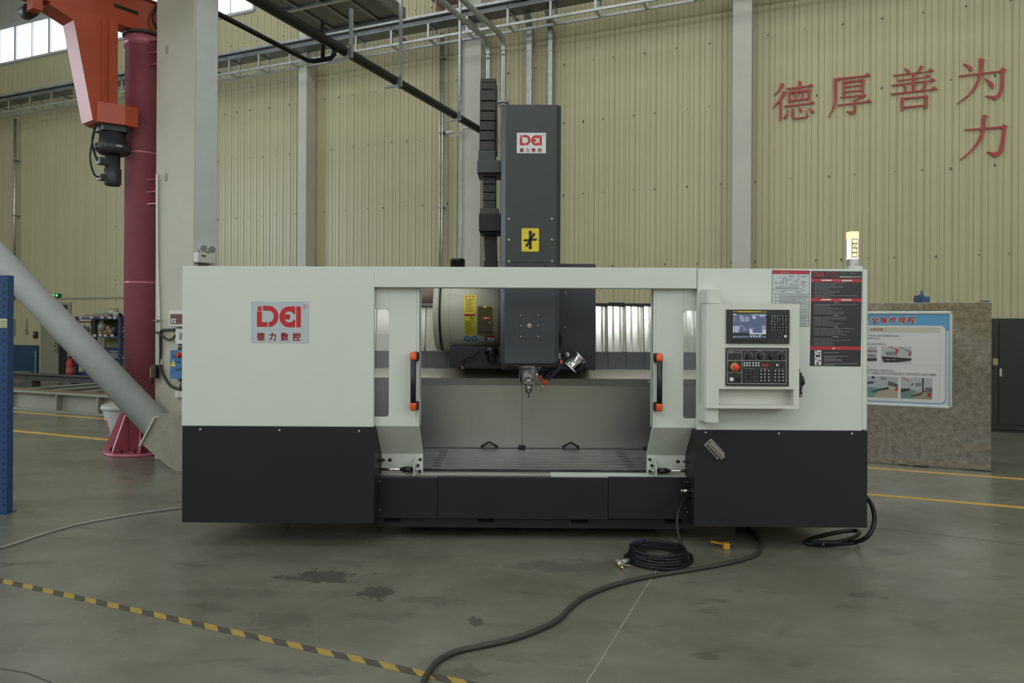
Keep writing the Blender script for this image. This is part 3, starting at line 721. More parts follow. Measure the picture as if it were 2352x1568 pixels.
# ---- front of the bed: rail strip, three base covers, plinth with pockets
z_rail1, z_rail0 = PZ(1087.5, DC + 0.08), PZ(1096.5, DC + 0.08)
xa, xm, xb = PX(869, DC + 0.05, 1090), PX(1265, DC + 0.05, 1090), PX(1584, DC + 0.05, 1090)
part('door_rail', MB().box(xa, xm - 0.001, DC + 0.05, DC + 0.13, z_rail0, z_rail1), mat('rail_steel', (0.5, 0.5, 0.48), 0.35, 0.8), bevel=0.002)
part('door_rail', MB().box(xm, xb, DC + 0.045, DC + 0.13, z_rail0, z_rail1 + 0.002), WHITE2, bevel=0.002)
for px in (890, 1050, 1210, 1243): screw(px, 1086.5, DC + 0.05, 0.005, name='rail_screw')
for a_, b_ in ((870, 1004.6), (1005.4, 1396.6), (1397.4, 1588)): part('base_cover', pbox(a_, 1096.5, b_, 1190 if a_ < 1000 else 1191.5, DC, DC + 0.03), CHAR, bevel=0.002)
for px, py in ((869.5, 1106), (869.5, 1170)): screw(px + 2, py, DC, 0.005)
for px, py in ((1583, 1151), (1579, 1176)): screw(px, py, DC, 0.005)
z_pl1 = PZ(1190.5, DC + 0.03)
pls = MB(); xs0, xs1 = PX(866, DC + 0.03, 1200), PX(1590, DC + 0.03, 1200)
z_sl = PZ(1200, DC + 0.03); z_pl0 = PZ(1212, DC + 0.03)
pls.box(xs0, xs1, DC + 0.03, DC + 0.2, z_pl0, z_sl)
ed = [xs0]
for a_, b_ in ((882, 919), (1097, 1134), (1312, 1350), (1526, 1566)):
    ed += [PX(a_, DC + 0.03, 1195), PX(b_, DC + 0.03, 1195)]
ed.append(xs1)
for k in range(0, len(ed), 2): pls.box(ed[k], ed[k + 1], DC + 0.03, DC + 0.2, z_sl, z_pl1 + 0.02)
part('plinth', pls, CHAR)
# bed casting and its levelling pads on the floor
part('bed', MB().box(xs0 + 0.05, xs1 - 0.05, DC + 0.2, 1.62, 0.075, PZ(1100, 0.4) ), CASTDK)
for k in range(6):
    for yy in (0.62, 1.5):
        xx = xs0 + 0.25 + (xs1 - xs0 - 0.5) * k / 5
        part('levelling_pad', MB().lathe([(0.085, 0), (0.085, 0.02), (0.05, 0.03), (0.03, 0.035), (0.03, 0.08)], (xx, yy, 0), n=16), CASTDK)
for xx in (cL[0] + 0.3, cR[1] - 0.3, cL[1] - 0.2, cR[0] + 0.2):
    part('cabinet_leg', MB().lathe([(0.05, 0), (0.05, 0.015), (0.018, 0.02), (0.018, cL[2] + 0.01)], (xx, 1.2, 0), n=12), CASTDK)

# ---- table with T-slots
YF, YR = 0.42, 1.22
zT = PZ(1076, YF)
xT0, xT1 = PX(930, YF, 1060), PX(1545, YF, 1060)
part('table_casting', MB().box(xT0, xT1, YF, YR, PZ(1098, YF), zT - 0.028), CASTDK)
NS = 8; gap = 0.020; wd_ = (YR - YF - gap * (NS - 1)) / NS
for k in range(NS):
    y0 = YF + k * (wd_ + gap)
    part('table_land', MB().box(xT0, xT1, y0, y0 + wd_, zT - 0.028, zT), MACHINED, bevel=0.0015)
xk0, xk1 = PX(1009, YF + .3, 1050), PX(1440, YF + .3, 1050)
for k in range(NS - 1):
    y0 = YF + (k + 1) * wd_ + k * gap
    for xx in (xk0, xk1): part('slot_pocket', MB().box(xx - 0.03, xx + 0.03, y0 - 0.004, y0 + gap + 0.004, zT - 0.027, zT + 0.0008), INK)
# ---- splash guards behind the table
YB = 1.26
zg1, zg0 = PZ(884.5, YB), zT - 0.06
xg0, xg1, xgm = PX(835, YB, 950), PX(1625, YB, 950), PX(1199, YB, 950)
part('splash_panel', MB().box(xg0, xgm - 0.0016, YB, YB + 0.01, zg0, zg1), STEEL)
part('splash_panel', MB().box(xgm + 0.0016, xg1, YB, YB + 0.01, zg0, zg1), STEEL)
part('seam_backing', MB().box(xgm - .03, xgm + .03, YB + .012, YB + .02, zg0, zg1), INK)
zb1 = PZ(868.5, YB)
part('guard_band', MB().box(xg0, xg1, YB - 0.006, YB + 0.012, zg1 - 0.002, zb1), STEELDK)
for px, py in ((1021, 874), (1363, 878), (1490, 877), (1190, 881)): screw(px, py, YB - 0.006, 0.008)
for px, py in ((1195, 962), (1204, 962)): screw(px, py, YB, 0.009)
YC = 1.50
zc0 = PZ(846, YC); m_ = MB(); m_.prism([(YB, zb1), (YB + 0.006, zb1 - 0.006), (YC, zc0 - 0.008), (YC, zc0)], 'x', xg0, xg1); part('sloped_guard', m_, mat('brushed_slope', (0.58, 0.56, 0.47), 0.5, 0.55, var=0.05))
zc1 = PZ(808, YC); zc2 = PZ(700, YC)
# two V cutouts and a stop at the foot of the guard
for px in (1124, 1311):
    c_ = mp(px, 1020, YB - 0.002); m_ = MB(); w2 = 0.070
    m_.prism([(c_.x - w2, zT + 0.001), (c_.x - w2, zT + 0.022), (c_.x, zT + 0.058), (c_.x + w2, zT + 0.022), (c_.x + w2, zT + 0.001)], 'y', YB - 0.003, YB + 0.002); no = part('guard_notch', m_, INK)
    m_ = MB(); m_.prism([(c_.x - w2 * .7, zT + 0.001), (c_.x - w2 * .7, zT + 0.012), (c_.x, zT + 0.044), (c_.x + w2 * .7, zT + 0.012), (c_.x + w2 * .7, zT + 0.001)], 'y', YB - 0.006, YB - 0.003); part('notch_liner', m_, STEELDK, no)
c_ = mp(1199, 1025, YB - 0.02); part('table_stop', MB().box(c_.x - 0.028, c_.x + 0.028, YB - 0.03, YB, zT, zT + 0.026), INK)
part('guard_plug', MB().cyl((mp(1481, 1028, YB - .01).x, YB, zT + 0.01), (mp(1481, 1028, YB - .01).x, YB - 0.02, zT + 0.01), 0.014), BLACK)
# ---- travelling way covers: lower skirt plates and bright folded plates
x = PX(838, YC, 770); xe_ = PX(1625, YC, 770); xcar = PX(1207, YC, 770); k = 0
while x < xe_:
    wv = (0.052 if x > xcar else 0.100) * (1.0 + 0.25 * math.sin(k * 2.1))
    dyv = 0.010 * (k % 3)
    ym_ = MB(); o_ = 0.012
    ym_.prism([(x, YC + dyv), (x + wv * 0.82, YC + dyv + 0.012), (x + wv * 0.90, YC + dyv - 0.006), (x + wv, YC + dyv + 0.004), (x + wv, YC + dyv + 0.03), (x, YC + dyv + 0.03)], 'z', zc1 + 0.004, zc2)
    ym_.v = [(p[0], p[1] + (p[2] - zc1) * 0.12, p[2]) for p in ym_.v]          # plates lean back slightly
    part('way_cover_plate', ym_, BRIGHT)
    part('skirt_plate', MB().box(x + 0.0006, x + wv - 0.0006, YC - 0.008 + dyv * .5, YC + 0.012, zc0 - 0.002, zc1 + 0.003), mat('skirt_steel', (0.20, 0.215, 0.24), 0.42, 0.8, var=0.1, vscale=3))
    x += wv; k += 1
part('cover_rear', MB().box(xg0, xg1, YC + 0.105, YC + 0.13, zc0, zc2), CASTDK)
part('cover_top_strip', MB().box(PX(1368, YC, 700), xe_, YC + 0.03, YC + 0.13, zc2, PZ(695, YC)), BLACK)
part('skirt_lip', MB().box(xg0, xg1, YC - 0.012, YC + 0.01, zc0 - 0.012, zc0 - 0.002), BLACK)

# ---- travelling column, head and tower
part('column_body', pbox(1150, 605, 1368, 849, 1.02, 1.75), NAVY, bevel=0.006)
part('column_step', pbox(1033, 796, 1150, 844, 1.08, 1.7), mat('dark_blue_step', (0.020, 0.023, 0.030), 0.45), bevel=0.005)
for px, py in ((1299, 672), (1298, 752)): screw(px, py, 1.02, 0.008)
YH = 0.62
aH = R4(1148, 640, 1285, 835, YH)
def chamfer_tower(x0, x1, y0, y1, z0, z1, c):
    mb = MB(); mb.prism([(x0, y0 + c), (x0 + c, y0), (x1 - c, y0), (x1, y0 + c), (x1, y1), (x0, y1)], 'z', z0, z1); return mb
head = part('spindle_head', chamfer_tower(aH[0], aH[1], YH, 1.02, aH[2], aH[3] + 0.05, 0.035), mat('head_coat', (0.058, 0.064, 0.075), 0.40, var=0.04, vscale=3), bevel=0.004)
part('head_underside', MB().box(aH[0] + 0.02, aH[1] - 0.02, YH + 0.03, 1.02, aH[2] - 0.02, aH[2] + 0.01), CASTDK, head)
pp = R4(1193, 720, 1239, 777, YH); part('access_plate', MB().box(pp[0], pp[1], YH - 0.004, YH + 0.002, pp[2], pp[3]), mat('hammered_plate', (0.062, 0.068, 0.082), 0.42, 0.1, bump=0.5, bscale=220), head, bevel=0.001)
for px in (1196, 1236.5):
    for py in (724, 748, 773): screw(px, py, YH - 0.004, 0.0065, parent=head)
p = mp(1216, 748, YH); part('sight_plug', MB().lathe([(0.016, 0), (0.016, 0.006), (0.012, 0.008)], (p.x, YH - 0.002, p.z), (0, -1, 0), 16), mat('plug_white', (0.7, 0.7, 0.66), 0.4), head)
part('sight_glass', MB().lathe([(0.010, 0), (0.010, 0.003)], (p.x, YH - 0.009, p.z), (0, -1, 0), 14), mat('brass_glass', (0.5, 0.32, 0.10), 0.3, 0.5), head)
YT_ = 0.70
aT = R4(1150.5, 240, 1288.5, 615, YT_)
tower = part('tower_cover', chamfer_tower(aT[0], aT[1], YT_, 1.20, aT[2] - 0.15, aT[3], 0.036), SLATE, bevel=0.003)
part('tower_cap', MB().box(aT[0] + 0.05, aT[1] - 0.07, YT_ + 0.12, 1.6, aT[3] - 0.01, aT[3] + 0.035), mat('cap_dark', (0.05, 0.06, 0.055), 0.5), tower)
p0 = mp(1150, 604, YT_ - 0.002)
part('cover_seam', MB().box(aT[0] + 0.04, aT[1] - 0.04, YT_ - 0.0015, YT_ + 0.002, PZ(602.5, YT_), PZ(601.5, YT_)), INK, tower)
for px in (1169, 1268):
    for py in (503, 551, 600): screw(px, py, YT_, 0.009, parent=tower)
for px in (1184, 1253): screw(px, 609, YT_, 0.007, BLACK, tower)
# axis-arrows sign
s_ = R4(1198, 524, 1238, 578, YT_)
sg = part('axis_sign', MB().prism(rrect(s_[0], s_[1], s_[2], s_[3], 0.008), 'y', YT_ - 0.004, YT_ - 0.001), YELLOW, tower, label='yellow sign with black axis arrows')
mb = MB(); cx, cz = (s_[0] + s_[1]) / 2, (s_[2] + s_[3]) / 2; W_ = s_[1] - s_[0]; H_ = s_[3] - s_[2]
for pts in (rrect(s_[0] + .004, s_[1] - .004, s_[3] - .006, s_[3] - .005, .0003), rrect(s_[0] + .004, s_[1] - .004, s_[2] + .005, s_[2] + .006, .0003)): mb.flat(pts, YT_ - 0.0045)
def arrow2(ax, az, L_, w0, wh, hl):
    d = Vector((ax, az)).normalized(); n = Vector((-d.y, d.x)); c = Vector((cx, cz))
    for s in (1, -1):
        a_, b_ = c, c + d * s * (L_ - hl)
        mb.flat([tuple(a_ + n * w0), tuple(b_ + n * w0), tuple(b_ - n * w0), tuple(a_ - n * w0)], YT_ - 0.0046)
        mb.flat([tuple(b_ + n * wh), tuple(c + d * s * L_), tuple(b_ - n * wh)], YT_ - 0.0047)
arrow2(0, 1, H_ * .42, W_ * .085, W_ * .15, H_ * .11); arrow2(1, 0.08, W_ * .42, W_ * .06, W_ * .10, W_ * .15); arrow2(0.55, 0.85, H_ * .36, W_ * .065, W_ * .12, H_ * .1)
part('axis_arrows', mb, INK, tower)

# ---- spindle, tool, nozzles, lamp
YS = 0.82
ps_ = mp(1214.5, 860, YS); xs = ps_.x
zz = lambda py: PZ(py, YS, 1214)
k_ = (4.65 + YS) / F
prof = [(30 * k_, zz(835)), (30 * k_, zz(842)), (22.5 * k_, zz(842)), (22.5 * k_, zz(872)), (21.5 * k_, zz(873)), (21.5 * k_, zz(877)), (15 * k_, zz(881)), (14 * k_, zz(882))]
part('spindle_nose', MB().lathe([(r, h) for r, h in prof], (xs, YS, 0), n=40), CHROME, head)
prof = [(10 * k_, zz(881)), (10 * k_, zz(884)), (7.5 * k_, zz(885)), (7.5 * k_, zz(888)), (9 * k_, zz(889)), (9 * k_, zz(892)), (7 * k_, zz(893)), (7.2 * k_, zz(899)), (6 * k_, zz(902))]
part('tool_holder', MB().lathe(prof, (xs, YS, 0), n=28), mat('holder_steel', (0.45, 0.45, 0.43), 0.22, 1.0), head)
part('cutter', MB().lathe([(1.6 * k_, zz(901)), (1.6 * k_, zz(911)), (0.5 * k_, zz(914))], (xs, YS, 0), n=10), mat('carbide', (0.10, 0.10, 0.12), 0.3, 1.0), head)
for k in range(5):
    a_ = PI * (0.25 + k * 0.30); part('nose_bolt', MB().lathe([(0.006, 0), (0.006, 0.008)], (xs + math.cos(a_) * 17 * k_, YS - abs(math.sin(a_)) * 15 * k_, zz(879) - 0.012), (0, 0, 1), 8), ZINC, head)
q = mp(1233.5, 848, YS - .08); part('guide_rod', MB().cyl((q.x, YS - .08, PZ(848, YS - .08)), (q.x, YS - .08, PZ(876, YS - .08)), 0.006), CHROME, head)
q = mp(1240, 836, YS - .1); part('air_nozzle', MB().lathe([(0.010, 0), (0.010, 0.012), (0.005, 0.014), (0.005, 0.042)], (q.x, YS - .1, q.z), (0, 0, -1), 12), CHROME, head)
# jointed coolant hoses
HOSE = mat('hose_navy', (0.012, 0.020, 0.035), 0.3)
def hose(pts, tip):
    P = spline([(mp(px, py, d).x, d, mp(px, py, d).z) for px, py, d in pts], 14); mb = MB()
    acc = 0; last = P[0]; mb.ball(P[0], 0.011, 8, 6)
    for p in P[1:]:
        if (p - last).length > 0.0145: mb.ball(p, 0.0105, 8, 6); last = p
    h = part('coolant_hose', mb, HOSE, head)
    d = (P[-1] - P[-4]).normalized()
    m2 = MB(); m2.lathe([(0.011, 0), (0.012, 0.012), (0.009, 0.016), (0.011, 0.024), (0.008, 0.036), (0.005, 0.050)], P[-1], d, 12); part('orange_joint', m2, ORANGEH, h)
    m2 = MB(); m2.lathe([(0.004, 0), (0.003, tip)], P[-1] + d * 0.05, d, 8); part('nozzle_tip', m2, ZINC, h)
hose([(1286, 832, 0.70), (1280, 845, 0.70), (1262, 848, 0.72), (1248, 851, 0.74), (1243, 862, 0.75)], 0.03)
hose([(1290, 834, 0.66), (1284, 846, 0.66), (1268, 854, 0.68), (1260, 858, 0.70), (1253, 872, 0.72)], 0.05)
hose([(1284, 838, 0.62), (1283, 848, 0.62), (1272, 860, 0.64), (1262, 870, 0.66), (1258, 874, 0.67)], 0.008)
a_ = R4(1280.5, 811, 1288, 824, 0.66); part('valve_block', MB().box(a_[0], a_[1], 0.66, 0.72, a_[2], a_[3]), mat('valve_grey', (0.36, 0.37, 0.38), 0.35, 0.6), head, bevel=0.003)
a_ = R4(1286.5, 826, 1292, 835, 0.64); part('valve_handle', MB().box(a_[0], a_[1], 0.64, 0.66, a_[2], a_[3]), ORANGEH, head, bevel=0.003)
part('hose_tail', MB().tube(spline([(mp(px, py, .8).x, .8, mp(px, py, .8).z) for px, py in ((1281, 750), (1287, 768), (1288, 785), (1284, 800), (1284, 811))], 6), 0.012, 8), RUBBER, head)
q0, q1 = mp(1288, 817, .72), mp(1303, 814, .72)
part('cable_gland', MB().cyl((q0.x, .72, q0.z), (q1.x, .70, q1.z), 0.010), BLACK, head)
part('gland_face', MB().lathe([(0.016, 0), (0.016, 0.014), (0.008, 0.015)], (q1.x, .71, q1.z), (0, -1, 0), 16), mat('fitting_pale', (0.55, 0.55, 0.52), 0.4), head)
la, lb = mp(1309, 843, 0.855), mp(1329, 823, 0.86)
A_, B_ = Vector((la.x, 0.855, la.z)), Vector((lb.x, 0.862, lb.z)); dl = (B_ - A_).normalized(); Lr = 19.5 * (4.65 + .84) / F
m2 = MB(); ll = (B_ - A_).length + 0.02
m2.lathe([(Lr * .86, 0.006), (Lr, 0.0), (Lr, 0.008), (Lr * .97, 0.012), (Lr * .97, ll - .012), (Lr, ll - .008), (Lr, ll), (Lr * .6, ll + .004)], A_, dl, 32, cap=False)
m2.lathe([(Lr * .98, ll), (0.001, ll + 0.003)], A_, dl, 32)
lamp = part('work_lamp', m2, CHROME, label='chrome work lamp')
part('lamp_lens', MB().lathe([(Lr * .86, 0.004), (Lr * .86, 0.007)], A_, dl, 28), mat('lamp_lens', (0.8, 0.8, 0.8), 0.3, emit=(1, 0.98, 0.95), estr=0.8), lamp)
lc = (A_ + B_) / 2
part('lamp_bracket', MB().tube([A_ + dl * .03 + Vector((0.045, 0, -0.035)), lc + Vector((0.065, 0.0, -0.055)), lc + Vector((0.085, 0.03, -0.02)), lc + Vector((0.05, 0.14, 0.02)), (lc.x - .02, 1.06, lc.z + .03)], 0.007, 8), BLACK, lamp)
part('clamp_screw', MB().cyl(lc + Vector((0.074, 0.0, -0.075)), lc + Vector((0.096, 0.0, -0.02)), 0.008), BLACK, lamp)

# ---- tool magazine drum
YM = 1.02; cdr = mp(1072, 716, YM); Rm = 92 * (4.65 + YM) / F; yc = YM + 0.0 + Rm * 0.9
xl, xr2 = PX(1011, yc - Rm * .98, 716), PX(1146, yc - Rm * .98, 716)
cz = PZ(717, yc - Rm); Rz = (cz - PZ(806, yc - Rm * .25))
drum = part('tool_magazine', MB().lathe([(Rz - 0.008, 0), (Rz, 0.006), (Rz, xr2 - xl)], (xl, yc, cz), (1, 0, 0), 72), CREAM, label='cream drum-shaped tool magazine')
part('drum_rim', MB().lathe([(Rz + .004, -0.012), (Rz + .004, 0.0)], (xl, yc, cz), (1, 0, 0), 72), BLACK, drum)
part('drum_end_cover', MB().lathe([(Rz * .96, -0.06), (Rz + 0.002, -0.035), (Rz + .002, -0.012)], (xl, yc, cz), (1, 0, 0), 72), CREAM, drum)
xsm = PX(1031, yc - Rz, 716); part('drum_seam', MB().lathe([(Rz + .0008, 0), (Rz + .0008, 0.0015)], (xsm, yc, cz), (1, 0, 0), 72, cap=False), mat('seam_grey', (0.16, 0.16, 0.12), 0.6), drum)
part('magazine_back_ring', MB().lathe([(Rz + .01, 0), (Rz + .01, 0.03)], (xr2, yc, cz), (1, 0, 0), 64), BLACK, drum)
part('magazine_bracket', MB().box(xr2 + 0.03, aH[0] + .05, yc - .25, 1.5, cz - .2, cz + .2), CASTDK, drum)
# stickers and window wrap the drum: curved patches
def patch(mb, px0, py0, px1, py1, off=0.0012, mi=0, n=10):
    """a patch lying on the drum's curved skin between photo bounds"""
    yf = yc - Rz * 0.98
    X0, X1 = PX(px0, yf, 730), PX(px1, yf, 730)
    def ang(py):                                           # ray against the cylinder
        o = MI @ C0; d = MI.to_3x3() @ ray(1090, py)
        a = d.y ** 2 + d.z ** 2; b = 2 * ((o.y - yc) * d.y + (o.z - cz) * d.z); c = (o.y - yc) ** 2 + (o.z - cz) ** 2 - Rz ** 2
        t = (-b - math.sqrt(max(0, b * b - 4 * a * c))) / (2 * a); return math.atan2(o.z + d.z * t - cz, -(o.y + d.y * t - yc))
    a0, a1 = ang(py1), ang(py0); vs = []
    for i in range(n + 1):
        t = a0 + (a1 - a0) * i / n; r = Rz + off
        vs += [(X0, yc - r * math.cos(t), cz + r * math.sin(t)), (X1, yc - r * math.cos(t), cz + r * math.sin(t))]
    mb.add(vs, [(2 * i, 2 * i + 1, 2 * i + 3, 2 * i + 2) for i in range(n)], mi)
YL2 = mat('label_yellow_green', (0.50, 0.46, 0.03), 0.45); LRED = mat('label_red', rgb(165, 30, 35), 0.45); LBLUE = mat('label_blue', (0.03, 0.12, 0.36), 0.4)
def drumtag(name, items, lab=None):
    mats_ = []; mb = MB()
    for m, r4, off in items:
        if m not in mats_: mats_.append(m)
        patch(mb, r4[0], r4[1], r4[2], r4[3], off, mats_.index(m), 8)
    return part(name, mb, mats_, drum, label=lab)
it = [(YELLOW, (1065.5, 677, 1093, 720), .001), (LRED, (1066.5, 721, 1092, 725.5), .0012), (YL2, (1066, 726, 1093.5, 769), .001)]
for k in range(11): it.append((mat('label_text_brown', (0.16, 0.12, 0.02), 0.5), (1069.5, 686 + 2.9 * k, 1090 - 4 * ((k * 7) % 3), 687.1 + 2.9 * k), .0016))
for k in range(12): it.append((mat('label_text_brown', (0.16, 0.12, 0.02), 0.5), (1068.5, 736 + 2.6 * k, 1090 - 5 * ((k * 5) % 3), 737 + 2.6 * k), .0016))
it += [(INK, (1080, 727.5, 1083, 730), .0016), (INK, (1082, 730, 1087.5, 732), .0016), (LRED, (1077, 679, 1080.5, 682.5), .0016), (LRED, (1085, 679, 1088.5, 682.5), .0016), (INK, (1069, 680, 1072, 682.5), .0016)]
drumtag('warning_label', it, 'tall yellow warning label')
wn_ = drumtag('inspection_window', [(mat('amber_rim', (0.20, 0.17, 0.07), 0.35), (1095, 701, 1134, 769), .003), (mat('amber_acrylic', (0.075, 0.060, 0.028), 0.12), (1098.5, 705, 1131, 766), .004), (YELLOW, (1111, 702.5, 1117, 707), .005), (ORANGEH, (1108, 727.5, 1126, 732), .0046), (INKW, (1114, 727.8, 1118, 731.6), .005), (INKW, (1123, 739, 1128, 741), .005)], 'amber inspection window')
for px, py in ((1096.5, 703.5), (1131.5, 703.5), (1096.5, 736), (1131.5, 736), (1097.5, 766), (1132, 766)): drumtag('window_screw', [(ZINC, (px - 1, py - 1, px + 1, py + 1), .006)])
for px in (1071.5, 1088):
    yf = yc - Rz
    c_ = mp(px, 776.5, yf); t = math.asin((c_.z - cz) / Rz) - 0.02; mb = MB()
    nrm = Vector((0, -math.cos(t), math.sin(t))); ctr = Vector((c_.x, yc, cz)) + nrm * (Rz + .0005)
    mb.lathe([(0.026, 0), (0.026, 0.001)], ctr, nrm, 24); mb.lathe([(0.012, 0.001), (0.012, 0.0016)], ctr, nrm, 16, mi=1); mb.lathe([(0.007, 0.0016), (0.007, 0.002)], ctr - Vector((0, 0, 0.004)), nrm, 12, mi=0)
    part('round_sticker', mb, [LBLUE, INKW], drum, label='round blue safety sticker')
drumtag('danger_label', [(PAPERW, (1109.5, 770.5, 1134, 782), .001), (LRED, (1110, 770.5, 1134, 774.5), .0014), (INK, (1112, 775.5, 1118.5, 781), .0014), (mat('label_text_grey', (0.2, 0.2, 0.22), .5), (1122, 776, 1132, 777.3), .0014), (mat('label_text_grey', (0.2, 0.2, 0.22), .5), (1122, 778.6, 1130, 779.8), .0014)])
# motor, hose and funnel under the drum; caps above the beam
p = mp(1129, 812, 1.03); mb = MB(); mb.lathe([(0.05, 0.06), (0.055, 0.03), (0.05, 0.0), (0.034, -0.005), (0.034, -0.05), (0.026, -0.055), (0.02, -0.07)], (p.x, 0.99, p.z - .005), (0, 0, 1), 18); part('magazine_motor', mb, BLACKG, drum)
pts = [(1100, 806), (1085, 816), (1068, 822), (1063, 834), (1062, 840)]
part('drain_hose', MB().tube(spline([(mp(a, b, 1.05).x, 1.05, mp(a, b, 1.05).z) for a, b in pts], 6), 0.009, 8), RUBBER, drum)
p = mp(1062, 840, 1.05); part('red_funnel', MB().lathe([(0.008, 0.0), (0.010, -.012), (0.016, -0.028)], (p.x, 1.05, p.z), (0, 0, 1), 12), mat('red_plastic', (0.55, 0.05, 0.03), 0.4), drum)
for px, r in ((1051, 17), (1128, 16)):
    p = mp(px, 600, 1.2); rr = r * (4.65 + 1.2) / F; zt_ = PZ(594.5 if px < 1100 else 598, 1.2)
    part('motor_cap', MB().lathe([(rr, -0.25), (rr, -0.02), (rr * 1.04, -0.018), (rr * 1.04, -0.008), (rr * .85, 0.0), (rr * .3, 0.001)], (p.x, 1.2, zt_), (0, 0, 1), 24), BLACKG, drum)
# brownish servo motor seen beyond the magazine
p = mp(985, 680, 1.75); part('servo_motor', MB().lathe([(0.075, 0), (0.085, .02), (0.085, 0.16), (0.06, .19)], (p.x - .08, 1.9, p.z), (1, 0, 0), 20), mat('servo_brown', (0.20, 0.13, 0.11), 0.45), label='brownish servo motor')
part('servo_mount', MB().box(p.x - .12, p.x + .1, 1.5, 2.0, zc2 - .01, p.z - .07), GALVDK)

# ---- cable chain beside the tower
CH = mat('chain_black', (0.020, 0.020, 0.022), 0.42)
chain = part('cable_chain', MB().box(PX(1107, .88, 300), PX(1139, .88, 300), .90, .97, PZ(352, .88), PZ(182, .88)), BLACK, label='black plastic cable chain')
ys_ = [177, 188, 206, 232, 255, 277.5, 300, 323, 346]
for k in range(8):
    t_ = k / 7; xl_ = 1103 - 2 * t_; xr_ = 1138.5 - 1.5 * t_
    a_ = R4(xl_, ys_[k] + 0.7, xr_, ys_[k + 1] - 0.7, .84 if k else .86)
    yf = .84 if k > 1 else (.88 if k == 0 else .85)
    lk = part('chain_link', MB().box(a_[0], a_[1], yf, .98, a_[2], a_[3]), CH, chain, bevel=0.004)
    inn = R4(xl_ + 3.5, ys_[k] + 3, xr_ - 5, ys_[k + 1] - 1.5, yf)
    if k: part('link_plate', MB().box(inn[0], inn[1], yf - .004, yf + .002, inn[2], inn[3]), mat('chain_plate', (0.026, 0.026, 0.028), 0.5), chain, bevel=0.002)
part('chain_side_band', MB().box(PX(1138.5, .86, 280), PX(1141.5, .86, 280), .86, 1.0, PZ(350, .86), PZ(196, .86)), BLACK, chain)
part('chain_box', pbox(1098.5, 345, 1138, 370, .82, 1.0), SLATE, chain, bevel=0.004)
part('chain_arm', pbox(1096, 368, 1151, 396, .80, 1.02), SLATE, chain, bevel=0.003)
part('chain_arm_foot', pbox(1098, 395, 1151, 403, .84, 1.02), SLATE, chain, bevel=0.003)
for k in range(4): part('chain_link', pbox(1109 + .3 * k, 404 + 19 * k, 1139, 422 + 19 * k, .88, 1.0), CH, chain, bevel=0.004)
part('chain_box', pbox(1102, 478, 1145, 491, .84, 1.0), SLATE, chain, bevel=0.003)
part('chain_arm', pbox(1100, 490, 1150, 530, .82, 1.02), CHAR, chain, bevel=0.003)
part('chain_arm_foot', pbox(1103, 529, 1150, 537, .86, 1.02), CHAR, chain)
mb = MB(); q = [mp(a, b, .93) for a, b in ((1111, 532), (1141, 532), (1143, 612), (1115, 612))]; mb.prism([(k.x, k.z) for k in q], 'y', .92, .97); part('flat_cable', mb, INK, chain)

# ================================================================== control pendant, notices, signs on the machine
YP = -0.16                                                       # face of the pendant
PEND = mat('pendant_cream_white', (0.62, 0.635, 0.575), 0.38, var=0.02, vscale=2)
def f4(x0, y0, x1, y1, d=YP): return R4(x0, y0, x1, y1, d)
a_ = f4(1622.5, 697.5, 1836, 938)
tr_ = f4(1651, 893.5, 1823, 931)                                  # tray pocket
mb = MB(); yb = -0.035
mb.box(a_[0], a_[1], YP, yb, tr_[3], a_[3]); mb.box(a_[0], tr_[0], YP, yb, a_[2], tr_[3]); mb.box(tr_[1], a_[1], YP, yb, a_[2], tr_[3]); mb.box(tr_[0], tr_[1], YP, yb, a_[2], tr_[2]); mb.box(tr_[0], tr_[1], yb - 0.045, yb, tr_[2], tr_[3])
pend = part('control_pendant', mb, PEND, label='white control pendant with screen and keypad')
l_ = R4(1622.5, 700, 1632, 936, YP); part('pendant_edge', MB().prism([(a_[0] - 0.004, YP + 0.02), (a_[0] + 0.02, YP - 0.0015), (a_[0] + 0.022, YP + .01), (a_[0] + .01, yb)], 'z', a_[2], a_[3]), PEND, pend)
for n_, (x0, y0, x1, y1) in (('hinge_block', (1619.5, 662.5, 1655, 697)), ('hinge_block', (1616, 935, 1650, 971))):
    h_ = f4(x0, y0, x1, y1, -0.12); m2 = MB(); m2.prism([(h_[0], 0.0), (h_[0] + .012, -0.115), (h_[0] + .03, -0.13), (h_[1], -0.13), (h_[1], 0.0)], 'z', h_[2], h_[3]); hb = part(n_, m2, PEND, bevel=0.006)
p = mp(1637, 698, -0.08); part('hinge_pin', MB().cyl((p.x, -.08, p.z - .01), (p.x, -.08, p.z + .012), 0.014), ZINC, pend)
p = mp(1634, 936, -0.08); part('hinge_pin', MB().cyl((p.x, -.08, p.z - .012), (p.x, -.08, p.z + .01), 0.014), ZINC, pend)

# ---- display unit
b_ = f4(1667.5, 711, 1812, 788.5); Yb = YP - 0.014
part('display_bezel', MB().box(b_[0], b_[1], Yb, YP, b_[2], b_[3]), PANELBLK, pend, bevel=0.003)
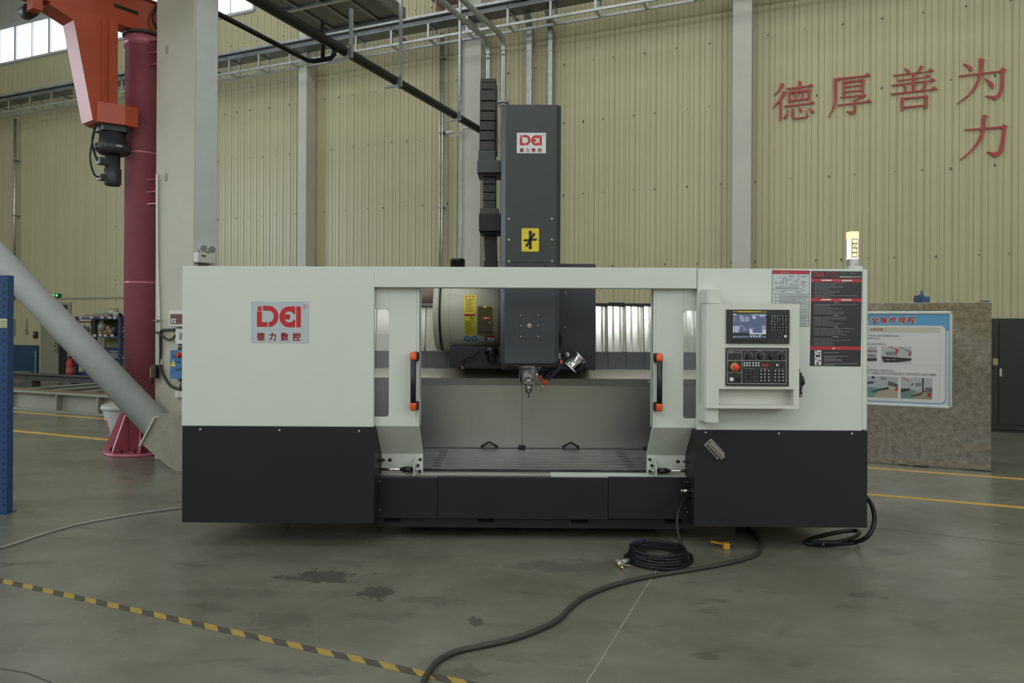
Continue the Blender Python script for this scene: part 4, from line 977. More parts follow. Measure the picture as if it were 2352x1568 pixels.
# small crop helper: crop pixels (14.7 per photo pixel, origin 1660,700) to the bezel plane
def q6(x, y, d): p = mp(1660 + x / 14.7, 700 + y / 14.7, d); return p.x, p.z
def r6(mb, x0, y0, x1, y1, d, mi=0):
    xm, ym = (x0 + x1) / 2, (y0 + y1) / 2
    mb.rect(q6(x0, ym, d)[0], q6(x1, ym, d)[0], q6(xm, y1, d)[1], q6(xm, y0, d)[1], d, mi)
def t6(mb, s, x0, y0, x1, y1, d, mi=0, bold=0.0, keep=False, right=False):
    xm, ym = (x0 + x1) / 2, (y0 + y1) / 2
    letter(mb, s, q6(x0, ym, d)[0], q6(x1, ym, d)[0], q6(xm, y1, d)[1], q6(xm, y0, d)[1], d, mi, bold, keep, right)
def scr(c, s=1.0): return mat('screen_%d_%d_%d' % tuple(int(k * 999) for k in c), (0.01, 0.01, 0.01), 0.25, emit=c, estr=s)
S_BG, S_BG2, S_DK, S_W, S_KEY, S_TEAL, S_LN = scr(rgb(76, 88, 118)), scr(rgb(88, 92, 120)), scr(rgb(28, 38, 46)), scr(rgb(205, 212, 224)), scr(rgb(98, 104, 150)), scr(rgb(62, 96, 106)), scr(rgb(58, 64, 98))
d0 = Yb - 0.0006; mb = MB()
r6(mb, 345, 305, 1470, 940, d0, 0); r6(mb, 345, 940, 900, 1130, d0, 2); r6(mb, 900, 940, 1470, 1130, d0, 2)
r6(mb, 345, 305, 1470, 365, d0 - .0002, 1)
for l4 in ((345, 683, 1470, 689), (905, 365, 910, 940), (1186, 365, 1190, 685), (905, 738, 1470, 743), (905, 795, 1470, 800)): r6(mb, *l4, d0 - .0003, 6)
for k in range(5): r6(mb, 398 + 98 * k, 1045, 478 + 98 * k, 1108, d0 - .0003, 4)
for k in range(4): r6(mb, 920 + 98 * k, 1045, 1000 + 98 * k, 1108, d0 - .0003, 4)
r6(mb, 1312, 1045, 1396, 1108, d0 - .0003, 5)
screen = part('screen', mb, [S_BG, S_BG2, S_DK, S_W, S_KEY, S_TEAL, S_LN], pend, label='lit blue display screen')
mb = MB(); d1 = d0 - .0006
t6(mb, 'O1234', 975, 312, 1185, 360, d1); t6(mb, 'N00000', 1212, 314, 1465, 362, d1)
for s, y in (('X', 405), ('Y', 460), ('Z', 515)): t6(mb, s, 366, y, 404, y + 42, d1, bold=.0)
for s, y, x in (('1261.500', 405, 568), ('-402.002', 460, 560), ('-390.055', 515, 560)): t6(mb, s, x, y, 892, y + 42, d1, bold=.0)
for (x0, y0, x1, y1) in [(352, 308, 465, 336), (575, 372, 685, 390), (600, 690, 650, 708), (900, 950, 1460, 984), (915, 1014, 960, 1030), (980, 1016, 1140, 1028), (1205, 1014, 1320, 1030), (985, 378, 1110, 394), (1260, 378, 1390, 394), (1005, 405, 1120, 418), (1010, 430, 1120, 443), (1015, 455, 1120, 468), (1325, 705, 1370, 730), (1375, 722, 1455, 738), (1345, 760, 1410, 778), (1310, 780, 1345, 794), (1425, 780, 1455, 794), (905, 700, 920, 730), (905, 780, 955, 793), (1005, 780, 1055, 793), (360, 1050, 378, 1105), (1420, 1050, 1438, 1105)]: r6(mb, x0, y0, x1, y1, d1)
for k in range(8):
    for x0, x1 in ((346, 388), (420, 468), (490, 536)): r6(mb, x0, 712 + k * 28, x1, 730 + k * 28, d1)
    if k < 5: r6(mb, 545, 715 + k * 28, 580, 722 + k * 28, d1)
for k in range(5):
    r6(mb, 705, 720 + 26 * k, 718, 738 + 26 * k, d1); r6(mb, 1330 + 8 * k % 20, 822 + 26 * k, 1455, 838 + 26 * k, d1); r6(mb, 910, 815 + 26 * k, 965 if k < 1 else 1010, 833 + 26 * k, d1)
for k in range(3): r6(mb, 745, 795 + 22 * k, 760, 808 + 22 * k, d1); r6(mb, 855, 795 + 22 * k, 868, 808 + 22 * k, d1)
for k in range(4): r6(mb, 925 + 98 * k, 1056, 978 + 98 * k, 1078, d1)
part('screen_readout', mb, S_W, pend)
mb = MB(); r6(mb, 345, 210, 1310, 250, Yb - .0005, 0); r6(mb, 350, 212, 530, 248, Yb - .0007, 1); r6(mb, 1120, 228, 1290, 238, Yb - .0007, 1)
t6(mb, 'TYPE A', 1340, 222, 1485, 252, Yb - .0007, 0) if False else None
for x0, x1 in ((1340, 1380), (1390, 1440), (1455, 1485)): r6(mb, x0, 226, x1, 250, Yb - .0007, 0)
part('brand_stripe', mb, [YELLOW, mat('stripe_rust', (0.42, 0.16, 0.03), .5)], pend)
r_ = MB(); x_, z_ = q6(285, 690, Yb); r_.box(x_ - .002, x_ + .002, Yb - .0006, Yb, z_ - .055, z_ + .055); part('card_slot', r_, INK, pend)
def key6(x, y, s, m=BLACK, w_=64, h_=62, th=.005, legend=None):
    xa, za = q6(x, y, Yb); kx, kz = w_ / 14.7 * 2.72e-3 / 2, h_ / 14.7 * 2.72e-3 / 2
    k_o = part('key', MB().box(xa - kx, xa + kx, Yb - th, Yb, za - kz, za + kz), m, pend)
    return xa, za, kx, kz
leg = MB(); dl_ = Yb - .0056
def legend(s, xa, za, kx, kz, sc=.78):
    letter(leg, s, xa - kx * sc, xa + kx * sc, za - kz * sc, za + kz * sc, dl_, keep=True)
rows = [['O', 'N', 'G', '7', '8', '9'], ['X', 'Y', 'Z', '4', '5', '6'], ['M', 'S', 'T', '1', '2', '3'], ['F', 'H', 'EOB', '-', '0', '.']]
kxs = (1652, 1746, 1840, 1934, 2028, 2122)
for j, y in enumerate((382, 468, 556, 650)):
    for i, x in enumerate(kxs):
        k = key6(x, y, ''); s = rows[j][i]
        if s in '-.': letter(leg, s, k[0] - .002, k[0] + .002, k[1] - .001, k[1] + .001, dl_)
        elif s == 'EOB': letter(leg, s, k[0] - .0045, k[0] + .0045, k[1] - .0018, k[1] + .0018, dl_)
        else: legend(s, *k)
for y in (762, 856):
    for i, x in enumerate(kxs):
        k = key6(x, y, '', BLACK if i > 2 else PANELBLK)
        leg.rect(k[0] - .003, k[0] + .003, k[1] + .001, k[1] + .0022, dl_); leg.rect(k[0] - .0025, k[0] + .0025, k[1] - .0025, k[1] - .0015, dl_)
        if i > 2: leg.rect(k[0] - .0006, k[0] + .0006, k[1] - .0025, k[1] + .003, dl_)
for x, y in ((1690, 965), (1690, 1050), (1784, 1005), (1876, 965), (1876, 1054), (1970, 1005)):
    k = key6(x, y, ''); leg.flat([(k[0] - .002, k[1] - .0015), (k[0] + .002, k[1] - .0015), (k[0], k[1] + .002)], dl_)
key6(2110, 965, '', PANELBLK); key6(2110, 1056, '', INKW, 78, 74)
for y in (368, 450, 530, 610, 720, 800, 886, 968, 1078): key6(1552, y, '', BLACK, 56, 46)
for k in range(12): key6((328, 442, 540, 638, 738, 836, 962, 1056, 1156, 1254, 1350, 1472)[k], 1200, '', BLACK, 56, 48)
tag(part('key_legends', leg, INKW, pend), kind='stuff')

# ---- operator panel (crop: 11.615 per pixel, origin 1660,795)
def q7(x, y, d): p = mp(1660 + x / 11.615, 795 + y / 11.615, d); return p.x, p.z
o_ = f4(1666, 798.5, 1811, 886); part('operator_panel', MB().box(o_[0], o_[1], YP - .010, YP, o_[2], o_[3]), PANELBLK, pend, bevel=0.004)
Yo = YP - .0105
mb = MB()
def ln7(x0, y0, x1, y1):
    a = q7(x0, y0, Yo); b = q7(x1, y1, Yo); w_ = .0009
    mb.rect(min(a[0], b[0]) - w_, max(a[0], b[0]) + w_, min(a[1], b[1]) - w_, max(a[1], b[1]) + w_, Yo)
for q in ((135, 95, 1700, 100), (130, 985, 1690, 1010), (132, 98, 128, 985), (1700, 105, 1688, 1010), (515, 98, 506, 990), (135, 375, 1700, 385), (132, 690, 508, 695)):
    x0, y0, x1, y1 = q
    if abs(x1 - x0) > abs(y1 - y0): y0 = y1 = (y0 + y1) / 2
    else: x0 = x1 = (x0 + x1) / 2
    ln7(x0, y0, x1, y1)
def t7(s, x0, y0, x1, y1, bold=0, mi=0, keep=False):
    xm, ym = (x0 + x1) / 2, (y0 + y1) / 2
    letter(mb, s, q7(x0, ym, Yo)[0], q7(x1, ym, Yo)[0], q7(xm, y1, Yo)[1], q7(xm, y0, Yo)[1], Yo - .0002, mi, bold, keep)
def r7(x0, y0, x1, y1, d=0.0002, mi=0):
    xm, ym = (x0 + x1) / 2, (y0 + y1) / 2
    mb.rect(q7(x0, ym, Yo)[0], q7(x1, ym, Yo)[0], q7(xm, y1, Yo)[1], q7(xm, y0, Yo)[1], Yo - d, mi)
t7('德力数控', 303, 138, 490, 180)
for q in ((165, 128, 288, 136), (165, 178, 288, 186), (165, 128, 173, 186), (280, 128, 288, 186), (180, 142, 200, 172), (205, 142, 222, 150), (205, 164, 222, 172), (252, 142, 272, 172)): r7(*q)
r7(225, 150, 250, 164)
# dial scales
def dial(cx_, cy_, r, a0, a1, n, ring):
    x0, z0 = q7(cx_, cy_, Yo); k = 2.72e-3 / 11.615
    for i in range(n):
        t = math.radians(a0 + (a1 - a0) * i / (n - 1)); u = Vector((math.cos(t), math.sin(t))); nn = Vector((-u.y, u.x)) * .0005
        p1 = Vector((x0, z0)) + u * r * k * 1.12; p2 = Vector((x0, z0)) + u * r * k * 1.34
        mb.flat([tuple(p1 + nn), tuple(p1 - nn), tuple(p2 - nn), tuple(p2 + nn)], Yo - .0002)
    if ring:
        m = 28
        for i in range(m):
            t0, t1 = (math.radians(a0 + (a1 - a0) * (i + j) / m) for j in (0, 1)); q = []
            for t, rr in ((t0, 1.0), (t1, 1.0), (t1, 1.06), (t0, 1.06)): q.append((x0 + math.cos(t) * r * k * rr, z0 + math.sin(t) * r * k * rr))
            mb.flat(q, Yo - .0002)
dial(690, 255, 98, 200, -20, 12, True); dial(1000, 258, 105, 230, -55, 22, True); dial(1310, 262, 92, 165, 80, 4, False); dial(1560, 268, 92, 225, 25, 8, True)
for x0, x1, y in ((270, 350, 415), (195, 280, 712), (365, 460, 712), (920, 1060, 118), (1265, 1335, 118), (1510, 1620, 135), (590, 860, 588), (1005, 1235, 596), (1385, 1610, 604)): r7(x0, y - 3, x1, y + 3)
part('panel_print', mb, mat('print_grey', (0.35, 0.35, 0.34), .5), pend)
for cx_, cy_, r, ta in ((690, 255, 72, 70), (1002, 262, 74, 88), (1310, 270, 72, 140), (1562, 272, 64, 250)):
    x0, z0 = q7(cx_, cy_, Yo); rr = r * 2.72e-3 / 11.615
    kb = part('rotary_knob', MB().lathe([(rr, 0), (rr * .96, .018), (rr * .85, .022)], (x0, YP - .010, z0), (0, -1, 0), 24), BLACK, pend)
    t = math.radians(ta); u = Vector((math.cos(t), math.sin(t)))
    part('pointer', MB().ball((x0 + u.x * rr * .8, YP - .0325, z0 + u.y * rr * .8), .0022, 8, 6), INKW, pend)
x0, z0 = q7(320, 558, Yo)
part('emergency_collar', MB().lathe([(.026, 0), (.026, .008), (.022, .012)], (x0, YP - .010, z0), (0, -1, 0), 28), mat('stop_yellow', (.7, .42, .08), .4), pend)
part('emergency_button', MB().lathe([(.013, .0), (.013, .018), (.0215, .02), (.0215, .032), (.017, .037), (.001, .038)], (x0, YP - .012, z0), (0, -1, 0), 28), mat('stop_red', (.72, .05, .02), .3), pend, label='round red emergency stop button')
x0, z0 = q7(230, 878, Yo); part('push_button', MB().lathe([(.0125, 0), (.0125, .008), (.011, .009)], (x0, YP - .010, z0), (0, -1, 0), 20), INKW, pend)
x0, z0 = q7(420, 880, Yo); part('push_button', MB().lathe([(.0135, 0), (.0135, .006), (.009, .008)], (x0, YP - .010, z0), (0, -1, 0), 20), BLACKG, pend)
x0, z0 = q7(1446, 506, Yo); part('key_switch', MB().lathe([(.0088, 0), (.0088, .008), (.003, .009)], (x0, YP - .010, z0), (0, -1, 0), 16), CHROME, pend)
for x in (574, 645, 716, 811, 884, 956):
    for y in (446, 512):
        x0, z0 = q7(x, y, Yo); part('lamp_button', MB().lathe([(.0062, 0), (.0062, .003), (.005, .004)], (x0, YP - .010, z0), (0, -1, 0), 14), mat('button_pale', (.55, .55, .52), .4), pend)
mb = MB()
a0 = q7(1035, 468, Yo); a1 = q7(1340, 540, Yo); mb.rect(a0[0], a1[0], a1[1], a0[1], Yo - .0003, 0)
for k in range(5):
    x0, z0 = q7(1060 + k * 46, 505, Yo)
    if k < 4: mb.add(*[( [(x0 + p[0] * .0011, Yo - .0005, z0 + p[1] * .0011) for p in ((-3, -5), (3, -5), (3, 5), (-3, 5), (-1.6, -3.8), (1.6, -3.8), (1.6, 3.8), (-1.6, 3.8))]), [(0, 1, 5, 4), (1, 2, 6, 5), (2, 3, 7, 6), (3, 0, 4, 7)]], 1)
part('segment_display', mb, [mat('led_dark', (.06, .02, .02), .3), mat('led_red', (.2, .01, .02), .3, emit=(.8, .05, .09), estr=.7)], pend)
lg7 = MB()
def key7(x, y, kind):
    x0, z0 = q7(x, y, Yo); part('key', MB().box(x0 - .0078, x0 + .0078, YP - .014, YP - .010, z0 - .0070, z0 + .0070), BLACK, pend)
    if kind == 0: lg7.rect(x0 - .002, x0 + .002, z0 - .001, z0 + .0012, YP - .0144)
    elif kind == 1: lg7.rect(x0 - .0048, x0 + .0048, z0 + .0012, z0 + .0040, YP - .0144); lg7.rect(x0 - .003, x0 + .003, z0 - .0035, z0 - .0005, YP - .0144)
    elif kind == 2: lg7.rect(x0 - .0055, x0 + .0055, z0 + .0010, z0 + .0036, YP - .0144); lg7.rect(x0 - .003, x0 + .0045, z0 - .0032, z0 - .001, YP - .0144)
for j, y in enumerate((655, 742, 826, 912)):
    for i, x in enumerate((600, 724, 850)):
        if not (j == 3 and i == 1): key7(x, y, 0)
    for x in (1018, 1118, 1220): key7(x, y, 1)
    for x in (1392, 1494, 1598): key7(x, y, 2)
for y in (445, 530): key7(1598, y, 0)
tag(part('key_legends', lg7, INKW, pend), kind='stuff')
x0, z0 = q7(1115, 633, Yo); part('indicator', MB().ball((x0, YP - .015, z0), .003, 8, 6), mat('indicator_red', (.4, .02, .04), .3, emit=(1, .15, .25), estr=1.5), pend)
# ---- handwheel unit hung on the pendant's side
hx = a_[1]; z1_, z0_ = PZ(849, YP + .06, 1843), PZ(910, YP + .06, 1843)
hw = part('handwheel_unit', MB().box(hx, hx + .022, YP + .01, YP + .11, z0_, z1_ - .015), BLACK, pend, bevel=.004)
H2 = z1_ - z0_
part('handwheel_dial', MB().lathe([(.035, 0), (.035, .02), (.03, .024)], (hx + .022, YP + .06, z0_ + H2 * .58), (1, 0, 0), 24), BLACKG, pend)
part('crank_peg', MB().cyl((hx + .044, YP + .06, z0_ + H2 * .50), (hx + .058, YP + .06, z0_ + H2 * .50), .006), BLACK, pend)
for fz in (.12, .32): part('selector_knob', MB().cyl((hx + .02, YP + .05, z0_ + H2 * fz), (hx + .036, YP + .05, z0_ + H2 * fz), .010), BLACK, pend)
part('cable_stub', MB().lathe([(.012, 0), (.014, .02), (.010, .03)], (hx + .010, YP + .05, z1_ - .02), (0, 0, 1), 12), BLACK, pend)
p = mp(1840, 907, YP); part('unit_screw', MB().lathe([(.005, 0), (.005, .003)], (p.x, YP + .01, z0_ + .012), (0, -1, 0), 10), ZINC, pend)

# ---- logo: built from flat shapes inside the unit box u: 0..1 (left to right), v: 0..1 (bottom to top)
def arcpts(cx_, cy_, rx, ry, a0, a1, n=16): return [(cx_ + rx * math.cos(math.radians(a0 + (a1 - a0) * i / n)), cy_ + ry * math.sin(math.radians(a0 + (a1 - a0) * i / n))) for i in range(n + 1)]
def logo(mb, fx, fz, y, mi=0, simple=False):
    """fx, fz map crop pixels of the big logo (2171x1568 crop) to x and z"""
    def poly(pts): mb.flat([(fx(a), fz(b)) for a, b in pts], y, mi)
    def ring(outer, inner):
        for i in range(len(outer) - 1): poly([outer[i], outer[i + 1], inner[i + 1], inner[i]])
    poly([(368, 520), (436, 556), (436, 965), (368, 965)]); poly([(436, 556), (503, 520), (503, 965), (436, 965)]); poly([(503, 832), (660, 832), (660, 965), (503, 965)])
    poly([(385, 428), (440, 398), (495, 428), (495, 510), (440, 540), (385, 510)])
    poly([(370, 388), (424, 388), (370, 418)]); poly([(452, 388), (505, 388), (505, 418)])
    # D bow
    poly([(530, 388), (690, 388), (690, 520), (530, 520)])
    ring(arcpts(690, 677, 272, 289, -90, 90, 24), arcpts(690, 677, 140, 157, -90, 90, 24))
    # E bow
    ring(arcpts(1262, 688, 275, 287, 90, 270, 24), arcpts(1262, 688, 146, 150, 90, 270, 24))
    poly([(1262, 401), (1422, 401), (1422, 540), (1262, 540)]); poly([(1262, 840), (1422, 840), (1422, 972), (1262, 972)])
    ring([(1262, 538), (1300, 538), (1340, 538), (1380, 538), (1422, 538)], [(1262, 538), (1300, 545), (1340, 562), (1375, 590), (1398, 615)]); poly([(1380, 538), (1422, 538), (1422, 615), (1398, 615)])
    ring([(1262, 842), (1300, 842), (1340, 842), (1380, 842), (1422, 842)], [(1262, 842), (1300, 832), (1340, 815), (1375, 788), (1398, 762)]); poly([(1380, 842), (1422, 842), (1422, 762), (1398, 762)])
    poly([(1120, 620), (1280, 620), (1280, 757), (1120, 757)])
    poly([(1450, 405), (1580, 405), (1580, 972), (1450, 972)])
def mirror_fix(mb): pass
def brand_sign(name, px0, py0, px1, py1, dy, parent, base_m, lab):
    s = R4(px0, py0, px1, py1, dy)
    b = part(name, MB().box(s[0], s[1], dy - .002, dy, s[2], s[3]), base_m, parent, label=lab)
    fx = lambda a: s[0] + (a - 205) / (1805 - 205) * (s[1] - s[0]); fz = lambda b_: s[3] - (b_ - 265) / (1400 - 265) * (s[3] - s[2])
    y = dy - .0026; mb = MB(); logo(mb, fx, fz, y); part('logo_emblem', mb, RED, parent)
    for ch, x0, x1 in (('德', 365, 585), ('力', 705, 895), ('数', 1025, 1245), ('控', 1350, 1580)): mb = MB(); letterb(mb, ch, fx(x0), fx(x1), fz(1345), fz(1118), y, .035); part('logo_character', mb, RED, parent)
    mb = MB(); o, i = arcpts(1690, 402, 58, 58, 0, 360, 24), arcpts(1690, 402, 50, 50, 0, 360, 24)
    for k in range(24): mb.flat([(fx(q[0]), fz(q[1])) for q in (o[k], o[k + 1], i[k + 1], i[k])], y)
    letter(mb, 'R', fx(1668), fx(1714), fz(435), fz(372), y)
    part('registered_mark', mb, RED, parent)
    return b
brand_sign('brand_sticker', 577, 692, 710, 787, 0, covL, STICKG, 'pale sticker with the red company logo')
brand_sign('brand_plate', 1187, 305, 1254, 352, YT_, tower, PAPERW, 'white plate with the red company logo')

# ---- black instruction poster (crop: 6.674 per pixel, origin 1855,615) and lubrication chart (11.2 per pixel, origin 1770,615)
def mk_poster(k, ox, oy, d):
    def q(x, y, off=0): p = mp(ox + x / k, oy + y / k, d); return p.x, p.z
    def pr(mb, x0, y0, x1, y1, lay, mi=0):
        c = [q(x0, y0), q(x0, y1), q(x1, y1), q(x1, y0)]; mb.flat(c, d - .0012 - .0003 * lay, mi)
    def pt(mb, s, x0, y0, x1, y1, lay, mi=0, bold=0, keep=False):
        ym, xm = (y0 + y1) / 2, (x0 + x1) / 2
        letter(mb, s, q(x0, ym)[0], q(x1, ym)[0], q(xm, y1)[1], q(xm, y0)[1], d - .0012 - .0003 * lay, mi, bold, keep)
    return q, pr, pt
PBLK = mat('poster_black', (0.020, 0.021, 0.023), .42); PRED = mat('poster_red', rgb(180, 42, 52), .45); PTXT = mat('poster_text_grey', (.20, .20, .20), .5)
q, pr, pt = mk_poster(6.674, 1855, 615, 0.0)
mb = MB(); c = [q(58, 48), q(33, 1502), q(810, 1512), q(835, 55)]; mb.prism(c, 'y', -.0011, 0)
po = part('instruction_poster', mb, PBLK, covR, label='tall black instruction poster with red bands')
mb = MB()
for y0, y1 in ((166, 214), (463, 513), (1200, 1252)):
    sh = (y0 - 48) / 1454 * 25; mb.flat([q(58 - sh, y0), q(56 - sh, y1), q(834 - sh, y1 + 6), q(834 - sh, y0 + 6)], -.0014, 0); part('poster_band', mb, PRED, po); mb = MB()
S_ = 0.0945
fx = lambda a: q(90 + (a - 368) * .128, 100)[0]; fz = lambda b_: q(160, 66 + (b_ - 388) * .125)[1]
logo(mb, fx, fz, -.0016)
part('poster_logo', mb, PRED, po); mb = MB(); pt(mb, '德力数控', 278, 68, 470, 108, 1); pr(mb, 275, 128, 470, 134, 1)
part('poster_name', mb, PRED, po)
mb = MB()
for x0, x1, y in ((208, 366, 181), (522, 680, 186), (203, 360, 478), (515, 673, 482)): pr(mb, x0, y, x1, y + 18, 2, 0)
pt(mb, '销售/售后热线:400 900 2510', 490, 124, 815, 152, 2, 0)
t_ = [q(375, 1246), q(420, 1246), q(397, 1208)]; mb.flat(t_, -.0020, 0)
for y, n in ((1262, 0), (1322, 1), (1378, 2), (1434, 3)): pr(mb, 107, y, 207, y + 54, 2, 0)
part('poster_white', mb, INKW, po)
mb = MB(); pr(mb, 393, 1218, 401, 1240, 4)
for y, n in ((1262, 0), (1322, 1), (1378, 2), (1434, 3)):
    if n in (0, 2): mb.flat([q(112, y + 50), q(118, y + 50), q(205, y + 6), q(199, y + 6)], -.0024); pr(mb, 118, y + 6, 138, y + 24, 4); pr(mb, 165, y + 28, 195, y + 48, 4)
    elif n == 1: pr(mb, 122, y + 12, 192, y + 44, 4)
    else: o, i = arcpts(152, y + 27, 24, 24, 0, 360, 16), arcpts(152, y + 27, 17, 17, 0, 360, 16); [mb.flat([q(*z) for z in (o[k], o[k + 1], i[k + 1], i[k])], -.0024) for k in range(16)]; pr(mb, 144, y + 12, 160, y + 42, 4)
part('poster_pictograms', mb, INK, po)
mb = MB(); pt(mb, '警告', 440, 1216, 496, 1242, 2); pt(mb, '安全操作', 388, 182, 500, 204, 2); pt(mb, '保养说明', 385, 480, 495, 500, 2)
part('poster_headings', mb, mat('poster_pinkish', rgb(205, 120, 125), .5), po)
mb = MB()
lines = [(236, 585), (258, 410), (282, 540), (304, 543), (327, 325), (353, 495), (377, 480), (400, 385), (426, 762), (448, 325), (560, 760), (578, 350), (602, 365), (628, 530), (652, 362), (677, 545), (700, 548), (759, 590), (783, 588), (805, 320), (829, 388), (855, 540), (879, 445), (930, 705), (952, 505), (976, 640), (1000, 540), (1026, 605), (1086, 370), (1112, 652), (1136, 370), (1160, 385), (1184, 395)]
random.seed(3)
for y, x1 in lines:
    sh = (y - 48) / 1454 * 22
    pr(mb, 96 - sh, y - 5, 100 - sh, y + 5, 1); x = 112 - sh
    while x < x1:
        w_ = min(random.uniform(40, 130), x1 - x); pr(mb, x, y - 4, x + w_, y + 4, 1); x += w_ + 7
for y, x0, x1 in ((530, 402, 475), (731, 398, 470), (906, 396, 470), (1057, 382, 475)): pr(mb, x0, y - 7, x1, y + 7, 1)
for y, x1 in ((1300, 475), (1353, 605), (1377, 435), (1402, 518), (1426, 535), (1468, 770), (1487, 420)): pr(mb, 248, y - 5, x1, y + 5, 1)
pr(mb, 497, 78, 600, 86, 1); pr(mb, 630, 80, 735, 88, 1)
part('poster_text', mb, PTXT, po)
# chart
q, pr, pt = mk_poster(11.2, 1770, 615, 0.0)
mb = MB(); mb.prism([q(38, 60), q(18, 1495), q(985, 1508), q(1010, 75)], 'y', -.0011, 0)
ch = part('lubrication_chart', mb, mat('chart_paper', (.50, .54, .55), .4), covR, label='pale chart with red heading and line drawing of the machine')
mb = MB(); mb.flat([q(40, 63), q(38, 148), q(1003, 155), q(1006, 78)], -.0014); part('chart_heading', mb, PRED, ch)
mb = MB(); pt(mb, '润滑图表', 230, 95, 490, 135, 2); part('chart_title', mb, mat('poster_pinkish', rgb(205, 120, 125), .5), ch)
mb = MB()
def cl(x0, y0, x1, y1, w_=6, lay=1):
    a, b = Vector(q(x0, y0)), Vector(q(x1, y1)); dd = (b - a).normalized(); n = Vector((-dd.y, dd.x)) * (w_ / 11.2 * 2.82e-3 / 2)
    mb.flat([tuple(a + n), tuple(a - n), tuple(b - n), tuple(b + n)], -.0012 - .0003 * lay)
for y in (150, 665, 760, 845, 930, 978, 1045, 1138, 1205, 1275, 1348, 1415): cl(36 - y * .01, y, 1000, y + 10, 9)
cl(40, 62, 20, 1495, 10); cl(1006, 78, 984, 1505, 10); cl(18, 1492, 984, 1504, 12); cl(40, 60, 1008, 76, 8); cl(228, 668, 226, 1490, 8)
for x0, y0, x1, y1 in ((320, 255, 320, 465), (420, 255, 420, 465), (320, 255, 420, 255), (350, 280, 410, 280), (350, 280, 350, 345), (410, 280, 410, 345), (345, 345, 412, 345), (340, 400, 400, 400), (290, 300, 290, 380), (290, 300, 320, 300), (290, 380, 320, 380),
                       (120, 480, 715, 480), (120, 480, 120, 535), (715, 480, 715, 545), (55, 535, 770, 545), (55, 535, 55, 580), (55, 580, 850, 595), (770, 545, 860, 470), (860, 470, 935, 475), (850, 595, 850, 560), (800, 555, 850, 560), (490, 420, 680, 425), (490, 440, 680, 445), (630, 350, 645, 395), (710, 345, 695, 395), (645, 395, 695, 395), (630, 345, 712, 340), (640, 325, 700, 325),
                       (718, 175, 700, 210), (718, 175, 738, 210), (680, 215, 705, 215), (735, 215, 760, 215), (700, 240, 700, 295), (738, 240, 738, 295), (700, 295, 738, 295), (205, 385, 330, 365), (450, 325, 600, 325), (600, 325, 632, 350), (720, 470, 800, 350), (800, 350, 910, 370), (125, 510, 715, 515), (640, 600, 780, 630), (260, 600, 410, 600)): cl(x0, y0, x1, y1, 7)
for x0, x1, y in ((210, 270, 245), (470, 590, 200), (470, 600, 225), (770, 920, 205), (780, 925, 235), (100, 165, 370), (80, 200, 395), (475, 550, 298), (225, 270, 405), (225, 265, 430), (795, 860, 352), (795, 890, 375), (800, 860, 420), (790, 885, 440), (260, 345, 622), (650, 755, 640)): cl(x0, y, x1, y, 9)
for k in range(8): cl(150 + 70 * k, 520, 180 + 70 * k, 522, 16)
part('chart_drawing', mb, mat('chart_ink', (.07, .07, .08), .5), ch)
mb = MB()
for y, x1 in ((700, 940), (725, 960), (742, 940), (790, 900), (810, 920), (825, 640), (872, 800), (890, 940), (905, 950), (1005, 960), (1065, 930), (1095, 960), (1120, 940), (1170, 960), (1228, 960), (1250, 930), (1300, 900), (1320, 880), (1380, 950), (1440, 900), (1460, 930)): cl(245, y, x1, y + 8, 10)
for y in (715, 805, 900): cl(105, y, 150, y, 22)
part('chart_text', mb, mat('chart_text', (.22, .23, .24), .5), ch)

# ---- tower light
cx_ = PX(1958.5, .10, 580); zt0 = PZ(617, .10, 1958)
p_ = lambda py: PZ(py, .10, 1958)
k1_ = (4.65 + .1) / F
lt = part('signal_light', MB().prism(rrect(cx_ - 10 * k1_, cx_ + 11 * k1_, .075, .135, .008), 'z', zt0 - .005, p_(594)), mat('signal_base_silver', (.42, .42, .41), .35, .5), bevel=.002, label='lit amber signal light column')
part('signal_foot', MB().box(cx_ - 12 * k1_, cx_ + 18 * k1_, .07, .14, zt0 - .006, p_(611.5)), WHITE2, lt)
EM = mat('signal_yellow_glow', (.6, .45, .1), .4, emit=(1.0, .74, .22), estr=2.2); EMP = mat('signal_pale_glow', (.6, .6, .6), .3, emit=(1, .90, .82), estr=.85)
part('signal_cap', MB().prism(rrect(cx_ - 10.5 * k1_, cx_ + 10.5 * k1_, .072, .135, .010), 'z', p_(548), p_(532.5)), EM, lt, bevel=.003)
part('signal_tube', MB().prism(rrect(cx_ - 9.6 * k1_, cx_ + 9.8 * k1_, .075, .132, .008), 'z', p_(594), p_(548)), EMP, lt)
part('signal_ring', MB().prism(rrect(cx_ - 10.5 * k1_, cx_ + 10.8 * k1_, .072, .135, .008), 'z', p_(595.5), p_(593)), EMP, lt)
part('signal_panel', MB().box(cx_ - 6.5 * k1_, cx_ + 6.5 * k1_, .0735, .076, p_(592), p_(549)), mat('signal_panel_brown', (.28, .22, .18), .4), lt)
mb = MB()
for k, chx in enumerate('德力数控'):
    z1 = p_(551 + 10.4 * k); z0 = p_(558.5 + 10.4 * k); letterb(mb, chx, cx_ - 5.4 * k1_, cx_ + 5.4 * k1_, z0, z1, .0725, .05)
part('signal_characters', mb, mat('signal_char_glow', (.6, .5, .1), .4, emit=(1.0, .85, .35), estr=1.6), lt)
mb = MB()
for dx, dz in ((0, .004), (-.004, -.003), (.004, -.003)): mb.lathe([(.0026, 0), (.0026, .0006)], (cx_ + 4.5 * k1_ + dx, .0745, p_(607) + dz), (0, -1, 0), 8)
part('signal_mark', mb, INK, lt)

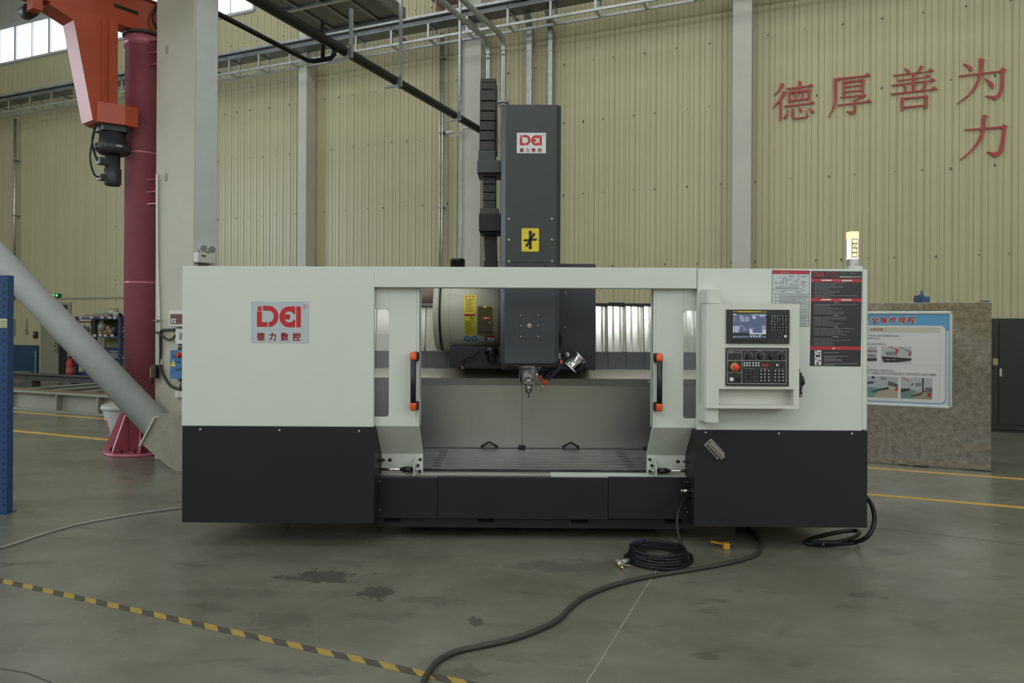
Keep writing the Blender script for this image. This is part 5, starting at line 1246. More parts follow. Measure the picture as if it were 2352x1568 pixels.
# ---- slanted connector on the right cabinet
c_ = mp(1640, 1031, -.006); t = math.radians(-47); u = Vector((math.cos(t), 0, math.sin(t))); v_ = Vector((-u.z, 0, u.x))
ctr = Vector((c_.x, -.006, c_.z))
def slab(a0, a1, b0, b1, y0, y1):
    mb = MB(); P = [ctr + u * a + v_ * b for a, b in ((a0, b0), (a1, b0), (a1, b1), (a0, b1))]; mb.prism([(k.x, k.z) for k in P], 'y', y0, y1); return mb
NICK = mat('nickel_grey', (.32, .31, .28), .4, .8)
cn = part('cable_connector', slab(-.065, .065, -.032, .032, -.012, -.006), NICK, cabR, bevel=.002, label='slanted grey metal cable connector')
part('connector_shell', slab(-.055, .075, -.016, .018, -.045, -.012), mat('nickel_warm', (.30, .28, .24), .4, .8), cabR, bevel=.004)
part('connector_groove', slab(-.056, .076, -.002, .001, -.0455, -.040), CASTDK, cabR)
part('connector_groove', slab(-.05, .07, .018, .021, -.040, -.012), CASTDK, cabR)
for a, b in ((-.058, -.026), (-.058, .026), (.058, -.026), (.06, .026)): pq = ctr + u * a + v_ * b; part('connector_screw', MB().lathe([(.005, 0), (.005, .003)], (pq.x, -.012, pq.z), (0, -1, 0), 10), ZINC, cabR)
# fittings on the right cabinet's inner cheek
for (px, py, L_) in ((1578, 1108, .03), (1574, 1127, .05)):
    p = mp(px, py, .10); xc = cR[0]
    m2 = MB(); m2.cyl((xc, .10, p.z), (xc - L_, .10, p.z), .011, 12); m2.cyl((xc - L_, .10, p.z), (xc - L_ - .012, .10, p.z), .014, 6); part('hose_fitting', m2, ZINC if py > 1110 else CHAR, cabR)
# small grey part lying on the way cover
p = mp(1418, 696, YC + .04); part('cover_clip', MB().box(p.x - .07, p.x + .06, YC + .02, YC + .06, PZ(695, YC), PZ(691.5, YC)), GALVDK, bevel=.004)

# ================================================================== red characters on the wall (traced strokes, 3.843 per photo pixel, origin 1740,100)
CHRED = mat('wall_character_red', (0.40, 0.050, 0.047), 0.5)
STROKES = {
 '德': [[(205,345),(238,358),(215,395),(150,458),(142,455),(190,400)], [(225,415),(255,430),(215,490),(135,573),(130,568),(190,495)], [(193,500),(215,485),(212,670),(193,687)],
       [(247,393),(445,370),(468,350),(496,372),(478,377),(258,405)], [(360,325),(390,337),(372,395),(355,425),(345,415),(355,385)], [(272,418),(293,425),(293,515),(273,525)],
       [(272,420),(440,400),(460,397),(478,412),(466,420),(290,438)], [(445,405),(466,412),(466,490),(446,500)], [(333,425),(350,420),(350,500),(333,505)], [(388,415),(406,412),(404,495),(388,498)],
       [(293,498),(446,480),(446,492),(293,512)], [(232,548),(450,522),(480,503),(507,525),(490,530),(240,560)], [(262,585),(272,590),(268,625),(252,658),(232,662),(230,650),(250,625)],
       [(300,570),(318,578),(318,640),(328,655),(420,645),(430,632),(425,588),(432,590),(440,625),(452,640),(430,655),(325,668),(305,655),(298,630)], [(355,553),(385,575),(398,598),(380,608),(368,585)], [(443,565),(480,580),(500,595),(498,612),(485,615),(465,590)]],
 '厚': [[(673,300),(690,305),(945,278),(968,256),(1000,283),(980,288),(700,320)], [(673,300),(702,312),(697,500),(680,570),(630,652),(624,648),(665,560),(675,500)], [(750,328),(772,335),(772,440),(750,453)],
       [(750,332),(915,315),(930,308),(952,325),(940,330),(772,347)], [(920,315),(942,322),(940,425),(918,432)], [(772,376),(918,362),(918,374),(772,388)], [(772,420),(918,405),(918,418),(772,432)],
       [(727,470),(915,450),(938,436),(963,458),(945,465),(870,500),(862,492),(920,462),(738,480)], [(703,538),(955,507),(982,486),(1013,512),(995,516),(715,548)], [(845,490),(868,497),(866,600),(840,630),(825,618),(785,600),(787,594),(845,598)]],
 '善': [[(1290,210),(1325,225),(1345,240),(1342,255),(1328,260),(1312,238)], [(1437,190),(1467,203),(1445,225),(1412,255),(1402,250),(1425,220)], [(1197,275),(1500,243),(1525,215),(1560,240),(1540,245),(1205,287)],
       [(1230,320),(1478,293),(1500,268),(1530,290),(1512,294),(1240,332)], [(1183,362),(1515,325),(1540,300),(1575,323),(1558,328),(1192,375)], [(1363,262),(1390,258),(1390,415),(1363,418)],
       [(1290,362),(1315,380),(1320,405),(1312,425),(1298,425),(1300,395)], [(1468,345),(1502,355),(1485,375),(1452,410),(1443,405),(1465,372)], [(1175,438),(1530,400),(1555,373),(1592,402),(1572,406),(1185,452)],
       [(1263,475),(1290,485),(1290,582),(1266,596)], [(1263,478),(1480,460),(1492,452),(1513,465),(1500,472),(1290,492)], [(1477,462),(1502,468),(1500,562),(1478,573)], [(1290,555),(1478,538),(1478,550),(1290,570)]],
 '为': [[(1812,173),(1855,185),(1885,200),(1898,220),(1893,240),(1878,242),(1862,222)], [(1957,125),(2010,140),(1990,165),(1980,250),(1965,320),(1930,390),(1870,460),(1765,532),(1760,526),(1860,450),(1910,380),(1942,310),(1955,230)],
       [(1772,282),(1945,260),(2140,237),(2160,208),(2197,230),(2178,250),(2150,250),(1980,268),(1785,292)], [(2150,240),(2178,245),(2170,400),(2150,460),(2120,485),(2090,497),(2070,480),(2010,465),(2012,458),(2090,462),(2125,445),(2145,390)], [(1997,297),(2050,325),(2080,350),(2090,375),(2082,395),(2070,398),(2045,355)]],
 '力': [[(1825,755),(1990,742),(2150,728),(2175,708),(2210,732),(2195,740),(2180,745),(1840,767)], [(2165,735),(2195,740),(2180,880),(2165,950),(2135,985),(2088,1003),(2070,985),(2022,957),(2025,950),(2095,962),(2130,945),(2150,870)],
       [(1987,625),(2038,637),(2018,660),(2010,760),(1985,830),(1940,900),(1870,970),(1790,1030),(1783,1025),(1880,945),(1935,870),(1970,790),(1985,720)]]}
CHLAB = {'德': 'red wall character 德 next to the pale steel post', '厚': 'red wall character 厚, second along from the pale steel post', '善': 'red wall character 善, third along from the pale steel post', '为': 'red wall character 为 ending the upper row', '力': 'single red wall character 力 hung below the row of four'}
for ch, sts in STROKES.items():
    t_ = thing('wall_character', CHLAB[ch], 'wall character', bframe(0, 0), 'red characters on the wall')
    for k, s in enumerate(sts):
        pts = [bw(1740 + a / 3.843, 100 + b / 3.843, -0.03) for a, b in s]
        MB().prism([(p.x, p.z) for p in pts], 'y', -0.030 - 0.0003 * k, -0.016).build('stroke', CHRED, t_)

# ================================================================== red jib crane post with orange swing frame
CR = mat('crane_red', (0.50, 0.140, 0.195), 0.30, var=0.12, vscale=3)
OR = mat('crane_orange', (0.46, 0.075, 0.028), 0.38, var=0.06, vscale=3)
cpos = Vector((-4.19, 8.17, 0)); RC = 0.20
zt = 1.45 + (747 - 92) / F * 8.17
cr = thing('jib_crane', 'red jib crane post with orange swing frame beside the concrete column', 'crane', wframe(cpos))
MB().lathe([(RC, 0.03), (RC, zt - .14), (RC + .012, zt - .14), (RC + .012, zt - .03), (RC, zt - .03), (RC, zt)], n=40).build('post', CR, cr)
MB().lathe([(.40, 0), (.40, .03)], n=48).build('base_plate', CR, cr)
for k in range(8):
    a = math.radians(22 + 45 * k); u = Vector((math.cos(a), math.sin(a), 0)); n = Vector((-u.y, u.x, 0)) * .009
    g = MB(); pts = [u * (RC - .005) + Vector((0, 0, .03)), u * .385 + Vector((0, 0, .03)), u * .385 + Vector((0, 0, .06)), u * (RC + .03) + Vector((0, 0, .44)), u * (RC - .005) + Vector((0, 0, .44))]
    g.add([p - n for p in pts] + [p + n for p in pts], [(4, 3, 2, 1, 0), (5, 6, 7, 8, 9)] + [(i, (i + 1) % 5, (i + 1) % 5 + 5, i + 5) for i in range(5)]); g.build('gusset', CR, cr)
    for da in (-13, 13):
        a2 = a + math.radians(22.5 + da); c = Vector((math.cos(a2) * .32, math.sin(a2) * .32, .03))
        b_ = MB(); b_.lathe([(.018, 0), (.018, .018)], c, n=6); b_.lathe([(.010, .018), (.010, .045)], c, n=8); b_.build('anchor_bolt', mat('rusty_bolt', (.09, .055, .04), .6, .4), cr)
for py in (108, 135, 162, 422, 450, 477):
    z = 1.45 + (747 - py) / F * 8.1
    MB().prism([(.10, -.165), (.24, -.22), (.26, -.05), (.15, -.02)], 'z', z, z + .012).build('stiffener', CR, cr)
for zz in (1.9, 3.35): MB().lathe([(RC + .004, 0), (RC + .006, .01), (RC + .004, .02)], (0, 0, zz), n=40, cap=False).build('weld_seam', CR, cr)
# swing frame, local x along the arm
arm = math.atan2(-.80, -.59)
JM = Matrix.Rotation(arm, 4, 'Z')
def jb(mb, name, m, **k):
    mb.v = [tuple(JM @ Vector(p)) for p in mb.v]; return mb.build(name, m, cr, **k)
jb(MB().box(-.25, 3.6, -.11, .11, zt + .02, zt + .03).box(-.25, 3.6, -.11, .11, zt + .40, zt + .415).box(-.25, 3.6, -.085, .085, zt + .03, zt + .40), 'jib_beam', OR)
jb(MB().lathe([(.23, zt - .01), (.23, zt + .02)], n=32), 'top_bearing', mat('bearing_dark', (.06, .05, .05), .5))
zb0, zb1 = 3.60, 3.80
mast = [(.44, zt + .02), (1.02, zt + .02), (1.02, zt - .02), (.80, zt - .10), (.61, zb0), (.44, zb0 - .01)]
jb(MB().prism(mast, 'y', -.13, .13), 'mast_plate', OR)
jb(MB().prism([(.37, zt + .02), (.46, zt + .02), (.46, zb1 - .02), (.37, zb1 - .02)], 'y', -.10, .16), 'mast_rear_plate', OR)
jb(MB().prism([(.70, zb0), (.70, .0 + zb0), (.735, zt - .1), (.60, zb0)][0:0] or [(.51, zb0 + .02), (.53, zb0 + .02), (.53, zt - .02), (.51, zt - .02)], 'y', .131, .145), 'mast_rib', OR)
jb(MB().prism([(.58, -.14), (.58, .16), (.34, .26), (.20, .26), (.20, -.26), (.34, -.26)], 'z', zb0 - .01, zb1), 'yoke', OR)
jb(MB().prism([(.50, -.10), (.50, .12), (.3, .2), (.25, .18), (.25, -.18)], 'z', zb0 - .07, zb0 - .01), 'yoke_base', mat('yoke_green_dark', (.025, .05, .045), .5))
DKM = mat('motor_dark', (.035, .037, .038), .45)
mx = .36
jb(MB().lathe([(.13, zb0 - .07), (.14, zb0 - .20), (.175, zb0 - .21), (.175, zb0 - .27), (.12, zb0 - .31)], (mx, .03, 0), n=24), 'gearbox', DKM)
jb(MB().lathe([(.075, zb0 - .31), (.075, zb0 - .46), (.085, zb0 - .465), (.085, zb0 - .62), (.07, zb0 - .645), (.02, zb0 - .65)], (mx, .03, 0), n=24), 'motor', DKM)
jb(MB().box(mx + .06, mx + .15, -.03, .07, zb0 - .43, zb0 - .36), 'terminal_box', DKM)
jb(MB().box(mx + .06, mx + .14, -.03, .07, zb0 - .60, zb0 - .54), 'terminal_box', DKM)
jb(MB().box(mx - .02, mx + .04, .19, .205, zb0 - .245, zb0 - .225), 'motor_label', mat('motor_label_pale', (.4, .42, .42), .5))
jb(MB().tube(spline([(.52, .0, zb0), (.56, 0, zb0 - .2), (.52, 0, zb0 - .36), (mx + .14, .02, zb0 - .40)], 6), .013, 8), 'motor_cable', RUBBER)
jb(MB().tube(spline([(.54, .0, zb0 - .10), (.58, 0, zb0 - .36), (.54, 0, zb0 - .54), (mx + .13, .02, zb0 - .57)], 6), .011, 8), 'motor_cable', RUBBER)
jb(MB().tube(spline([(-.1, .115, zt + .40), (-.02, .13, zt + .2), (-.1, .14, zt + .05), (-.16, .16, zt - .05)], 6), .014, 8), 'beam_cable', RUBBER)
jb(MB().tube(spline([(-.18, .115, zt + .38), (-.14, .13, zt + .2), (-.2, .14, zt + .02)], 6), .014, 8), 'beam_cable', RUBBER)
jb(MB().box(.12, .38, .086, .092, zt + .20, zt + .235), 'beam_slot', INK)
jb(MB().box(1.08, 1.17, -.05, .11, zt - .10, zt + .02), 'trolley_stop', OR)
jb(MB().cyl((1.12, -.05, zt - .06), (1.12, -.2, zt - .06), .07, 16), 'trolley_motor', BLACK)

# ---- white bin behind the crane post
p = on_floor(300, 1024)
bn = thing('plastic_bin', 'white tapered plastic bin behind the red crane post', 'bin', wframe((p.x, p.y, 0)))
BINM = mat('bin_white', (.50, .51, .50), .45, var=.04, vscale=3)
MB().lathe([(.185, 0), (.20, .03), (.29, .42), (.29, .45)], n=36).build('body', BINM, bn)
MB().lathe([(.298, .44), (.315, .45), (.315, .475), (.30, .50), (.28, .505)], n=36).build('lid_rim', mat('bin_rim', (.46, .46, .42), .45), bn)
mb = MB(); a0 = math.radians(232)
for k in range(7):
    t = a0 - .28 + .09 * k; pass
vs = []
for k in range(7):
    t = math.radians(206 + 4.5 * k)
    for z, r in ((.17, .236), (.33, .273)): vs.append((math.cos(t) * r, math.sin(t) * r, z))
mb.add(vs, [(2 * k, 2 * k + 2, 2 * k + 3, 2 * k + 1) for k in range(6)]); mb.build('red_label', mat('bin_label', (.42, .12, .12), .5), bn)

# ---- blue perforated rack upright
p = on_floor(15, 1180)
RB = mat('rack_blue', (.018, .060, .165), .42, var=.06)
rk = thing('rack_upright', 'blue perforated steel rack upright with a pale label', 'rack', wframe((p.x, p.y, 0)))
zr1 = 1.45 + (747 + 5.5 - 643) / F * p.y
MB().box(-.10, 0, 0, .07, .004, zr1).build('post', RB, rk, bevel=.003); MB().box(-1.0, -.90, 0, .07, .004, zr1).build('post', RB, rk, bevel=.003)
MB().box(-.13, .01, -.03, .10, 0, .004).build('foot_plate', RB, rk); MB().box(-1.03, -.87, -.03, .10, 0, .004).build('foot_plate', RB, rk)
for k in range(4): MB().bar((-.10, .035, .15 + .42 * k), (-.90, .035, .50 + .42 * k if k % 2 == 0 else .15 + .42 * k), .03, .015).build('brace', RB, rk)
h_ = MB(); z = .06; k = 0
while z < zr1 - .05:
    h_.box(-.028, -.020, -.0012, .0, z, z + .018, 0); h_.box(-.062, -.054, -.0012, .0, z + .006, z + .014, 1); z += .052
tag(h_.build('perforations', [INK, mat('hole_bright', (.35, .36, .36), .5)], rk), kind='stuff')
zl = lambda py: 1.45 + (747 + 5.5 - py) / F * p.y
MB().box(-.09, -.002, -.003, -.0013, zl(764), zl(743)).build('rack_label', mat('label_pale_yellow', (.52, .53, .36), .5), rk)
m_ = MB()
for q0, q1 in ((748, 750), (754, 756), (760, 762)): m_.rect(-.05, -.008, zl(q1), zl(q0), -.0034)
m_.build('label_text', mat('label_grey_ink', (.15, .15, .10), .5), rk)

# ================================================================== equipment on the concrete column
YF_ = cc.y
def cq(px, py, d=0.0): q = bw(px, py, YF_ - d); return q.x - cc.x, q.z
def cbox(mb, px0, py0, px1, py1, d0, d1):
    a = cq(px0, (py0 + py1) / 2, d1); b = cq(px1, (py0 + py1) / 2, d1); c = cq((px0 + px1) / 2, py0, d1); e = cq((px0 + px1) / 2, py1, d1)
    return mb.box(a[0], b[0], -d1, -d0, e[1], c[1])
PVC = mat('pvc_white', (.60, .60, .56), .4)
def cthing(name, lab, cat): return thing(name, lab, cat, bframe(cc.x, cc.y))
t_ = cthing('breaker_box', 'white breaker box with brown window on the concrete column', 'electrical box')
cbox(MB(), 387, 713, 436, 750, .002, .09).build('case', PVC, t_, bevel=.008)
cbox(MB(), 391, 721, 432, 744, .09, .094).build('window', mat('brown_window', (.17, .05, .03), .25), t_)
cbox(MB(), 396, 724, 428, 729, .094, .096).build('window_bar', mat('brown_bar', (.10, .03, .02), .3), t_); cbox(MB(), 393, 731, 404, 742, .094, .097).build('logo_sticker', mat('sticker_multicolour', (.45, .42, .40), .5), t_); cbox(MB(), 396, 734, 400, 739, .097, .098).build('sticker_mark', mat('sticker_blue', (.05, .2, .45), .5), t_)
t_ = cthing('meter_box', 'small white switch box below the breaker box', 'electrical box')
cbox(MB(), 402.5, 755, 436, 790, .002, .06).build('case', PVC, t_, bevel=.005); cbox(MB(), 411.5, 764, 432, 780, .06, .062).build('window', mat('meter_grey', (.22, .23, .24), .3), t_)
for px in (411, 415): m_ = MB(); a = cq(px, 790, .03); b = cq(px, 803, .03); m_.cyl((a[0], -.03, b[1]), (a[0], -.03, a[1]), .009, 8); m_.build('conduit_link', GALVDK, t_)
t_ = cthing('crane_control_box', 'blue crane control box with red rotary switch on the column', 'electrical box')
BLB = mat('control_blue', (.03, .14, .36), .4)
cbox(MB(), 390.5, 804.5, 436, 870, .002, .09).build('case', BLB, t_, bevel=.003)
a = cq(412, 815, .10); m_ = MB(); m_.lathe([(.030, 0), (.030, .02), (.022, .045)], (a[0], -.09, a[1]), (0, -1, 0), 18); m_.build('rotary_switch', mat('switch_red', (.42, .03, .03), .4), t_)
m_ = MB(); m_.lathe([(.036, 0), (.036, .008)], (a[0] + .012, -.09, a[1]), (0, -1, 0), 18); m_.build('switch_plate', mat('switch_yellow', (.6, .32, .04), .4), t_)
tri = [cq(391.5, 841, .091), cq(404.5, 841, .091), cq(398, 825.5, .091)]; MB().flat(tri, -.0915).build('warning_triangle', YELLOW, t_)
c_ = cq(398, 835.5, .091); MB().flat([(c_[0] - .003, c_[1] - .015), (c_[0] + .006, c_[1] + .004), (c_[0] + .001, c_[1] + .004), (c_[0] + .004, c_[1] + .02), (c_[0] - .006, c_[1]), (c_[0], c_[1])], -.0925).build('triangle_mark', INK, t_)
for q in ((396, 815, 403, 820), (406, 829.5, 412, 834), (403, 846, 416, 850)): cbox(MB(), *q, .09, .096).build('display_slot', mat('slot_dark', (.03, .04, .05), .4), t_)
m_ = MB()
for k in range(4): a = cq(393, 858 + 2.6 * k, .091); b = cq(411 - 3 * (k % 2), 859 + 2.6 * k, .091); m_.rect(a[0], b[0], b[1], a[1], -.0915)
m_.build('print_lines', mat('print_pale', (.4, .5, .6), .5), t_)
t_ = cthing('socket_box', 'small white socket box low on the concrete column', 'electrical box')
cbox(MB(), 401, 896.5, 411.5, 913, .002, .04).build('case', PVC, t_, bevel=.003); cbox(MB(), 412.5, 898, 430, 913, .002, .04).build('case', PVC, t_, bevel=.003); a = cq(414, 870, .03); b = cq(414, 897, .03); m_ = MB(); m_.cyl((a[0], -.03, b[1]), (a[0], -.03, a[1]), .010, 8); m_.build('drop_conduit', GALVDK, t_)
t_ = cthing('control_cable', 'black cable looping down the concrete column beside the boxes', 'cable')
def ctube(pts, r, name, m, par): MB().tube(spline([(cq(a, b, d)[0], -d, cq(a, b, d)[1]) for a, b, d in pts], 6), r, 10).build(name, m, par)
ctube([(402, 757, .04), (385, 757, .03), (371, 759, .02), (368.5, 770, .02), (368.5, 805, .02), (369, 835, .02), (375, 860, .025), (390, 884, .03), (405, 892, .04), (418, 893, .05)], .013, 'long_run', RUBBER, t_)
ctube([(358, 763, .05), (366, 766, .05), (378, 776, .04), (390, 780, .04), (399, 775, .05), (403, 768, .05)], .012, 'short_run', RUBBER, t_)
t_ = cthing('hoist_pendant', 'black and yellow hoist remote hanging on a thin cord by the red post', 'remote')
ctube([(366, 738, .03), (354, 737, .05), (352, 790, .05), (349, 840, .05)], .0035, 'cord', INK, t_)
ctube([(362, 738, .03), (356, 745, .05), (355, 800, .05), (354, 840, .05)], .003, 'cord', INK, t_)
cbox(MB(), 346, 838, 357, 869, .03, .08).build('body', BLACK, t_, bevel=.006); cbox(MB(), 344.5, 843, 346.5, 866, .03, .07).build('side_strip', mat('remote_yellow', (.45, .28, .03), .4), t_)
m_ = MB(); a = cq(349.5, 869, .05); m_.cyl((a[0], -.05, a[1]), (a[0], -.05, a[1] - .05), .010, 8); m_.build('gland', BLACK, t_)
m_ = MB(); a = cq(366, 737, .0); m_.box(a[0] - .03, a[0] + .03, -.05, 0, a[1] - .006, a[1] + .012); m_.build('hook_clip', mat('brass_dull', (.25, .2, .1), .4, .6), t_)
t_ = cthing('pvc_conduit', 'white plastic conduit down the edge of the concrete column', 'conduit')
ctube([(361, 400, .015), (361.5, 560, .015), (363, 640, .015), (366, 735, .015), (367, 800, .015), (371, 838, .015)], .014, 'pipe', PVC, t_)
# emergency light on the grey side
def eq(px, py, off=0.0):
    o = BI @ C0; d = BI.to_3x3() @ ray(px, py); t = ((cc.x + CW + off) - o.x) / d.x; q = o + d * t; return q.y - cc.y, q.z
t_ = cthing('emergency_light', 'white twin-head emergency light on the side of the concrete column', 'lamp')
y0, _ = eq(453, 592, .06); y1, _ = eq(493, 592, .06); _, z1 = eq(472, 581, .06); _, z0 = eq(472, 604, .06)
MB().box(CW + .006, CW + .07, y0, y1, z0, z1).build('case', PVC, t_, bevel=.008)
MB().box(CW + .07, CW + .0712, y0 + (y1 - y0) * .18, y0 + (y1 - y0) * .45, z1 - .045, z1 - .02).build('status_window', mat('status_green', (.15, .2, .03), .4), t_)
MB().box(CW + .006, CW + .03, y0 + .07, y1 - .05, z0 - .05, z0).build('bracket', GALVDK, t_)
for px, py in ((467, 571), (486, 573)):
    yy, zz_ = eq(px, py, .05); dv = Vector((.8, -.35, -.1)).normalized()
    MB().lathe([(.02, -.05), (.043, -.01), (.045, .012)], (CW + .05, yy, zz_), dv, 20).build('lamp_head', PVC, t_)
    MB().lathe([(.038, .008), (.038, .0135)], (CW + .05, yy, zz_), dv, 20).build('lens', mat('lens_grey', (.35, .36, .36), .15, .4), t_)
    MB().cyl((CW + .04, yy, zz_ - .03), (CW + .04, yy, z1), .008, 8).build('neck', PVC, t_)

# ================================================================== sheet board with framed notice
q0 = bfloor(2276, 1083.5); yB = q0.y
xr_ = q0.x; xl_ = bw(1900, 900, yB).x
def bq(px, py, d=0.0): p = bw(px, py, yB - d); return p.x, p.z
zt2 = bq(2130, 694.5)[1]
def spangle():
    m = bpy.data.materials.new('spangled_sheet'); m.use_nodes = True; nt = m.node_tree; N = nt.nodes; L = nt.links; b = N['Principled BSDF']
    b.inputs['Metallic'].default_value = .92
    tc = N.new('ShaderNodeTexCoord')
    n1 = N.new('ShaderNodeTexNoise'); n1.inputs['Scale'].default_value = 18; n1.inputs['Detail'].default_value = 6; n1.inputs['Roughness'].default_value = .75
    n2 = N.new('ShaderNodeTexNoise'); n2.inputs['Scale'].default_value = 2.0; n2.inputs['Detail'].default_value = 3
    for n in (n1, n2): L.new(tc.outputs['Object'], n.inputs['Vector'])
    m1 = N.new('ShaderNodeMapRange'); m1.inputs['From Min'].default_value = .38; m1.inputs['From Max'].default_value = .66; L.new(n1.outputs[0], m1.inputs[0])
    m2 = N.new('ShaderNodeMapRange'); m2.inputs['From Min'].default_value = .4; m2.inputs['From Max'].default_value = .62; L.new(n2.outputs[0], m2.inputs[0])
    x = N.new('ShaderNodeMix'); x.data_type = 'RGBA'; x.inputs['A'].default_value = (.27, .24, .23, 1); x.inputs['B'].default_value = (.50, .475, .445, 1); L.new(m1.outputs[0], x.inputs['Factor'])
    L.new(x.outputs['Result'], b.inputs['Base Color'])
    r = N.new('ShaderNodeMapRange'); r.inputs['To Min'].default_value = .10; r.inputs['To Max'].default_value = .26; L.new(m2.outputs[0], r.inputs[0]); L.new(r.outputs[0], b.inputs['Roughness'])
    bp = N.new('ShaderNodeBump'); bp.inputs['Strength'].default_value = .10; bp.inputs['Distance'].default_value = .02; L.new(n2.outputs[0], bp.inputs['Height']); L.new(bp.outputs[0], b.inputs['Normal'])
    return m
bd = thing('sheet_board', 'standing galvanised sheet metal board carrying a framed notice', 'board', bframe(0, yB))
MB().box(xl_, xr_, 0, .03, .012, zt2).build('sheet', spangle(), bd, bevel=.002)
for k in range(3):
    xx = xl_ + .12 + (xr_ - xl_ - .24) * k / 2
    MB().box(xx - .025, xx + .025, .03, .08, 0, zt2 - .06).build('rear_post', GALVDK, bd); MB().box(xx - .025, xx + .025, .03, .55, 0, .04).build('foot', GALVDK, bd); MB().bar((xx, .53, .04), (xx, .07, .8), .04, .03).build('strut', GALVDK, bd)
for px, py in ((2277, 715), (2208, 719), (2020, 980), (2274, 1054), (2206, 926), (2020, 1039)):
    a = bq(px, py); MB().lathe([(.006, 0), (.006, .003)], (a[0], 0, a[1]), (0, -1, 0), 8).build('rivet', ZINC, bd)
# framed notice (crop 6.27 per pixel, origin 1990,700)
nt_ = thing('framed_notice', 'blue and white framed lifting-procedure notice on the sheet board', 'notice', bframe(0, yB))
def nq(x, y, d=.02): p = bw(1990 + x / 6.27, 700 + y / 6.27, yB - d); return p.x, p.z
ALU = mat('aluminium_frame', (.58, .59, .58), .35, .7)
xL = bq(1912, 800)[0]
fz1, fz0, fx1 = nq(1240, 90)[1], nq(1220, 1505)[1], nq(1240, 800)[0]; fz0 = (nq(1220, 1500)[1] + nq(600, 1475)[1]) / 2 ; ft_ = .032
MB().box(xL, fx1, -.012, -.001, fz0, fz1).build('backing', PAPERW, nt_)
for r4 in ((xL, fx1, fz1 - ft_, fz1), (xL, fx1, fz0, fz0 + ft_), (xL, xL + ft_, fz0, fz1), (fx1 - ft_, fx1, fz0, fz1)): MB().box(r4[0], r4[1], -.024, -.001, r4[2], r4[3]).build('frame_rail', ALU, nt_, bevel=.008)
X0, X1, Z0, Z1 = xL + ft_, fx1 - ft_, fz0 + ft_, fz1 - ft_
BL1, BL2, BGP, OLV = mat('notice_blue', (.10, .30, .50), .4), mat('notice_pale_blue', (.42, .53, .57), .4), mat('notice_white', (.58, .58, .57), .4), mat('notice_olive', (.46, .46, .36), .4)
zS = nq(1180, 375)[1]; xS = nq(1148, 800)[0]; zH = nq(600, 300)[1]; zBt = nq(900, 1425)[1]
m_ = MB(); m_.rect(X0, X1, Z0, zS, -.0125, 1); m_.rect(X0, X1, zS, Z1, -.0125, 0); m_.build('notice_ground', [BL1, BL2], nt_)
MB().flat(rrect(X0 - .05, xS, zBt, zH, .05), -.0130).build('notice_rim', mat('notice_line_blue', (.08, .20, .48), .4), nt_)
MB().flat(rrect(X0 - .05, xS - .006, zBt + .008, zH + .002, .048), -.0133).build('notice_sheet', BGP, nt_)
xo = nq(1055, 360)[0]; zo1, zo0 = nq(600, 325)[1], nq(600, 398)[1]
MB().rect(X0, xo, zo0, zo1, -.0137).build('heading_band', OLV, nt_)
m_ = MB(); xv = xo
for y in (862, 1392): zz_ = nq(700, y)[1]; m_.rect(X0, xo, zz_ - .001, zz_ + .001, -.0138)
m_.rect(xo - .001, xo + .001, nq(700, 1392)[1], zo1, -.0138); m_.build('table_rule', mat('rule_grey', (.38, .38, .37), .5), nt_)
def nt(mb, s, x0, y0, x1, y1, d=.0142, mi=0, bold=0): 
    a = nq(x0, (y0 + y1) / 2); b = nq(x1, (y0 + y1) / 2); c = nq((x0 + x1) / 2, y0); e = nq((x0 + x1) / 2, y1); letter(mb, s, a[0], b[0], e[1], c[1], -d, mi, bold)
NRED = mat('notice_red', rgb(190, 40, 55), .45)
for s, x0, x1 in (('安', -60, 45), ('全', 72, 172), ('操', 200, 300), ('作', 330, 432), ('规', 460, 565), ('程', 590, 698)):
    for off, mm, dd in ((.05, INKW, .0138), (0.0, NRED, .0143)):
        m_ = MB(); y0, y1 = 172, 262
        if off:
            for ox in (-6, 0, 6):
                for oy in (-6, 0, 6): nt(m_, s, x0 + ox, y0 + oy, x1 + ox, y1 + oy, dd)
        else:
            for ox in (-3, 0, 3): nt(m_, s, x0 + ox, y0, x1 + ox, y1, dd)
        m_.build('title_outline' if off else 'title_character', mm, nt_)
m_ = MB(); [nt(m_, '吊装方案', 57 + o, 335, 240 + o, 374) for o in (-1.5, 0, 1.5)]; m_.build('notice_heading', NRED, nt_)
m_ = MB()
for s, x0, y0, x1, y1 in (('吊环4件,U型环(根据需求选用);', 22, 430, 475, 465), ('据需求选用)。', 22, 470, 205, 500), (',保证床身平稳吊起。', 0, 548, 288, 582), ('下。', 0, 888, 50, 912), ('与吊环连接,平稳起吊立柱;', 0, 928, 402, 962), ('吊环,下端通过U型环与吊环连接,通过行车两吊钩配合,完成立柱翻转。', -20, 975, 1018, 1016)): nt(m_, s, x0, y0, x1, y1)
m_.build('notice_text', mat('notice_ink', (.04, .04, .045), .5), nt_)
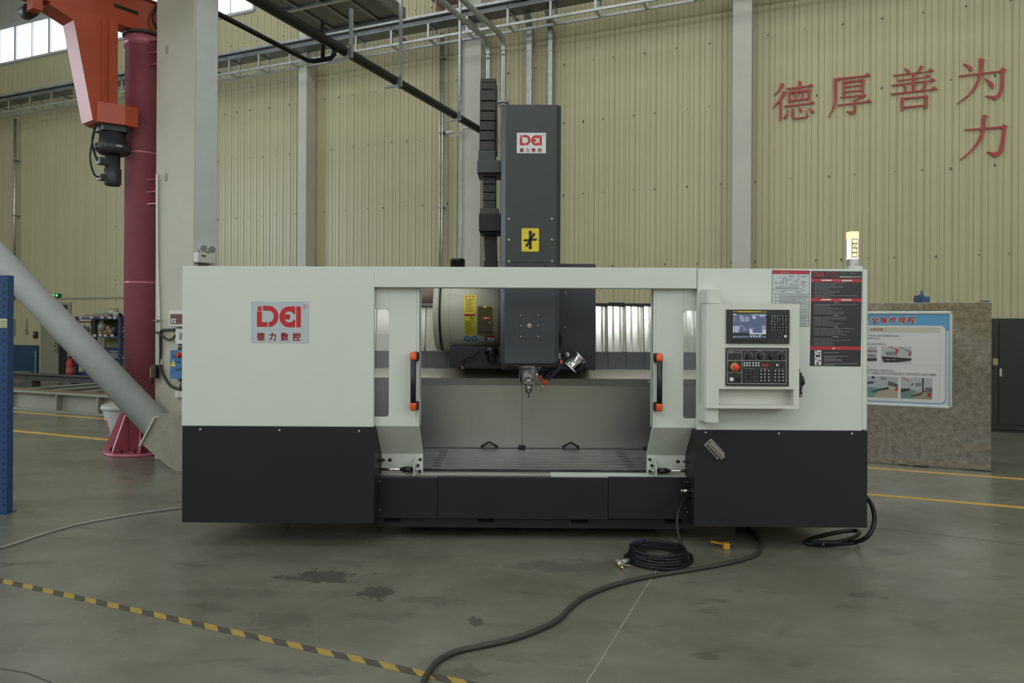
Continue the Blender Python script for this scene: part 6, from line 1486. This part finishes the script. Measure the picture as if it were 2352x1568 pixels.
# printed photographs: machinery halls in a few flat tones
def print_photo(x0, y0, x1, y1, shapes):
    a, b = nq(x0, (y0 + y1) / 2), nq(x1, (y0 + y1) / 2); c, e = nq((x0 + x1) / 2, y0), nq((x0 + x1) / 2, y1)
    mats_ = []; m_ = MB(); U = lambda u: a[0] + (b[0] - a[0]) * u; V = lambda v: e[1] + (c[1] - e[1]) * v
    for k, (col, pts) in enumerate(shapes):
        mm = mat('photo_%d_%d_%d' % col, rgb(*col), .4)
        if mm not in mats_: mats_.append(mm)
        m_.flat([(U(p[0]), V(p[1])) for p in pts], -.0140 - .00012 * k, mats_.index(mm))
    m_.build('printed_photo', mats_, nt_)
FULL = [(0, 0), (1, 0), (1, 1), (0, 1)]
def bx_(u0, v0, u1, v1): return [(u0, v0), (u1, v0), (u1, v1), (u0, v1)]
print_photo(213, 600, 650, 832, [((170, 172, 170), FULL), ((120, 124, 124), bx_(.15, .45, .5, .68)), ((185, 70, 75), [(.2, 1), (.3, 1), (.66, .76), (.62, .74)]), ((70, 72, 72), [(.58, .98), (.62, .98), (1, .68), (1, .62)]), ((175, 45, 60), bx_(.48, .6, .56, .82)), ((175, 45, 60), bx_(.51, .3, .53, .6)), ((160, 60, 65), bx_(.9, .45, .99, .62)), ((45, 48, 48), [(.0, .38), (.1, .0), (.55, .02), (1, .16), (1, .28), (.4, .34)]), ((160, 162, 160), [(.16, .16), (.3, .16), (.3, .2), (.16, .2)]), ((160, 162, 160), [(.36, .18), (.46, .18), (.46, .21), (.36, .21)]), ((175, 176, 174), [(.1, .0), (1, .0), (1, .12), (.55, .0)])])
print_photo(-60, 597, 152, 820, [((165, 167, 165), FULL), ((90, 92, 92), bx_(0, .66, 1, .74)), ((190, 120, 122), bx_(0, .8, .9, .84)), ((110, 112, 112), bx_(.1, .34, .9, .46)), ((50, 52, 52), [(0, .02), (1, .08), (1, .26), (0, .24)])])
print_photo(-10, 1032, 455, 1334, [((160, 165, 165), FULL), ((96, 140, 128), [(0, 0), (.25, 0), (.5, .45), (0, .5)]), ((160, 150, 132), [(.25, 0), (1, 0), (1, .45), (.5, .4)]), ((175, 145, 60), [(.22, 0), (.28, 0), (.36, .2), (.33, .2)]), ((130, 134, 136), bx_(.45, .85, .66, 1)), ((60, 62, 62), [(0, .62), (.25, .66), (.25, .76), (0, .72)]), ((45, 48, 48), [(.2, .24), (.72, .42), (.72, .52), (.2, .3)]), ((80, 82, 84), [(.68, .6), (1, .5), (1, .66), (.72, .8)]), ((185, 60, 75), [(.9, .34), (1, .34), (1, .54), (.92, .52)]), ((40, 42, 42), bx_(.18, .9, .28, 1))])
print_photo(496, 1046, 950, 1355, [((165, 168, 168), FULL), ((96, 130, 118), [(0, 0), (.35, 0), (.5, .4), (0, .45)]), ((140, 132, 116), [(.35, 0), (1, 0), (1, .4), (.5, .35)]), ((120, 124, 122), bx_(.46, .58, .66, .76)), ((52, 55, 55), bx_(.68, .3, .73, .98)), ((50, 52, 52), [(0, .28), (.3, .4), (.3, .48), (0, .46)]), ((45, 48, 48), [(.34, .08), (.68, .22), (.68, .30), (.34, .14)]), ((180, 110, 110), [(0, 1), (.1, 1), (.28, .8), (.24, .78)]), ((95, 97, 98), [(.72, .34), (1, .3), (1, .56), (.8, .56)]), ((160, 45, 65), [(.84, .12), (.95, .1), (.97, .28), (.85, .3)]), ((70, 66, 50), [(.33, .62), (.38, .62), (.4, .72), (.36, .74)])])
# things behind the board whose tops show above it
for px0, px1, py, lab, dz in ((2103, 2136, 681, 'blue painted stand behind the sheet board topped with a clamp', 1), (2258, 2274, 690, 'short blue stand behind the right end of the sheet board', 0)):
    yy = yB + .45; a, b = bw(px0, py, yy), bw(px1, py, yy)
    t_ = thing('blue_stand', lab, 'stand', bframe((a.x + b.x) / 2, yy)); w2 = (b.x - a.x) / 2
    MB().box(-w2, w2, 0, .2, 0, a.z).build('column', mat('stand_blue', (.03, .09, .20), .45), t_, bevel=.004)
    if dz:
        MB().lathe([(w2 * .4, 0), (w2 * .4, .02), (w2 * .18, .03), (w2 * .18, .06), (.004, .075)], (0, .1, a.z), n=12).build('clamp_screw', mat('stand_blue', (.03, .09, .20), .45), t_); MB().box(-w2 * 1.05, -w2 * .1, -.01, .1, a.z - .06, a.z + .012).build('clamp_jaw', mat('stand_blue_dark', (.02, .06, .13), .45), t_)
# dark cabinet at the right edge
pc_ = bfloor(2300, 993); a = bw(2262, 900, pc_.y)
t_ = thing('dark_cabinet', 'black steel cabinet beside the sheet board by the wall', 'cabinet', bframe(a.x, pc_.y))
hz = bw(2320, 731, pc_.y).z; BKC = mat('cabinet_black', (.018, .019, .020), .4)
MB().box(0, 1.6, .02, .75, 0.04, hz).build('body', BKC, t_, bevel=.003)
xs_ = bw(2294, 850, pc_.y).x - a.x; MB().box(.02, xs_ - .004, 0, .02, .12, hz - .02).build('door', BKC, t_, bevel=.002); dr = MB().box(xs_ + .004, 1.0, 0, .02, .12, hz - .02).build('door', BKC, t_, bevel=.002); MB().box(1.01, 1.58, 0, .02, .12, hz - .02).build('door', BKC, t_, bevel=.002)
MB().box(0.02, 1.58, .04, .7, 0, .04).build('plinth', INK, t_)
h0 = bw(2297.5, 864, pc_.y); h1 = bw(2297.5, 846, pc_.y); MB().box(h0.x - a.x - .012, h0.x - a.x + .018, -.012, 0, h0.z, h1.z).build('lock_plate', ZINC, dr)
h0 = bw(2281, 838, pc_.y - .02); h1 = bw(2293, 823, pc_.y - .02); MB().box(h0.x - a.x, h1.x - a.x, -.012, 0.0, h0.z, h1.z).build('tag', mat('tag_olive_yellow', (.30, .26, .08), .5), t_)

# ================================================================== hoses and cables
def wtube(t_, pts, r, name, m, n=10, k=8): return MB().tube(spline(pts, k), r, n).build(name, m, t_)
def mw_(px, py, dy): q = mp(px, py, dy); return MM @ Vector((q.x, dy, q.z))
def fw(px, py, z): return on_floor(px, py, z)
ah = thing('air_hose', 'black air hose coiled on the floor with a brass-tipped blow gun', 'hose')
HS = mat('hose_black', (.009, .009, .010), .36, bump=.3, bscale=120, spec=.3)
cen = on_floor(1512, 1288); Rc = .178
pts = [mw_(1590, 1141, .12), mw_(1578, 1144, .08), mw_(1566, 1156, .03), mw_(1557, 1178, -.03), mw_(1555, 1205, -.07), mw_(1561, 1236, -.12), mw_(1572, 1264, -.17)]
pts += [Vector((cen.x + .205, cen.y + .02, .03)), Vector((cen.x + .19, cen.y - .05, .012))]
for k in range(1, 55):
    t = -k / 12 * 2 * PI - .25; rr = Rc + .010 * math.sin(k * .52) - .004 * (k // 12)
    pts.append(Vector((cen.x + rr * math.cos(t), cen.y + rr * math.sin(t) * 1.0, .012 + .0165 * (k / 12) + .002 * math.sin(k * 2.3))))
pts += [Vector((cen.x - .17, cen.y + .02, .05)), Vector((cen.x - .205, cen.y - .01, .03)), on_floor(1443, 1287, .02)]
wtube(ah, pts, .0112, 'hose', HS, 8, 6)
sh = MB(); sh.tube([Vector((cen.x + (Rc) * math.cos(math.radians(a_)), cen.y + Rc * math.sin(math.radians(a_)), .0765)) for a_ in range(105, 165, 10)], .0117, 8); sh.build('hose_blue_arc', mat('hose_blue_tone', (.02, .035, .07), .25), ah)  # bluish arc laid over part of the coil's top
g0, g1 = on_floor(1444, 1286, .022), on_floor(1428, 1291, .025); g2, g3, g4 = on_floor(1418, 1285, .025), on_floor(1426, 1298, .022), on_floor(1432, 1306, .012)
MB().cyl(g0, g1, .014, 14).build('gun_grip', mat('gun_grey', (.32, .33, .32), .4, .4), ah); MB().cyl(g2, g3, .013, 14).build('gun_body', mat('gun_pale', (.50, .50, .46), .35, .5), ah)
MB().lathe([(.009, 0), (.010, .02), (.004, (g4 - g3).length)], g3, g4 - g3, 12).build('brass_tip', mat('brass', (.62, .38, .10), .25, 1.0), ah)
MB().bar(on_floor(1430, 1297, .012), on_floor(1447, 1298, .010), .012, .006).build('gun_lever', mat('gun_grey', (.32, .33, .32), .4, .4), ah)

pcab = thing('power_cable', 'thick black cable leaving the machine side and looped near the floor', 'cable')
L_ = [mw_(1980, 1135, .30), mw_(1992, 1145, .20), mw_(2003, 1162, .12), mw_(2008.5, 1190, .05), mw_(2003, 1216, .02), mw_(1988, 1235, .02), fw(1962, 1245, .03), fw(1925, 1249, .02), fw(1885, 1250, .016), fw(1856, 1248, .014), fw(1851, 1243, .020), fw(1880, 1232, .03), fw(1925, 1222, .04), fw(1962, 1218, .05), fw(1973, 1223, .055), fw(1962, 1233, .05), fw(1930, 1244, .045), fw(1895, 1246, .04), fw(1872, 1245, .035)]
wtube(pcab, L_, .0142, 'cable', mat('cable_black', (.008, .008, .008), .4, spec=.3), 10, 8)
e0, e1 = fw(1871, 1243, .038), fw(1894, 1247.5, .036); MB().cyl(e0, e1, .0152, 10).build('tape_wrap', mat('tape_steel_blue', (.10, .15, .20), .3), pcab)
fc_ = thing('floor_cable', 'long black cable snaking across the concrete floor from under the machine', 'cable')
L_ = [(1690, 1208), (1722, 1214), (1745, 1236), (1748, 1256), (1738, 1272), (1700, 1286), (1640, 1299), (1570, 1311), (1500, 1322), (1420, 1340), (1350, 1366), (1310, 1394), (1285, 1420), (1240, 1444), (1180, 1466), (1110, 1482), (1050, 1495), (1012, 1513), (990, 1534), (974, 1562), (965, 1600), (960, 1700)]
wtube(fc_, [fw(a, b, .013) for a, b in L_], .0128, 'cable', mat('cable_dusty', (.035, .034, .030), .55), 10, 8)
gh = thing('grey_hose', 'thin pale grey hose lying on the floor by the charcoal cabinet', 'hose')
wtube(gh, [fw(a, b, .008) for a, b in ((470, 1160), (418, 1166), (330, 1177), (240, 1192), (170, 1206), (100, 1226), (40, 1246), (-10, 1261), (-80, 1290), (-300, 1420))], .0075, 'hose', mat('hose_pale', (.30, .30, .27), .5), 8, 6)
yl = thing('yellow_lever', 'small yellow lever tool lying on the floor under the machine', 'tool')
a, b = fw(1633, 1243, .02), fw(1664, 1249, .02); MB().bar(a, b, .022, .010).build('lever', mat('lever_yellow', (.55, .26, .02), .45), yl)
c_ = fw(1668, 1253, .018); MB().box(c_.x - .02, c_.x + .02, c_.y - .02, c_.y + .02, .0, .036).build('block', mat('lever_yellow', (.55, .26, .02), .45), yl, bevel=.003)

# ================================================================== far end of the hall, behind the crane
# welded beam frame lying on the floor
FRM = mat('beam_grey_paint', (.30, .30, .25), .5, var=.1, vscale=2); FRD = mat('beam_dark_paint', (.075, .075, .065), .5, var=.15, vscale=2)
def ibeam(name, a, b, h, w_, m, par):
    a = Vector(a); b = Vector(b); mb = MB(); z = a.z
    mb.bar(a + Vector((0, 0, h - .012)), b + Vector((0, 0, h - .012)), w_, .024); mb.bar(a + Vector((0, 0, .012)), b + Vector((0, 0, .012)), w_, .024); mb.bar(a + Vector((0, 0, h / 2)), b + Vector((0, 0, h / 2)), .02, h - .048)
    return mb.build(name, m, par)
A0 = bfloor(150, 945); yA = A0.y
hA = .31
wf = thing('welded_frame', 'grid of grey welded steel beams lying on the hall floor', 'steel frame', bframe(0, 0))
xA0, xA1 = bw(-120, 940, yA).x, bw(330, 955, yA).x
ibeam('front_beam', (xA0, yA, 0), (xA1, yA, 0), hA, .22, FRM, wf)
for px in (25, 137, 232): xx = bw(px, 930, yA - .05).x; MB().box(xx - .012, xx + .012, yA - .11, yA - .01, .024, hA - .024).build('web_stiffener', FRM, wf)
Bq = bfloor(150, 893); yBm = Bq.y
ibeam('rear_beam', (bw(-80, 893, yBm).x, yBm, .16), (bw(300, 900, yBm).x, yBm, .16), .15, .2, FRD, wf)
for px in (75, 165): xx = bw(px, 893, yBm).x; MB().box(xx - .12, xx + .12, yBm - .1, yBm + .1, 0, .16).build('support_block', FRD, wf)
for px in (-30, 28, 100, 190, 262):
    xx = bw(px, 915, yA).x; ibeam('cross_beam', (xx, yA + .1, .10), (xx, yBm - .1, .10), .15, .12, FRM, wf)
MB().box(xA0 + 1.2, xA1, yA + .02, yA + .09, .31, .335).build('loose_rail', mat('rail_rusty', (.16, .11, .06), .6), wf)

# door in the back wall, open leaf
def dq(px, py, d=0.0): return bw(px, py, -d)
d0 = thing('door_1', 'grey-green steel door standing half open in the back wall', None, bframe(0, 0), kind='structure')
DGR = mat('door_grey_green', (.24, .235, .17), .5)
xa, xb, xc = dq(101, 780).x, dq(138, 780).x, dq(160, 780).x; zd1 = dq(130, 700).z
MB().box(xb, xc, -.02, .02, 0, zd1 - .06).build('doorway_dark', INK, d0)  # black sheet painted in for the dark inside the opening
for r4 in ((xa - .06, xa, 0, zd1), (xc, xc + .07, 0, zd1), (xa - .06, xc + .07, zd1, zd1 + .06)): MB().box(r4[0], r4[1], -.06, .02, r4[2], r4[3]).build('door_frame', mat('door_frame_olive', (.30, .28, .18), .5), d0)
MB().box(xa, xb, -.05, -.01, .01, zd1 - .08).build('door_leaf', DGR, d0)
MB().box(xa, xc, -.03, .02, zd1 - .30, zd1 - .02).build('door_top_dark', INK, d0)  # black strip across the top of the door
p = dq(133, 804); MB().bar((p.x, -.08, p.z), (p.x - .11, -.08, p.z), .02, .02).build('lever_handle', ZINC, d0)
for py in (788, 795, 803): p = dq(132.5, py); MB().lathe([(.018, 0), (.018, .02)], (p.x, -.05, p.z), (0, -1, 0), 10).build('lock_rosette', ZINC if py > 800 else INK, d0)
p = dq(137, 800); MB().box(p.x - .015, p.x + .01, -.056, -.05, p.z - .13, p.z + .13).build('lock_plate', INK, d0)
# exit sign
a, b = dq(118, 683, .08), dq(134.5, 674, .08)
t_ = thing('exit_sign', 'small lit green exit sign above the door', 'sign', bframe(0, 0))
MB().box(a.x, b.x, -.08, -.015, a.z, b.z).build('case', mat('exit_case', (.02, .09, .04), .4), t_)
EG = mat('exit_green', (.05, .4, .15), .4, emit=(.12, .85, .35), estr=1.0)
w_ = b.x - a.x; h_ = b.z - a.z
m_ = MB(); m_.rect(a.x + w_ * .12, a.x + w_ * .42, a.z + h_ * .12, a.z + h_ * .88, -.082); m_.build('running_figure_panel', EG, t_)
m_ = MB(); m_.rect(a.x + w_ * .18, a.x + w_ * .36, a.z + h_ * .2, a.z + h_ * .6, -.083); m_.build('figure_cutout', mat('exit_case', (.02, .09, .04), .4), t_)
m_ = MB(); m_.rect(a.x + w_ * .58, a.x + w_ * .90, a.z + h_ * .45, a.z + h_ * .8, -.082); m_.rect(a.x + w_ * .64, a.x + w_ * .84, a.z + h_ * .22, a.z + h_ * .40, -.082); m_.build('arrow_panel', EG, t_)
# blue panel and small devices on the wall
a, b = dq(4, 868, .06), dq(85, 793, .06)
t_ = thing('blue_sheet', 'large dark blue panel leaning low on the back wall left of the door', 'panel', bframe(0, 0))
MB().box(a.x, b.x, -.08, -.02, 0.0, b.z).build('sheet', mat('panel_blue', (.012, .055, .12), .5), t_, bevel=.004); MB().box(b.x - .05, b.x, -.085, -.08, .1, .7).build('worn_edge', mat('worn_paint', (.25, .27, .28), .6, var=.6, vscale=20), t_)
a, b = dq(12, 770, .03), dq(33.5, 733, .03)
t_ = thing('wall_notice', 'plain grey sheet fixed to the ribbed wall above the blue panel', 'notice', bframe(0, 0)); MB().box(a.x, b.x, -.035, -.016, a.z, b.z).build('sheet', mat('notice_grey', (.30, .31, .29), .6), t_); MB().box(a.x + .02, b.x - .02, -.038, -.035, b.z - .02, b.z - .01).build('clip_bar', GALVDK, t_)
a, b = dq(76, 776, .06), dq(83, 761, .06)
t_ = thing('wall_telephone', 'small black device on the ribbed wall between the blue panel and door', 'device', bframe(0, 0)); MB().box(a.x, b.x, -.07, -.016, a.z, b.z).build('body', BLACK, t_, bevel=.01); MB().box(a.x + .02, b.x - .02, -.078, -.07, (a.z + b.z) / 2, b.z - .03).build('screen', mat('device_grey', (.2, .2, .2), .4), t_)
a, b = dq(55, 766, .06), dq(60, 757, .06)
t_ = thing('wall_socket', 'small pale socket with a short pipe on the ribbed wall', 'socket', bframe(0, 0)); MB().box(a.x, b.x, -.06, -.016, a.z, b.z).build('case', mat('socket_olive', (.33, .31, .2), .5), t_); MB().cyl(((a.x + b.x) / 2, -.03, b.z), ((a.x + b.x) / 2, -.03, b.z + .3), .015, 8).build('pipe', mat('socket_olive', (.33, .31, .2), .5), t_)
q = bfloor(24, 873); t_ = thing('carton', 'small brown carton on the floor in front of the blue panel', 'box', bframe(q.x, -.9)); MB().box(-.28, .1, 0, .3, 0, .20).build('box', mat('carton_brown', (.25, .22, .15), .7), t_); MB().box(-.28, .1, .13, .17, .20, .203).build('tape', mat('carton_tape', (.33, .28, .16), .4), t_)

# storage rack with cans and tools
YR_ = -.75
def sq(px, py, d=YR_): return bw(px, py, d)
xs0, xs1 = sq(171, 800).x, sq(276, 800).x
rs = thing('storage_rack', 'blue steel storage rack with jugs and tools against the back wall', 'rack', bframe(0, 0))
zt_ = sq(225, 727).z; RBL = mat('rack_blue_dark', (.018, .045, .11), .45)
for xx in (xs0, xs1 - .07):
    for yy in (YR_, YR_ + .5): MB().box(xx, xx + .07, yy, yy + .06, 0, zt_).build('post', RBL, rs)
shz = [zt_ - .02, sq(225, 771).z, sq(225, 800).z, sq(225, 825).z]
for z in shz: MB().box(xs0, xs1, YR_, YR_ + .56, z - .045, z).build('shelf', RBL, rs)
MB().box(xs0, xs1, YR_ + .54, YR_ + .56, shz[1], zt_).build('back_sheet', mat('rack_back', (.16, .15, .11), .6), rs)
TAGM = mat('shelf_tag', (.5, .40, .38), .5)
for py, pxs in ((729, (184, 209, 234, 251, 263)), (770, (217, 230, 241, 257)), (824, (258,))):
    for px in pxs: a = sq(px, py, YR_ - .01); MB().box(a.x - .05, a.x + .05, YR_ - .006, YR_ - .001, a.z - .03, a.z + .03).build('shelf_tag', TAGM, rs)
JUG = mat('jug_plastic', (.36, .34, .26), .4)
for px, lab in ((214, 'translucent jug with brown liquid on the rack shelf beside the tools'), (230, 'translucent jug next to the small bottles on the rack shelf')):
    a = sq(px, 768, YR_ + .15); t_ = thing('plastic_jug', lab, 'jug', bframe(a.x, YR_ + .2, shz[1]), 'jugs on the storage rack')
    MB().lathe([(.10, 0), (.11, .02), (.11, .14)], n=16).build('lower_liquid', mat('jug_liquid', (.20, .14, .07), .4), t_); MB().lathe([(.11, .14), (.11, .24), (.05, .32), (.04, .36)], n=16).build('body', JUG, t_); MB().lathe([(.045, .35), (.045, .39)], n=12).build('cap', mat('cap_pale', (.5, .5, .45), .5), t_); MB().tube([(-.04, -.03, .33), (-.09, -.05, .30), (-.10, -.05, .22)], .015, 6).build('handle', JUG, t_)
for px, h, r, col, lab in ((243, .16, .06, (.10, .10, .10), 'dark round can next to the jugs'), (250, .28, .06, (.32, .15, .06), 'orange bottle among the small cans on the rack'), (256, .2, .06, (.20, .16, .12), 'brown can on the rack shelf by the post'), (262, .26, .05, (.05, .05, .05), 'black bottle at the shelf end by the rack post')):
    a = sq(px, 768, YR_ + .15); t_ = thing('can', lab, 'can', bframe(a.x, YR_ + .15, shz[1])); m_ = mat('can_%d' % px, col, .4)
    MB().lathe([(r, 0), (r, h * .75), (r * .5, h * .9)], n=14).build('body', m_, t_); MB().lathe([(r * .45, h * .9), (r * .45, h)], n=10).build('cap', BLACK, t_)
a = sq(257, 725, YR_ + .2); t_ = thing('white_bucket', 'white bucket with yellow lid on top of the storage rack', 'bucket', bframe(a.x, YR_ + .25, zt_)); MB().lathe([(.09, 0), (.105, .18)], n=20).build('body', mat('bucket_white', (.5, .5, .45), .45), t_); MB().lathe([(.11, .17), (.11, .20)], n=20).build('lid', mat('lid_yellow', (.38, .32, .10), .5), t_)
a = sq(267, 725, YR_ + .2); t_ = thing('white_can', 'small white can beside the bucket on top of the storage rack', 'can', bframe(a.x, YR_ + .2, zt_)); MB().lathe([(.06, 0), (.06, .12)], n=14).build('body', mat('can_whitish', (.42, .42, .38), .5), t_); MB().lathe([(.062, .12), (.062, .135)], n=14).build('lid', GALVDK, t_)
a, b = sq(172, 725), sq(243, 725); t_ = thing('plastic_wrap', 'crumpled grey plastic wrap on top of the storage rack', 'wrap', bframe(0, 0, zt_)); m_ = MB(); n = 14; vs = []
for i in range(n):
    u = i / (n - 1); x = a.x + (b.x - a.x) * u
    for j, (yo, s) in enumerate(((.05, 0), (.2, 1), (.4, .8), (.5, 0))): vs.append((x, YR_ + yo, .002 + s * (.02 + .13 * u * (1.1 - u * .4) + random.uniform(-.015, .015))))
m_.add(vs, [(4 * i + j, 4 * i + j + 1, 4 * i + j + 5, 4 * i + j + 4) for i in range(n - 1) for j in range(3)] + [(4 * i, 4 * i + 4, 4 * i + 7, 4 * i + 3) for i in range(n - 1)]); m_.build('sheet', mat('wrap_grey', (.22, .19, .19), .4), t_)
a, b = sq(177, 732), sq(210, 735); t_ = thing('black_tube_rail', 'thin black bar under the top shelf of the storage rack', 'bar', bframe(0, 0)); MB().bar((a.x, YR_ + .02, zt_ - .13), (b.x, YR_ + .02, zt_ - .13), .03, .03).build('bar', INK, t_); MB().bar((b.x + .02, YR_ + .05, zt_ - .05), (b.x + .02, YR_ + .05, zt_ - .42), .14, .04).build('bracket', INK, t_)
# upright tools on the shelf and hanging tools below
random.seed(11)
for k in range(8):
    a = sq(188 + k * 2.7, 765, YR_ + .1); t_ = thing('tool_bit', 'slim metal tool standing upright in the row on the rack shelf', 'tool', bframe(a.x, YR_ + .12, shz[1]), 'tools standing on the rack shelf'); h = random.uniform(.14, .24)
    MB().lathe([(.018, 0), (.018, h * .6), (.010, h * .62), (.010, h)], n=8).build('shank', CASTDK if k % 2 else GALVDK, t_); MB().lathe([(.02, h), (.012, h + .03)], n=8).build('tip', GALVDK, t_)
for k in range(6):
    a = sq(186 + k * 6.5, 826, YR_); t_ = thing('hanging_tool', 'long metal tool hanging in the lower bay of the storage rack', 'tool', bframe(a.x, YR_ + .08, shz[3] - .06), 'tools hanging in the rack'); h = .42
    MB().lathe([(.016, -h), (.020, -h * .5), (.012, -.02)], n=8).build('shaft', GALV if k % 2 else GALVDK, t_); MB().box(-.03, .03, -.01, .01, -.03, .015).build('hook', CASTDK, t_)
for k in range(4): a = sq(246, 807 + 5 * k); b = sq(268, 807 + 5 * k); t_ = thing('steel_bar', 'thin pale steel bar in the pile on the middle rack shelf', 'bar', bframe(0, 0, shz[2] + .0 - .22 + .05 * k), 'steel bars on the rack'); MB().bar((a.x, YR_ + .04, 0), (b.x, YR_ + .04, 0), .03, .025).build('bar', GALV, t_); MB().bar((a.x, YR_ + .04, 0), (a.x + .04, YR_ + .04, 0), .036, .03).build('end_cap', CASTDK, t_)
for px0, px1, lab in ((172, 212, 'blue plastic crate at the foot of the storage rack by the extinguisher'), (214, 250, 'blue plastic crate at the foot of the rack under the hanging tools')):
    a, b = sq(px0, 870), sq(px1, 870); t_ = thing('plastic_crate', lab, 'crate', bframe(0, 0)); CRB = mat('crate_blue', (.02, .04, .16), .45)
    MB().box(a.x, b.x, YR_ - .03, YR_ + .45, 0.0, .22).build('tub', CRB, t_, bevel=.01); MB().box(a.x - .01, b.x + .01, YR_ - .045, YR_ + .46, .22, .25).build('rim', CRB, t_); c_ = (a.x + b.x) / 2; MB().box(c_ - .05, c_ + .05, YR_ - .034, YR_ - .03, .12, .15).build('label', INKW, t_)
# grey pipes beside the rack
for k, (px, z0, z1) in enumerate(((280, .3, sq(280, 735).z), (284, 0.2, sq(284, 790).z))):
    a = sq(px, 800, -.3); t_ = thing('wall_pipe', ('tall' if k == 0 else 'short') + ' grey pipe with couplings on the wall beside the storage rack', 'pipe', bframe(a.x, -.3)); MB().cyl((0, 0, 0.0), (0, 0, z1), .045, 12).build('pipe', GALVDK, t_)
    for z in (z0 + .5, z0 + 1.0): MB().lathe([(.065, 0), (.065, .09)], (0, 0, z), n=12).build('coupling', GALV, t_)
# extinguisher
q = bw(161.5, 868, -.95); t_ = thing('fire_extinguisher', 'red fire extinguisher standing beside the storage rack', 'extinguisher', bframe(q.x, -.95))
EXR = mat('extinguisher_red', (.32, .012, .015), .35)
MB().lathe([(.085, .03), (.095, .05), (.095, .50), (.07, .57), (.03, .60)], n=20).build('cylinder', EXR, t_); MB().lathe([(.10, 0), (.09, .04)], n=20).build('base_ring', INK, t_); MB().lathe([(.03, .60), (.03, .66)], n=10).build('valve', BLACK, t_); MB().bar((-.02, 0, .68), (.10, 0, .70), .03, .02).build('handle', BLACK, t_); MB().tube(spline([(.02, -.03, .63), (-.10, -.06, .60), (-.14, -.06, .40), (-.13, -.05, .15)], 5), .014, 8).build('hose', RUBBER, t_); MB().lathe([(.0965, .25), (.0965, .38)], n=20, cap=False).build('label_band', mat('ext_label', (.38, .10, .09), .5), t_)

bpy.data.objects.remove(_fo, do_unlink=True)
